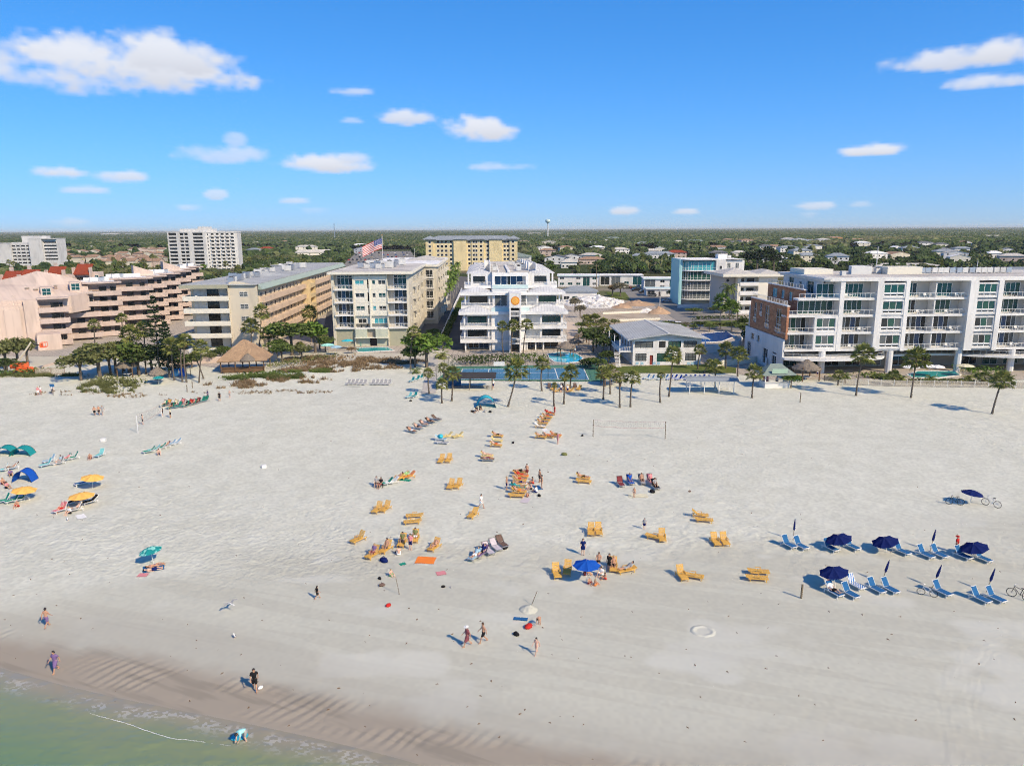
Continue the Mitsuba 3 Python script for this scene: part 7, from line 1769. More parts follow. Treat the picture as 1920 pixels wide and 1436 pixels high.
for px, py, h, back, lab in ((779, 971, 84, 'flat', 'yellow lounge chair lying flat, upper of the two sideways ones'), (775, 982, 80, 'flat', 'yellow lounge chair lying flat, lower of the two sideways ones'), (888, 968, 24, 'mid', 'single yellow lounge chair beside the person in white'),
                             (674, 1014, 38, 'up', 'single yellow lounge chair turned aside at the left'), (1226, 1011, -60, 'flat', 'low yellow chair with flat back below the child'), (1241, 1011, 6, 'up', 'upright yellow lounge chair right of the child'), (1310, 969, -78, 'mid', 'upper yellow chair of the sideways pair at the right, back raised'), (1318, 978, -80, 'flat', 'lower yellow chair of the sideways pair at the right'),
                             (1277, 1082, -8, 'up', 'upright yellow lounge chair with a folded one beside it'), (1297, 1084, -70, 'flat', 'flat yellow chair beside the upright one, right of the blue umbrella'), (1420, 1076, -82, 'flat', 'upper of two flat yellow chairs at the right'), (1417, 1088, -82, 'flat', 'lower of two flat yellow chairs at the right'),
                             (1043, 1078, -6, 'up', 'yellow lounge chair left of the blue umbrella, clear of its shadow'), (1064, 1072, 10, 'up', 'yellow lounge chair in the shadow of the blue umbrella'), (1150, 1066, 8, 'up', 'yellow chair right of the blue umbrella with someone behind'), (1176, 1072, 70, 'flat', 'flat yellow chair at the right end of the umbrella group'),
                             (1091, 900, -75, 'mid', 'yellow chair with a sunbather right of the big group'), (1093, 906, -78, 'flat', 'flat yellow chair in front of the sunbather right of the big group'), (701, 1042, 30, 'up', 'yellow chair of the person in purple'), (725, 1032, 24, 'up', 'yellow chair of the bare chested sitter in the circle'), (755, 1020, 6, 'up', 'yellow chair at the back of the circle, left'), (779, 1012, 0, 'up', 'yellow chair at the back of the circle, right'), (816, 1028, 26, 'up', 'yellow chair at the right side of the circle')):
    lounger(px, py, h, S, back, Y, lab)
for k in range(5):
    lounger(771 + k * 11.5, 811 - k * 5.8, -58, 'sling', 'mid', ['f_brown', 'f_grey', 'f_brown', 'f_black', 'f_brown'][k], f'dark lounge chair, {ORD[k]} from the left in the slanting dark row', frame='m_steel')
for k in range(3):
    lounger(931 - k * 1.5, 820 + k * 9, -80, S, 'mid', ['f_yellow', 'f_paleyellow', 'f_yellow'][k], f'yellow lounge chair seen sideways, {ORD[k]} from the back in the trio below the shelter')
lounger(911, 858, -82, S, 'mid', 'f_paleyellow', 'pale yellow lounge chair with two sunbathers below the trio'); lounger(913, 865, -84, S, 'flat', 'f_brown', 'brown flat lounge chair before the pale yellow one', frame='m_steel')
for k in range(7):
    lounger(974 + (k % 2) * 3 - k * 1.2, 888 + k * 7.4, -83, S, 'mid' if k % 3 else 'flat', ['f_yellow', 'f_orange', 'f_yellow', 'f_white', 'f_teal', 'f_yellow', 'f_yellow'][k], f'lounge chair seen sideways, {ORD[k]} from the back in the big sunbathing group', frame='f_yellow')
for k in range(5):
    lounger(1029 - k * 4.5, 778 + k * 6, -72, S, 'mid', ['f_red', 'f_yellow', 'f_yellow', 'f_yellow', 'f_white'][k], f'lounge chair, {ORD[k]} from the back in the slanting row below the ball court palms', frame='f_yellow')
for k in range(3): lounger(1012 + k * 14, 822 - k * 1.5, -76, S, 'mid', ['f_yellow', 'f_brown', 'f_orange'][k], f'lounge chair, {ORD[k]} from the left in the group left of the volleyball net', frame='f_yellow')
lounger(825, 826, -75, 'sling', 'mid', 'f_lightblue', 'pale lounge chair under the turquoise towel'); lounger(829, 832, -78, 'sling', 'flat', 'f_grey', 'grey flat chair in front of the turquoise towel')
for k, (px, py, c) in enumerate(((727, 909, 'f_green'), (737, 907, 'f_white'), (747, 900, 'f_yellow'), (757, 897, 'f_lime'), (768, 896, 'f_orange'))):
    lounger(px, py, 62, S if k > 1 else 'sling', 'mid', c, f'lounge chair, {ORD[k]} from the left in the mixed row beside the seated person in grey', frame='f_yellow' if k > 1 else 'm_trim')
for k, (px, py, c) in enumerate(((892, 1046, 'f_lightblue'), (904, 1041, 'f_purple'), (914, 1036, 'f_stripe'), (928, 1029, 'f_stripe'), (940, 1023, 'f_brown'))):
    lounger(px, py, -28 if k > 1 else 30, 'sling', 'mid', c, f'lounge chair, {ORD[k]} from the left in the slanting striped group', frame='m_steel')
for k, (px, py, c) in enumerate(((1163, 910, 'f_maroon'), (1181, 906, 'f_royal'), (1203, 905, 'f_grey'), (1219, 905, 'f_pink'))):
    lounger(px, py, -8, 'sling', 'up', c, f'low beach chair, {ORD[k]} from the left in the row behind the digging children', frame='m_steel')
BL = [((1476, 1024), (1498, 1026), 'of the leftmost pair in the back row'), ((1731, 1043), (1756, 1042), 'of the third pair in the back row'), ((1801, 1045), (1838, 1050), 'of the rightmost pair in the back row'), ((1638, 1107), (1664, 1107), 'of the left pair in the front row'), ((1833, 1125), (1861, 1124), 'of the right pair in the front row')]
for a, b, lab in BL:
    lounger(*a, -24, 'sling', 'up', 'f_blue', f'blue lounge chair {lab}, left one'); lounger(*b, -24, 'sling', 'up', 'f_blue', f'blue lounge chair {lab}, right one')
for px, py, lab in ((1554, 1030, 'blue lounge chair in the shadow of the leftmost navy umbrella'), (1594, 1028, 'blue lounge chair between the two navy umbrellas of the back row'), (1687, 1037, 'blue lounge chair right of the second navy umbrella'), (1761, 1112, 'blue lounge chair beside the small white bicycle'), (1590, 1116, 'blue lounge chair in front of the striped one'), (1600, 1100, 'blue and white striped lounge chair right of the front navy umbrella'), (1560, 1113, 'blue lounge chair with a sunbather under the front navy umbrella')):
    lounger(px, py, -24, 'sling', 'up', 'f_blue' if 'striped l' not in lab else 'f_bluestripe', lab)
def bluestripe(p, n, uv):
    return mix((.03, .15, .42), (.72, .74, .76), smoothstep(-.15, .15, dr.sin((p.x * .9 - p.y * .42) * 42)))
matte('f_bluestripe', proc(bluestripe), True)
for px, py, c, h, lab in ((90, 874, 'f_aqua', 40, 'light aqua lounge chair at the left of the green tented chair'), (96, 866, 'f_lightblue', 40, 'pale blue lounge chair behind the light aqua one'), (113, 870, 'f_grey', 40, 'grey lounge chair between the aqua and the green ones'), (126, 864, 'f_green', 50, 'green lounge chair with a sitter, left of the green hooded one'), (140, 861, 'f_green', 50, 'green hooded lounge chair at the left'), (189, 855, 'f_aqua', 10, 'aqua chair alone at the right of the left chair row'),
                          (10, 942, 'f_green', 42, 'green lounge chair at the left edge, first below the yellow umbrella'), (28, 941, 'f_green', 42, 'green lounge chair left below the nearest left yellow umbrella'), (43, 938, 'f_green', 42, 'green lounge chair right below the nearest left yellow umbrella'), (8, 884, 'f_aqua', 60, 'pale lounge chair at the left edge below the teal canopies'), (26, 880, 'f_grey', 60, 'grey lounge chair with a sitter below the teal canopies'),
                          (142, 943, 'f_black', 40, 'dark lounge chair under the lower yellow umbrella, left one'), (158, 941, 'f_grey', 40, 'dark grey lounge chair under the lower yellow umbrella, middle one'), (172, 943, 'f_black', 40, 'dark lounge chair under the lower yellow umbrella, right one'), (117, 958, 'f_pink', 30, 'pinkish beach chair at the left below the lower yellow umbrella'), (144, 957, 'f_grey', 50, 'grey beach chair at the right below the lower yellow umbrella'), (157, 908, 'f_blue', 50, 'blue lounge chair in the shadow of the upper yellow umbrella')):
    lounger(px, py, h, 'sling', 'up' if c != 'f_black' else 'mid', c, lab)
for k, (px, py, c) in enumerate(((282, 848, 'f_green'), (292, 845, 'f_aqua'), (303, 842, 'f_green'), (311, 839, 'f_purple'), (321, 836, 'f_lightblue'), (331, 833, 'f_lightblue'))):
    lounger(px, py, 55, 'sling', 'mid', c, f'lounge chair, {ORD[k]} from the left in the slanting row right of the left umbrellas')
for k in range(11):
    if k == 5: continue
    lounger(654 + k * 7.6, 721 + rng.uniform(-.3, .3), 14, 'sling', 'up', 'f_grey', f'{ORD[k if k < 5 else k - 1]} chair from the left in the row of white framed chairs at the dune path')
for k, (px, py, c) in enumerate(((773, 716, 'f_teal'), (783, 713, 'f_teal'), (790, 710, 'f_teal'), (768, 746, 'f_aqua'), (778, 745, 'f_teal'))):
    lounger(px, py, 35, 'sling', 'up', c, f'teal lounge chair, {ORD[k]} of the five left of the ball court')
for k in range(14):
    px = 1214 + k * 8.6
    lounger(px, 711 + (k % 2) * 1.5, 70, 'sling', 'up', 'f_royal' if k > 4 else 'f_lightblue', f'{"blue" if k > 4 else "pale blue"} lounge chair, {ORD[k]} from the left in the long row behind the pale canopy')
for k in range(8): lounger(1030 + k * 8, 727 + (k % 3) * 4, 30 * (k % 3), S, 'mid', 'f_yellow' if k % 3 else 'f_brown', f'stacked looking lounge chair among the palm trunks below the ball court, {ORD[k]} from the left')
# umbrellas
for px, py, cpx, lab in ((1577, 1032, (1572, 1007), 'open navy umbrella, leftmost in the back blue row'), (1664, 1036, (1659, 1012), 'open navy umbrella, second in the back blue row'), (1830, 1047, (1826, 1023), 'open navy umbrella at the right end of the back blue row'), (1567, 1100, (1563, 1069), 'open navy umbrella of the front blue row over a sunbather'), (1818, 945, (1824, 922), 'open navy umbrella alone beside the parked bicycle')):
    umbrella(px, py, 'f_navy', lab, cpx=cpx, R=1.32 if py > 1000 else 1.25)
for px, py, ln, lab in ((1487, 1012, (.06, .1), 'folded navy umbrella of the leftmost pair in the back row'), (1744, 1033, (.2, .1), 'folded navy umbrella of the third pair in the back row'), (1653, 1093, (.28, .1), 'folded navy umbrella in the front row, leftmost folded'), (1748, 1102, (.34, .1), 'folded navy umbrella beside the small white bicycle'), (1849, 1110, (.3, .1), 'folded navy umbrella at the right end of the front row')):
    closed_umbrella(px, py, 'f_navy', lab, ln)
umbrella(1100, 1092, 'f_royal', 'bright blue umbrella over the crowd of yellow chairs', cpx=(1100, 1055), R=1.33)
umbrella(173, 915, 'f_sun', 'yellow umbrella at the left, upper of the two right ones', cpx=(173, 893), R=1.4); umbrella(155, 948, 'f_sun', 'yellow umbrella at the left, lower of the two right ones', cpx=(152, 927), R=1.5)
umbrella(46, 938, 'f_sun', 'yellow umbrella at the left edge in front of the blue tent', cpx=(45, 916), R=1.42)
umbrella(289, 1057, 'f_tealleaf', 'teal patterned umbrella standing alone over two sunbathers', cpx=(281, 1029), R=1.12)
def tealleaf(p, n, uv):
    return mix((.02, .25, .25), (.22, .55, .50), smoothstep(.5, .6, noise(p.x * 4, p.y * 4, p.z * 4)))
matte('f_tealleaf', proc(tealleaf), True)
umbrella(1707, 708, 'f_white', 'white pool umbrella left of the teal pool', R=1.9, top=2.5, name='pool_umbrella'); umbrella(1741, 706, 'f_white', 'white pool umbrella in the middle behind the teal pool', R=1.7, top=2.5, name='pool_umbrella'); umbrella(1756, 707, 'f_white', 'white pool umbrella right beside the middle one', R=1.6, top=2.5, name='pool_umbrella'); umbrella(1808, 706, 'f_cream', 'cream pool umbrella right of the teal pool', R=1.9, top=2.6, name='pool_umbrella')
umbrella(652, 655, 'f_turq', 'turquoise umbrella before the beige block', R=1.7, top=2.6, name='pool_umbrella'); closed_umbrella(677, 657, 'f_green', 'folded green umbrella beside the green pool', (.02, 0)); umbrella(615, 664, 'f_cyan', 'pale aqua umbrella left of the beige block, left one', R=1.9, top=2.3, name='pool_umbrella'); umbrella(631, 668, 'f_lightblue', 'pale blue umbrella left of the green pool', R=1.6, top=2.3, name='pool_umbrella')
umbrella(298, 722, 'f_teal', 'teal umbrella in the shade of the post hut', R=1.2, top=1.7)
def sling_tent(px, py, w, d, h, col, label, ang=0, open_=True):
    """arched sun shade: cloth bent over two hoops"""
    B = Thing('sun_shade', label, 'sun shade', M=M4(gs(px, py), ang))
    s = np.linspace(-1, 1, 9); V = []
    for y in (0, d):
        for t in s: V.append((t * w / 2, y, h * (1 - t * t) ** .7 if abs(t) < 1 else .0))
    f = []
    for i in range(8): f += [(i, i + 1, 10 + i), (i, 10 + i, 9 + i)]
    B.add('cloth', mesh_of(V, f), col)
    for y in (0, d): B.add('hoop', tube([(t * w / 2 * 1.01, y, h * (1 - t * t) ** .7 * 1.01 if abs(t) < 1 else 0) for t in s], .025, 5), 'm_dark')
    return B
sling_tent(36, 856, 2.9, 1.9, 1.2, 'f_teal', 'teal arched sun shade at the left edge, right one of two', 8); sling_tent(4, 855, 2.9, 1.9, 1.2, 'f_teal', 'teal arched sun shade at the left edge, left one of two', 8)
sling_tent(40, 905, 2.5, 1.7, 1.5, 'f_royal', 'royal blue arched sun shade behind the leftmost yellow umbrella', 4)
b_ = sling_tent(912, 765, 3.6, 2.6, 1.9, 'f_turq', 'turquoise arched sun shade on the sand below the shelter', 6)
def towel(px, py, w, l, deg, m, label):
    n = 9; x = np.linspace(-w / 2, w / 2, n); X, Yv = np.meshgrid(x, np.linspace(-l / 2, l / 2, n))
    o = gs(px, py); a = math.radians(deg)
    wx, wy = o[0] + X * math.cos(a) - Yv * math.sin(a), o[1] + X * math.sin(a) + Yv * math.cos(a)
    Z = beach_z(wx, wy) + .035
    i, j = np.meshgrid(np.arange(n - 1), np.arange(n - 1), indexing='ij'); k = i * n + j
    f = np.vstack([np.stack([k, k + 1, k + n + 1], -1).reshape(-1, 3), np.stack([k, k + n + 1, k + n], -1).reshape(-1, 3)])
    v = np.stack([wx, wy, Z], -1).reshape(-1, 3); nv = n * n
    single('beach_towel', mesh_of(np.vstack([v, v - np.array([0, 0, .02])]), np.vstack([f, f[:, ::-1] + nv])), m, label, 'towel')
# ---------------------------------------------------------------- people
def V3(*a): return np.array(a, float)
POSES = {
    'stand': dict(pel=(0, 0, .95), wai=(0, 0, 1.12), che=(0, .01, 1.33), nec=(0, 0, 1.5), hea=(0, .02, 1.64), face=(0, 1, 0), hL=(-.09, 0, .92), hR=(.09, 0, .92), kL=(-.1, .03, .5), kR=(.11, .02, .5), aL=(-.1, 0, .09), aR=(.13, -.02, .09), sL=(-.18, 0, 1.43), sR=(.18, 0, 1.43), eL=(-.25, -.03, 1.15), eR=(.25, -.03, 1.15), wL=(-.26, .08, .92), wR=(.26, .08, .92)),
    'walk': dict(pel=(0, 0, .94), wai=(0, .01, 1.11), che=(0, .03, 1.32), nec=(0, .03, 1.49), hea=(0, .06, 1.63), face=(0, 1, -.1), hL=(-.09, 0, .91), hR=(.09, 0, .91), kL=(-.1, .22, .52), kR=(.1, -.04, .49), aL=(-.1, .32, .1), aR=(.1, -.36, .16), sL=(-.18, .02, 1.42), sR=(.18, .02, 1.42), eL=(-.25, -.14, 1.16), eR=(.25, .1, 1.16), wL=(-.26, -.16, .91), wR=(.24, .32, .99)),
    'sit': dict(pel=(0, -.02, .50), wai=(0, -.08, .68), che=(0, -.14, .90), nec=(0, -.17, 1.06), hea=(0, -.13, 1.2), face=(0, 1, -.1), hL=(-.1, .02, .47), hR=(.1, .02, .47), kL=(-.14, .46, .52), kR=(.14, .46, .52), aL=(-.13, .62, .1), aR=(.13, .58, .1), sL=(-.18, -.16, 1.0), sR=(.18, -.16, 1.0), eL=(-.26, -.06, .73), eR=(.26, -.06, .73), wL=(-.16, .2, .64), wR=(.2, .24, .62)),
    'lounge': dict(pel=(0, 0, .47), wai=(0, -.15, .54), che=(0, -.33, .69), nec=(0, -.46, .81), hea=(0, -.56, .92), face=(0, .75, .66), hL=(-.1, .04, .45), hR=(.1, .04, .45), kL=(-.12, .47, .54), kR=(.11, .47, .46), aL=(-.11, .84, .43), aR=(.1, .88, .43), sL=(-.18, -.42, .77), sR=(.18, -.42, .77), eL=(-.30, -.2, .58), eR=(.30, -.2, .58), wL=(-.22, .04, .52), wR=(.24, .04, .50)),
    'lie': dict(pel=(0, 0, .14), wai=(0, -.16, .13), che=(0, -.38, .14), nec=(0, -.55, .15), hea=(0, -.69, .15), face=(0, .2, 1), hL=(-.1, .04, .13), hR=(.1, .04, .13), kL=(-.13, .46, .24), kR=(.12, .48, .1), aL=(-.12, .82, .08), aR=(.13, .9, .08), sL=(-.18, -.46, .13), sR=(.18, -.46, .13), eL=(-.33, -.24, .08), eR=(.33, -.24, .08), wL=(-.3, .03, .07), wR=(.3, .03, .07)),
    'bend': dict(pel=(0, -.12, .9), wai=(0, .06, 1.0), che=(0, .27, 1.02), nec=(0, .43, 1.0), hea=(0, .55, .96), face=(0, .3, -1), hL=(-.1, -.1, .87), hR=(.1, -.1, .87), kL=(-.12, .0, .47), kR=(.12, -.06, .47), aL=(-.13, -.1, .09), aR=(.14, -.16, .09), sL=(-.18, .36, .99), sR=(.18, .36, .99), eL=(-.2, .42, .7), eR=(.2, .42, .7), wL=(-.14, .52, .45), wR=(.14, .54, .45)),
    'ground': dict(pel=(0, 0, .13), wai=(0, .02, .31), che=(0, .06, .52), nec=(0, .08, .68), hea=(0, .13, .81), face=(0, 1, -.35), hL=(-.1, .03, .12), hR=(.1, .03, .12), kL=(-.17, .4, .42), kR=(.17, .38, .40), aL=(-.14, .62, .07), aR=(.14, .6, .07), sL=(-.18, .06, .61), sR=(.18, .06, .61), eL=(-.26, .2, .38), eR=(.26, .2, .38), wL=(-.16, .42, .34), wR=(.17, .42, .34))}
def hull(*sp):
    return m3.Manifold.batch_hull([m3.Manifold.sphere(r, 12).translate(list(map(float, p))) for p, r in sp])
def union(ms): return m3.Manifold.batch_boolean(ms, m3.OpType.Add)
def to_tri(man, edge=None, smooth=6):
    if edge: man = man.refine_to_length(edge)
    m = man.to_mesh(); t = trimesh.Trimesh(m.vert_properties[:, :3], m.tri_verts, process=True)
    if smooth: trimesh.smoothing.filter_taubin(t, .5, -.53, smooth)
    return t
def nrm(v): return v / (np.linalg.norm(v) + 1e-9)
def person_shapes(pose):
    J = {k: np.array(v, float) for k, v in POSES[pose].items()}
    f = nrm(J['face']); u = nrm(J['hea'] - J['nec']); u = nrm(u - f * (u @ f)); s = np.cross(f, u)
    body = [hull((J['hL'], .105), (J['hR'], .105), (J['pel'], .12)), hull((J['pel'], .125), (J['hL'], .1), (J['hR'], .1), (J['wai'], .118)), hull((J['wai'], .118), (J['che'], .145), (J['che'] + s * .06, .125), (J['che'] - s * .06, .125)), hull((J['che'], .14), (J['sL'], .068), (J['sR'], .068)), hull((J['che'] + (J['nec'] - J['che']) * .5, .075), (J['nec'], .056), (J['hea'] - u * .06, .054)),
            hull((J['hea'] + u * .03, .095), (J['hea'] - u * .05 + f * .025, .07), (J['hea'] - f * .02 + u * .02, .098)), hull((J['hea'] + f * .095 - u * .005, .016), (J['hea'] + f * .085 + u * .03, .010)), hull((J['hea'] + s * .098, .02), (J['hea'] + s * .09 - u * .03, .016)), hull((J['hea'] - s * .098, .02), (J['hea'] - s * .09 - u * .03, .016))]
    hands = []
    for q in 'LR':
        a, k, h, sh, e, w = (J[x + q] for x in ('a', 'k', 'h', 's', 'e', 'w'))
        body += [hull((h, .095), (k, .06)), hull((k, .06), (k + (a - k) * .35 - f * 0, .058), (a, .04)), hull((sh, .066), (e, .044)), hull((e, .044), (w, .030))]
        toe = np.array([0, 1, 0.]) if pose not in ('lounge', 'lie') else np.array([0, .25, .95])
        heel = a - np.array([0, 0, .05 if pose not in ('lounge', 'lie') else 0])
        body.append(hull((a, .042), (heel - toe * .03, .036), (heel + toe * .16, .03)))
        d = nrm(w - e); side = nrm(np.cross(d, f + .01)); nd = np.cross(side, d)
        palm_ = w + d * .075
        body.append(hull((w, .03), (palm_ + side * .028, .017), (palm_ - side * .028, .017)))
        for i, (o, L) in enumerate(((-.03, .062), (-.010, .078), (.010, .072), (.029, .056))):
            b0 = palm_ + side * o; b1 = b0 + d * L * .55 - nd * .008; b2 = b1 + d * L * .4 - nd * .03
            body += [hull((b0, .0105), (b1, .0095)), hull((b1, .0095), (b2, .008))]
        t0 = w + d * .03 + side * .03; t1 = t0 + d * .03 + side * .03
        body += [hull((t0, .013), (t1, .011)), hull((t1, .011), (t1 + d * .03 - nd * .012, .0095))]
    out = {'body': to_tri(union(body), .055, 3)}
    I = .022
    hip = [hull((J['hL'], .105 + I), (J['hR'], .105 + I), (J['pel'], .125 + I))]
    def leg(t0, r, ext): return [hull((J['h' + q], .1 + I), (J['h' + q] + (J['k' + q] - J['h' + q]) * t0, r + ext)) for q in 'LR']
    out['swim_brief'] = to_tri(union([hull((J['hL'], .108), (J['hR'], .108), (J['pel'], .135))]), .08, 2)
    out['shorts'] = to_tri(union(hip + leg(.72, .075, I + .012)), .08, 2)
    out['trousers'] = to_tri(union(hip + leg(1, .062, I + .01) + [hull((J['k' + q], .062 + I), (J['a' + q], .05 + I)) for q in 'LR']), .08, 2)
    kn = (J['kL'] + J['kR']) / 2
    out['skirt'] = to_tri(union(hip + [hull((J['pel'], .14), (J['hL'], .12), (J['hR'], .12), (J['kL'], .11), (J['kR'], .11))]), .08, 2)
    tor = [hull((J['pel'] + (J['wai'] - J['pel']) * .15, .125 + I), (J['wai'], .118 + I), (J['che'], .145 + I)), hull((J['che'], .142 + I), (J['sL'], .068 + I), (J['sR'], .068 + I)), hull((J['wai'], .118 + I), (J['che'] + s * .06, .125 + I), (J['che'] - s * .06, .125 + I))]
    out['shirt'] = to_tri(union(tor + [hull((J['s' + q], .068 + I), (J['s' + q] + (J['e' + q] - J['s' + q]) * .62, .056 + I)) for q in 'LR']), .08, 2)
    out['swim_top'] = to_tri(union([hull((J['che'] - u * 0 + s * .06, .132), (J['che'] - s * .06, .132))]), .08, 2)
    hair = hull((J['hea'] + u * .045 - f * .015, .112), (J['hea'] - f * .035, .105)).trim_by_plane([float(x) for x in -(f * .93 - u * .36)], float(-(J['hea'] @ (f * .93 - u * .36)) - .035))
    out['hair'] = to_tri(hair, None, 0)
    out['long_hair'] = cat(out['hair'], to_tri(hull((J['hea'] - f * .07, .07), (J['nec'] - f * .08 - u * .06, .06)), None, 0))
    hat = [hull((J['hea'] + u * .06, .115), (J['hea'] + u * .1, .09))]
    br = trimesh.creation.cylinder(.2, .02, sections=20); Tm = np.eye(4); Tm[:3, 0], Tm[:3, 1], Tm[:3, 2], Tm[:3, 3] = s, f, u, J['hea'] + u * .075 + f * .02
    br.apply_transform(Tm)
    cr = to_tri(hull((J['hea'] + u * .07, .112), (J['hea'] + u * .1, .095)).trim_by_plane([float(x) for x in u], float((J['hea'] + u * .07) @ u)), None, 0)
    out['hat'] = cat(br, cr)
    return {k: P(v, True if k in ('body', 'hair') else 50) for k, v in out.items()}
PS = {k: person_shapes(k) for k in POSES}
SK, HR = ['skin_light', 'skin_tan', 'skin_tan', 'skin_light'], ['hair_dark', 'hair_brown', 'hair_brown', 'hair_grey', 'hair_blond']
npers = 0
def person(px, py, pose, facing, label, top=None, topm=None, bot='shorts', botm='f_navy', skin=None, hair='hair', hairm=None, hat=None, s=1.0, dz=0.0, group=None):
    global npers
    npers += 1
    o = gs(px, py); o[2] += dz
    B = Thing('person', label, 'person', group, M=M4(o, -facing, s))
    sh = PS[pose]
    B.add('body', sh['body'], skin or SK[npers % 4])
    if bot: B.add(bot, sh[bot], botm)
    if top: B.add(top, sh[top], topm or 'f_white')
    if hat: B.add('hat', sh['hat'], hat)
    if hair: B.add(hair, sh[hair], hairm or HR[npers % 5])
    return B
W = 'walk'
person(877, 1211, W, 250, 'person walking in white hat and long dark red plaid shirt, left of a walking pair', 'shirt', 'f_plaid', 'skirt', 'f_plaid', hat='f_white')
person(907, 1204, W, 250, 'shirtless person in black shorts walking, right of a pair', bot='shorts', botm='f_black', skin='skin_tan')
person(1006, 1226, W, 215, 'child in a pink swimsuit walking near the water line', 'swim_top', 'f_pink', 'swim_brief', 'f_pink', hair='long_hair', hairm='hair_dark', s=.82)
person(478, 1288, W, 160, 'person in black top and dark shorts walking on wet sand with a white bag', 'shirt', 'f_black', 'shorts', 'f_black', skin='skin_tan', hairm='hair_dark')
person(105, 1252, W, 195, 'person in a patterned purple beach dress walking on wet sand', 'shirt', 'f_purple', 'skirt', 'f_purple', skin='skin_tan', hairm='hair_dark')
person(88, 1172, W, 10, 'person with bare orange tanned back and dark shorts walking away at the left', bot='shorts', botm='f_purple', skin='skin_tan', hairm='hair_dark')
person(457, 1381, 'bend', 215, 'person in a pale turquoise shirt bending over a turquoise board in the shallows', 'shirt', 'f_cyan', 'shorts', 'f_grey', hairm='hair_dark', s=.92)
person(595, 1123, W, 60, 'small child in dark clothes running on the firm sand', 'shirt', 'f_black', 'shorts', 'f_black', skin='skin_tan', s=.72, hairm='hair_dark')
person(902, 953, W, 120, 'person in white shirt walking past a single yellow chair', 'shirt', 'f_white', 'shorts', 'f_white', skin='skin_tan', hairm='hair_dark')
person(988, 893, 'stand', 200, 'bare chested person standing behind the big sunbathing group', bot='shorts', botm='f_maroon', skin='skin_tan')
person(1012, 904, 'stand', 240, 'person in dark shorts standing at the right of the big sunbathing group', bot='shorts', botm='f_black', skin='skin_tan', hairm='hair_dark')
person(1016, 915, 'stand', 260, 'person in black swimwear standing nearest at the right of the big group', 'swim_top', 'f_black', 'swim_brief', 'f_black', skin='skin_tan', hairm='hair_dark')
person(1046, 832, 'stand', 250, 'person in a pink shirt standing before the group left of the volleyball net', 'shirt', 'f_pink', 'shorts', 'f_pink', skin='skin_light')
person(1189, 933, 'stand', 200, 'child standing in front of the low beach chairs', bot='swim_brief', botm='f_navy', s=.72)
person(1208, 992, 'stand', 200, 'child standing beside the upright yellow chair', 'shirt', 'f_grey', 'shorts', 'f_navy', s=.72)
person(1793, 1036, 'stand', 320, 'person in a red shirt standing by the rightmost navy umbrella', 'shirt', 'f_red', 'shorts', 'f_black', hair=None, hat='f_red')
for px, py, f, t, b, lab in ((178, 779, 160, None, 'f_black', 'left walker of the trio behind the left volleyball net'), (186, 778, 160, None, 'f_black', 'middle walker of the trio, bare chested in black shorts'), (193, 778, 170, 'f_grey', 'f_grey', 'right walker of the trio in grey')):
    person(px, py, W, f, lab, 'shirt' if t else None, t, 'shorts', b)
person(268, 796, 'stand', 60, 'player in dark swimwear at the left of the left volleyball net', None, None, 'shorts', 'f_black'); person(305, 780, 'stand', 250, 'player in black behind the left volleyball net', 'shirt', 'f_black', 'shorts', 'f_black'); person(320, 783, 'stand', 260, 'player with yellowish shirt right of the left volleyball net', 'shirt', 'f_cream', 'shorts', 'f_black')
person(99, 738, 'stand', 180, 'person standing at the blue sign by the left dune', 'shirt', 'f_white', 'shorts', 'f_navy'); person(72, 741, 'stand', 150, 'person in pale pink standing at the left dune', 'shirt', 'f_pink', 'shorts', 'f_white'); person(77, 740, 'stand', 200, 'person in white beside the one in pale pink at the left dune', 'shirt', 'f_white', 'shorts', 'f_pink')
person(412, 752, 'stand', 170, 'person in dark shirt standing right of the long seated row', 'shirt', 'f_black', 'shorts', 'f_black'); person(390, 748, 'stand', 240, 'person in dark blue at the right end of the long seated row', 'shirt', 'f_navy', 'shorts', 'f_navy')
person(431, 746, 'stand', 200, 'lone person standing far right of the seated row at the dune foot', None, None, 'shorts', 'f_grey', s=.9)
# people in chairs: feet point away from the head end
def on_chair(px, py, h, label, pose='lounge', **k): person(px, py, pose, (h + 180) % 360, label, **k)
on_chair(701, 1042, 30, 'sitter in a purple shirt in the circle of yellow chairs', 'sit', top='shirt', topm='f_purple', botm='f_maroon'); on_chair(725, 1032, 24, 'bare chested sitter in the circle of yellow chairs', 'sit', botm='f_brown', skin='skin_tan'); on_chair(755, 1020, 6, 'dark haired sitter at the back of the circle, left', 'sit', top='shirt', topm='f_olive', botm='f_brown', hair='long_hair', hairm='hair_dark', skin='skin_tan')
on_chair(779, 1012, 0, 'sitter with white towel at the back of the circle, right', 'sit', top='shirt', topm='f_olive', botm='f_white', skin='skin_tan'); on_chair(816, 1028, 26, 'tanned sitter in swimwear at the right side of the circle', top='swim_top', topm='f_black', bot='swim_brief', botm='f_black', skin='skin_tan')
person(732, 1079, 'ground', 130, 'child in green shorts sitting on the sand below the circle', botm='f_lime', skin='skin_light', s=.8); person(1011, 1171, 'bend', 200, 'child bending over by the sand castle', None, None, 'swim_brief', 'f_black', skin='skin_tan', s=.72, hairm='hair_dark')
on_chair(706, 912, 0, 'seated person in a grey shirt left of the mixed chair row', 'sit', top='shirt', topm='f_grey', botm='f_black'); person(714, 914, 'sit', 200, 'seated person in dark clothes just right of the one in grey', 'shirt', 'f_black', 'shorts', 'f_maroon')
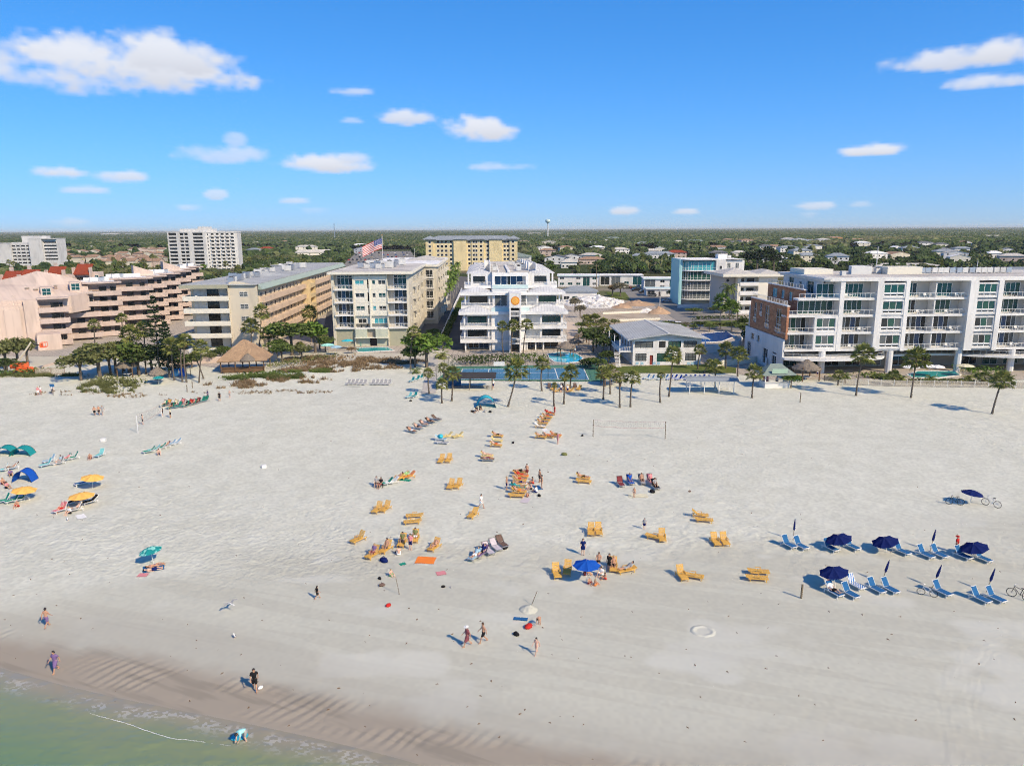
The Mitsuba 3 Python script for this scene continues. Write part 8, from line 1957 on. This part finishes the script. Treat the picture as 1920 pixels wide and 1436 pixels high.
single('camp_stool', boxes([((-.3, -.3, .38), (.3, .3, .42)), ((-.28, -.28, 0), (-.22, -.22, .38)), ((.22, -.28, 0), (.28, -.22, .38)), ((-.28, .22, 0), (-.22, .28, .38)), ((.22, .22, 0), (.28, .28, .38))]), 'f_black', 'low stool under the person in grey left of the mixed row', 'stool', M=M4(gs(706, 912))); single('camp_stool', boxes([((-.3, -.3, .38), (.3, .3, .42)), ((-.28, -.28, 0), (-.22, -.22, .38)), ((.22, -.28, 0), (.28, -.22, .38)), ((-.28, .22, 0), (-.22, .28, .38)), ((.22, .22, 0), (.28, .28, .38))]), 'f_black', 'low stool under the person in dark clothes left of the mixed row', 'stool', M=M4(gs(714, 914)))
for k, c in enumerate(('f_white', 'f_black', 'f_grey', 'f_black')): on_chair(771 + k * 11.5, 811 - k * 5.8, -58, f'sunbather on the {ORD[k]} chair of the slanting dark row', bot='shorts', botm=c)
on_chair(931, 820, -80, 'sunbather on the first chair of the yellow trio', botm='f_black'); on_chair(928, 838, -80, 'sunbather on the third chair of the yellow trio', botm='f_red'); on_chair(911, 858, -82, 'sunbather in black on the pale yellow chair below the trio', top='swim_top', topm='f_black', bot='swim_brief', botm='f_black'); on_chair(913, 865, -84, 'sunbather on the flat brown chair', 'lie', botm='f_maroon', dz=.36)
for k, (c, t) in enumerate((('f_black', None), ('f_red', 'f_red'), ('f_red', None), ('f_navy', None), ('f_teal', 'f_teal'), ('f_orange', None))):
    on_chair(974 + (k % 2) * 3 - k * 1.2, 888 + k * 7.4, -83, f'sunbather on the {ORD[k]} chair from the back in the big group', 'lounge' if k % 3 else 'lie', botm=c, top='shirt' if t else None, topm=t, skin='skin_tan', dz=0 if k % 3 else .36)
for k, (c, t) in enumerate((('f_red', 'f_red'), ('f_red', None), ('f_black', None), ('f_navy', None))): on_chair(1029 - k * 4.5, 778 + k * 6, -72, f'sunbather on the {ORD[k]} chair of the slanting row below the palms', botm=c, top='shirt' if t else None, topm=t, skin='skin_tan')
person(1040, 779, 'stand', 250, 'person in red standing at the top of the slanting row below the palms', 'shirt', 'f_red', 'shorts', 'f_red')
for k, c in enumerate(('f_brown', 'f_red', 'f_black')): on_chair(1012 + k * 14, 822 - k * 1.5, -76, f'sunbather on the {ORD[k]} chair of the group left of the volleyball net', botm=c, skin='skin_tan')
on_chair(1091, 900, -75, 'sunbather on the yellow chair right of the big group', botm='f_black', skin='skin_tan')
for px, py, c, t, lab in ((1181, 906, 'f_royal', 'f_royal', 'sitter in blue on the second low chair'), (1203, 905, 'f_black', None, 'sitter in black on the third low chair'), (1219, 905, 'f_maroon', 'f_pink', 'sitter in pink on the fourth low chair')): on_chair(px, py, -8, lab, 'sit', botm=c, top='shirt' if t else None, topm=t)
on_chair(757, 897, 62, 'sunbather in lime green on the fourth chair of the mixed row', top='shirt', topm='f_lime', botm='f_lime'); on_chair(747, 900, 62, 'sunbather on the third chair of the mixed row', botm='f_navy')
on_chair(892, 1046, 30, 'sitter in pale blue on the first chair of the striped group', top='shirt', topm='f_lightblue', botm='f_white'); on_chair(904, 1041, 30, 'sitter in navy on the second chair of the striped group', top='shirt', topm='f_navy', botm='f_black', hairm='hair_dark')
on_chair(1560, 1113, -24, 'sunbather with a red cap under the front navy umbrella', botm='f_black', top='shirt', topm='f_white', hat='f_red', hair=None)
on_chair(1150, 1066, 8, 'person leaning on the yellow chair right of the blue umbrella', 'sit', botm='f_black', skin='skin_tan'); on_chair(1176, 1072, 70, 'person in grey lying at the right end of the umbrella group', 'lounge', top='shirt', topm='f_grey', botm='f_grey')
for px, py, pose, f, c, t, sk, lab in ((1093, 1040, 'stand', 180, 'f_navy', 'f_navy', None, 'person in navy standing right behind the blue umbrella'), (1122, 1060, 'sit', 200, 'f_black', None, 'skin_tan', 'tanned person at the right edge of the blue umbrella'), (1104, 1094, 'ground', 150, 'f_red', None, 'skin_tan', 'child in red shorts sitting in front of the blue umbrella'), (1115, 1098, 'ground', 60, 'f_orange', None, 'skin_tan', 'child sitting nearest the camera below the blue umbrella'), (1128, 1078, 'ground', 220, 'f_white', 'f_white', None, 'person in white sitting right below the blue umbrella'), (1136, 1086, 'ground', 260, 'f_red', None, 'skin_tan', 'tanned child at the right below the blue umbrella'), (1142, 1070, 'stand', 220, 'f_black', 'f_black', None, 'person in black standing right of the blue umbrella'), (1096, 1078, 'ground', 90, 'f_maroon', 'f_maroon', None, 'person in maroon under the blue umbrella')):
    person(px, py, pose, f, lab, 'shirt' if t else None, t, 'shorts', c, skin=sk, s=.75 if 'child' in lab else 1)
person(290, 1062, 'lie', 60, 'sunbather lying on a blue towel by the teal umbrella, farther one', 'swim_top', 'f_purple', 'swim_brief', 'f_purple', skin='skin_tan', hair='long_hair', hairm='hair_dark'); person(286, 1069, 'lie', 70, 'sunbather lying by the teal umbrella, nearer one', None, None, 'shorts', 'f_navy', skin='skin_light')
for px, py, h, c, t, lab in ((126, 864, 50, 'f_pink', 'f_pink', 'sitter in pink on the green chair at the left'), (26, 880, 60, 'f_grey', None, 'sitter on the grey chair below the teal canopies'), (117, 958, 30, 'f_red', 'f_pink', 'sitter in pinkish shirt below the lower yellow umbrella, left'), (144, 957, 50, 'f_grey', None, 'sitter below the lower yellow umbrella, right'), (158, 941, 40, 'f_white', 'f_white', 'sitter in white under the lower yellow umbrella'), (311, 839, 55, 'f_maroon', None, 'sunbather on the slanting row right of the left umbrellas'), (113, 870, 40, 'f_grey', 'f_lightblue', 'sitter between the aqua and the green chairs')):
    on_chair(px, py, h, lab, 'sit' if h < 45 else 'lounge', botm=c, top='shirt' if t else None, topm=t)
person(170, 860, 'ground', 170, 'tanned person sitting right of the green hooded chair', None, None, 'shorts', 'f_maroon', skin='skin_tan'); person(5, 908, 'ground', 120, 'person sitting at the very left edge of the picture', None, None, 'shorts', 'f_maroon', skin='skin_tan'); person(12, 916, 'ground', 100, 'person sitting left of the leftmost yellow umbrella', 'shirt', 'f_pink', 'shorts', 'f_black')
ROWC = [(309, 762, 'f_cream'), (316, 760, 'f_yellow'), (322, 766, 'f_black'), (329, 761, 'f_cream'), (336, 764, 'f_green'), (342, 759, 'f_pink'), (350, 763, 'f_black'), (357, 760, 'f_red'), (364, 759, 'f_pink'), (371, 757, 'f_maroon'), (380, 754, 'f_green'), (386, 753, 'f_green')]
for k, (px, py, c) in enumerate(ROWC):
    lounger(px, py, 30, 'sling', 'up', c if k % 2 else 'f_green', f'low chair, {ORD[k]} from the left in the long seated row at the left dune', frame='m_steel')
    if k not in (4, 10, 11): on_chair(px, py, 30, f'sitter on the {ORD[k]} chair of the long seated row', 'sit', top='shirt', topm=c, botm=['f_black', 'f_navy', 'f_maroon'][k % 3])
for px, py, pose, lab in ((893, 770, 'ground', 'person in black sitting at the left opening of the turquoise shade'), (900, 768, 'ground', 'second person sitting at the turquoise shade'), (887, 772, 'lie', 'person lying on the sand left of the turquoise shade')): person(px, py, pose, 150, lab, 'shirt', 'f_black', 'shorts', 'f_black')
for px, py, lab in ((1052, 736, 'person in white among the chairs below the ball court'), (1064, 737, 'person in pale shirt among the palm trunks below the ball court'), (1146, 722, 'person under the thatch right of the ball court'), (1456, 722, 'person behind the counter of the beach kiosk'), (1532, 706, 'person in white at the terrace hut of the white condominium'), (925, 728, 'person standing under the dark roofed shelter'), (1078, 664, 'person at the turquoise pool edge')):
    person(px, py, 'stand', 200, lab, 'shirt', 'f_white', 'shorts', 'f_navy')
for px, py, pose, f_, c, t, lab in ((1000, 906, 'ground', 250, 'f_red', None, 'person in red shorts sitting on the sand right of the big group, back one'), (996, 917, 'ground', 230, 'f_black', None, 'person in black shorts sitting right of the big group'), (1006, 924, 'ground', 300, 'f_navy', 'f_white', 'person in white shirt sitting nearest right of the big group'), (988, 932, 'ground', 20, 'f_maroon', None, 'child sitting in front of the big group'), (950, 918, 'stand', 90, 'f_navy', None, 'bare chested person standing at the left of the big group'),
                                     (748, 1040, 'ground', 340, 'f_white', None, 'person in white shorts sitting inside the circle of yellow chairs'), (770, 1030, 'stand', 200, 'f_navy', 'f_pink', 'person in pink standing inside the circle of yellow chairs'), (20, 892, 'ground', 140, 'f_black', 'f_purple', 'person in purple sitting below the blue arched shade'), (34, 950, 'ground', 180, 'f_red', None, 'person in red shorts before the green chairs at the left edge'), (132, 962, 'ground', 200, 'f_black', 'f_white', 'person in white sitting between chairs below the lower yellow umbrella'), (298, 852, 'ground', 150, 'f_navy', None, 'person sitting before the slanting row right of the left umbrellas'), (1228, 915, 'sit', 220, 'f_black', 'f_grey', 'person in grey at the right end of the low chair row')):
    if pose == 'sit': lounger(px, py, -10, 'sling', 'up', 'f_black', 'black low beach chair at the right end of the low chair row', frame='m_steel'); f_ = 170
    person(px, py, pose, f_, lab, 'shirt' if t else None, t, 'shorts', c, s=.75 if 'child' in lab else 1)
for px, py, w_, l_, dg, c, lab in ((1008, 914, .9, 1.6, 20, 'f_blue', 'blue towel right of the big group'), (985, 938, 1.0, 1.7, -15, 'f_stripe', 'pale striped towel in front of the big group'), (1022, 806, .9, 1.7, 10, 'f_white', 'white towel before the slanting row below the palms'), (760, 900, .8, 1.5, 70, 'f_green', 'green towel at the mixed chair row'), (152, 968, .9, 1.6, 40, 'f_white', 'white towel below the lower yellow umbrella')):
    towel(px, py, w_, l_, dg, c, lab)
# ---------------------------------------------------------------- small things
towel(798, 1050, 1.9, 1.5, -6, 'f_orange', 'bright orange towel spread in front of the circle of chairs'); towel(827, 1074, .9, .8, 20, 'f_pink', 'small pink towel right of the stick in the sand'); towel(288, 1065, 1.9, 1.5, 25, 'f_blue', 'blue towel under the sunbathers at the teal umbrella'); towel(976, 1160, 1.2, .5, -10, 'f_blue', 'blue towel beside the sand castle'); towel(755, 1057, .6, .5, 30, 'f_green', 'small green cloth left of the orange towel'); towel(1196, 930, 2.4, 1.2, 5, 'f_cream', 'pale cloth on the sand before the low beach chairs'); towel(268, 1078, .9, .7, 0, 'f_pink', 'pale pink cloth before the teal umbrella')
towel(1555, 1098, .5, 1.2, 20, 'f_white', 'white towel beside the sunbather under the front navy umbrella')
lump = trimesh.creation.icosphere(2); 
def bag(px, py, s, m, label, cat_='bag', name='beach_bag', seed=1):
    q = np.random.default_rng(seed + int(px)); v = lump.vertices * (1 + .25 * (meshkit.noise(lump.vertices * 2 + seed + px) - .5))[:, None] * np.array([1, .65, .6]); v[:, 2] = np.maximum(v[:, 2], -.3) + .3
    B = Thing(name, label, cat_, M=M4(gs(px, py), q.uniform(0, 360), s))
    B.add('body', mesh_of(v, lump.faces), m, smooth=True)
    if cat_ == 'bag': B.add('strap', tube([(-.5, 0, .7), (-.2, 0, 1.15), (.2, 0, 1.15), (.5, 0, .7)], .05, 5), m)
for px, py, s, m, lab in ((720, 1052, .5, 'f_navy', 'large dark blue bag in front of the circle of chairs'), (745, 1035, .25, 'f_black', 'black bag between chairs of the circle'), (712, 1085, .22, 'f_black', 'black bag left of the sitting child in green, upper'), (716, 1098, .3, 'f_brown', 'brown bag left of the sitting child in green, lower'), (947, 1029, .35, 'f_black', 'black bag right of the striped group'), (993, 925, .3, 'f_grey', 'grey bag at the right of the big group'), (1011, 930, .3, 'f_black', 'black bag in front of the big group'), (1223, 923, .4, 'f_black', 'black bag right of the digging children'), (831, 1100, .2, 'f_black', 'small dark bag on the firm sand'), (968, 1190, .3, 'f_black', 'dark bundle left of the red float'), (909, 772, .35, 'f_grey', 'grey bag below the turquoise shade, left'), (919, 773, .35, 'f_black', 'dark bag below the turquoise shade, right'), (962, 831, .3, 'f_black', 'dark bag right of the yellow trio'), (1092, 817, .3, 'f_black', 'dark bag left of the volleyball net'), (1293, 922, .2, 'f_brown', 'small brown bag alone at the right'), (770, 752, .3, 'f_black', 'black bag at the teal chairs left of the ball court'), (1058, 853, .45, 'f_olive', 'heap of dark seaweed below the group at the net'), (488, 1285, .2, 'f_white', 'white bag carried beside the walker in black')):
    if 'seaweed' in lab: bag(px, py, s, m, lab, 'seaweed', 'seaweed_heap')
    else: bag(px, py, s, m, lab)
bag(728, 1136, .28, 'f_red', 'small red ball like float alone on the firm sand', 'toy', 'beach_toy'); bag(991, 1176, .4, 'f_red', 'red inflatable beside the sand castle', 'toy', 'beach_toy'); bag(845, 1101, .12, 'f_grey', 'tiny grey toy right of the dark bag', 'toy', 'beach_toy'); bag(480, 1290, .1, 'f_white', 'white sandal bundle by the walker in black', 'toy', 'beach_toy')
single('skim_board', prism([(.55 * math.cos(t), .36 * math.sin(t)) for t in np.linspace(0, 6.28, 20)[:-1]], 0, .05), 'f_turq', 'turquoise board lying in the shallows before the bending person', 'board', M=M4(g(449, 1381, ZW + .05), 20))
single('turquoise_towel', tube([(-.3, -.4, .55), (-.1, 0, .62), (.2, .35, .85)], [.25, .4, .3], 8), 'f_turq', 'turquoise towel draped over a pale lounge chair', 'towel', M=M4(gs(825, 826), 250))
single('cool_box', boxes([((-.35, -.25, 0), (.35, .25, .4)), ((-.37, -.27, .4), (.37, .27, .5))]), 'm_trim', 'white cool box alone on the sand behind the left chairs', 'cool box', M=M4(gs(194, 827), 10)); single('cool_box', boxes([((-.3, -.2, 0), (.3, .2, .35)), ((-.32, -.22, .35), (.32, .22, .42))]), 'm_trim', 'small white box lying alone at the left middle of the sand', 'cool box', M=M4(gs(495, 877), 30))
q = np.random.default_rng(2)
def mound(px, py, rx, h, label, ring=False):
    x = np.linspace(-1, 1, 30); X, Yv = np.meshgrid(x, x); r = np.hypot(X, Yv)
    Z = (np.exp(-((r - .72) / .14) ** 2) if ring else np.clip(1 - r, 0, 1)) * h * (.7 + .6 * meshkit.noise(np.stack([X * 4 + px, Yv * 4, X * 0], -1))) - .12 * (r > .95)
    o = gs(px, py); i, j = np.meshgrid(np.arange(29), np.arange(29), indexing='ij'); k = i * 30 + j
    single('sand_castle', P(mesh_of(np.stack([X * rx, Yv * rx * (1 if not ring else .9), Z], -1).reshape(-1, 3), np.vstack([np.stack([k, k + 1, k + 31], -1).reshape(-1, 3), np.stack([k, k + 31, k + 30], -1).reshape(-1, 3)])), True), 'sand', label, 'sand castle', M=M4(o))
mound(991, 1142, .85, .4, 'heap of dug sand with a stick, beside the bending child'); mound(1318, 1183, 1.1, .07, 'ring shaped sand castle on the firm sand at the right', True)
for a, b, lab in (((749, 1114), (742, 1082), 'tall leaning stick planted in the sand before the sitting child'), ((996, 1134), (1007, 1108), 'stick leaning out of the dug sand heap'), ((1459, 1133), (1461, 1131), 'short stake lying at the right')):
    o = gs(*a); t = at_dist(*b, o[1]) - o
    single('beach_stick', tube([(0, 0, -.1), tuple(t)], .03, 5), 'm_stick', lab, 'stick', M=M4(o))
def gull():
    o = gs(432, 1146); o = o + np.array([0, 0, 0]); t = at_dist(433, 1132, o[1])
    B = Thing('gull', 'gull with spread dark wings flying low over the firm sand', 'bird', M=M4(t, 60))
    B.add('body', to_tri(union([hull(((0, .28, .02), .05), ((0, .1, 0), .08), ((0, -.2, 0), .05)), hull(((0, .28, .02), .05), ((0, .36, .03), .035)), hull(((0, .38, .03), .02), ((0, .44, .02), .008)), hull(((-.06, -.4, 0), .012), ((.06, -.4, 0), .012), ((0, -.2, 0), .04))]), .05, 3), 'f_white', smooth=True)
    for s in (-1, 1):
        V = [(0, .14, .04), (0, -.1, .04), (s * .35, .2, .22), (s * .33, -.02, .2), (s * .75, .02, .14), (s * .6, -.06, .15)]
        B.add('wing', mesh_of(V, [(0, 1, 3), (0, 3, 2), (2, 3, 5), (2, 5, 4)]), 'f_grey')
gull()
def gull_stand(px, py, lab):
    B = Thing('gull', lab, 'bird', M=M4(gs(px, py), 40))
    B.add('body', to_tri(union([hull(((0, .12, .2), .07), ((0, -.12, .17), .05)), hull(((0, .12, .2), .06), ((0, .17, .32), .045)), hull(((0, .2, .33), .02), ((0, .27, .32), .008))]), .05, 2), 'f_white', smooth=True); B.add('wing', boxes([((-.085, -.2, .17), (-.06, .1, .24)), ((.06, -.2, .17), (.085, .1, .24))]), 'f_grey')
    for s in (-.03, .03): B.add('leg', tube([(s, 0, 0), (s, 0, .13)], .008, 4), 'f_orange')
gull_stand(127, 975, 'gull standing on the sand below the lower yellow umbrella'); gull_stand(440, 1194, 'small gull standing on the firm sand')
def bicycle(px, py, deg, label, m='m_dark', s=1.0):
    B = Thing('bicycle', label, 'bicycle', M=M4(gs(px, py), deg, s))
    def ring(y): return tube([(0, y + .33 * math.cos(t), .34 + .33 * math.sin(t)) for t in np.linspace(0, 2 * math.pi, 21)], .028, 5, False)
    for y in (-.52, .52):
        k = B.add('wheel', ring(y), 'm_rubber'); B.add('spokes', cat(*[tube([(0, y, .34), (0, y + .32 * math.cos(t), .34 + .32 * math.sin(t))], .006, 3) for t in np.arange(10) * .628]), 'm_steel', under=k)
    pts = [((0, -.52, .34), (0, -.05, .32)), ((0, -.05, .32), (0, -.18, .85)), ((0, -.52, .34), (0, -.16, .75)), ((0, -.05, .32), (0, .36, .78)), ((0, -.17, .78), (0, .34, .88)), ((0, .52, .34), (0, .33, 1.0))]
    B.add('frame', cat(*[tube(p, .022, 5) for p in pts]), m); B.add('handlebar', tube([(-.28, .2, 1.04), (-.2, .34, 1.04), (.2, .34, 1.04), (.28, .2, 1.04)], .018, 5), 'm_steel')
    B.add('saddle', to_tri(hull(((0, -.3, .9), .05), ((0, -.08, .9), .025)), None, 0), 'f_black'); B.add('crank', cat(tube([(-.09, -.05, .32), (-.09, .03, .18)], .015, 4), tube([(.09, -.05, .32), (.09, -.13, .46)], .015, 4)), 'm_steel')
bicycle(1790, 946, 75, 'dark beach bicycle parked left of the lone navy umbrella', s=1.15); bicycle(1858, 949, 40, 'pale bicycle parked right of the lone navy umbrella', 'm_trim', 1.2); bicycle(1738, 1117, 62, 'small white bicycle between the blue chairs of the front row', 'm_trim', .95); bicycle(1910, 1122, 40, 'dark bicycle leaning at the right picture edge', 'm_dark', 1.15)
k_ = np.random.default_rng(8)
V, Fc = [], []
for _ in range(230):     # shell and weed specks on the sand
    px, py = k_.uniform(0, 1920), k_.uniform(790, 1420)
    o = gs(px, py); r = k_.uniform(.03, .10); i = len(V); t = k_.random() * 6.28
    a, b = np.array([math.cos(t), math.sin(t), 0]) * r * 1.6, np.array([-math.sin(t), math.cos(t), 0]) * r * .7
    V += [o - a, o - b, o + a, o + b, o + np.array([0, 0, r * .8])]; Fc += [(i, i + 1, i + 4), (i + 1, i + 2, i + 4), (i + 2, i + 3, i + 4), (i + 3, i, i + 4)]
single('weed_specks', mesh_of(V, Fc), 'm_brown', 'dark bits of weed and shell scattered over the sand', 'seaweed', kind='stuff')
# trees that would share a label are told apart by their order from left to right
same = {}
for k_, v_ in labels.items():
    if v_.get('category') in ('tree', 'palm tree', 'house'): same.setdefault(v_['label'], []).append(k_)
v0_ = {k_: v_.get('category') for k_, v_ in labels.items()}
for l_, ks in same.items():
    if len(ks) > 1:
        where = {k_: np.array(scene[k_ + ('__trunk' if v0_[k_] != 'house' else '__wall')]['to_world'].matrix)[:3, 3] for k_ in ks}
        for n_, k_ in enumerate(sorted(ks, key=lambda q_: where[q_][0] / where[q_][1])):
            labels[k_]['label'] = l_.replace(' one', '') + f', {ORD[n_]} from left'
# ---------------------------------------------------------------- the air
HAZE = 0.00005
if HAZE:
    scene['haze_air'] = {'type': 'homogeneous', 'albedo': {'type': 'rgb', 'value': [.93, .95, .97]}, 'sigma_t': HAZE}
    m = np.diag([16000.0, 8500.0, 40.0, 1.0]); m[:3, 3] = (0, 7000, 30)
    scene['haze'] = {'type': 'cube', 'to_world': T(m), 'bsdf': {'type': 'null'}, 'interior': {'type': 'ref', 'id': 'haze_air'}}
    labels['haze'] = {'label': 'thin sea air paling the far woods', 'category': 'haze', 'kind': 'stuff'}
    scene['camera']['medium'] = {'type': 'ref', 'id': 'haze_air'}
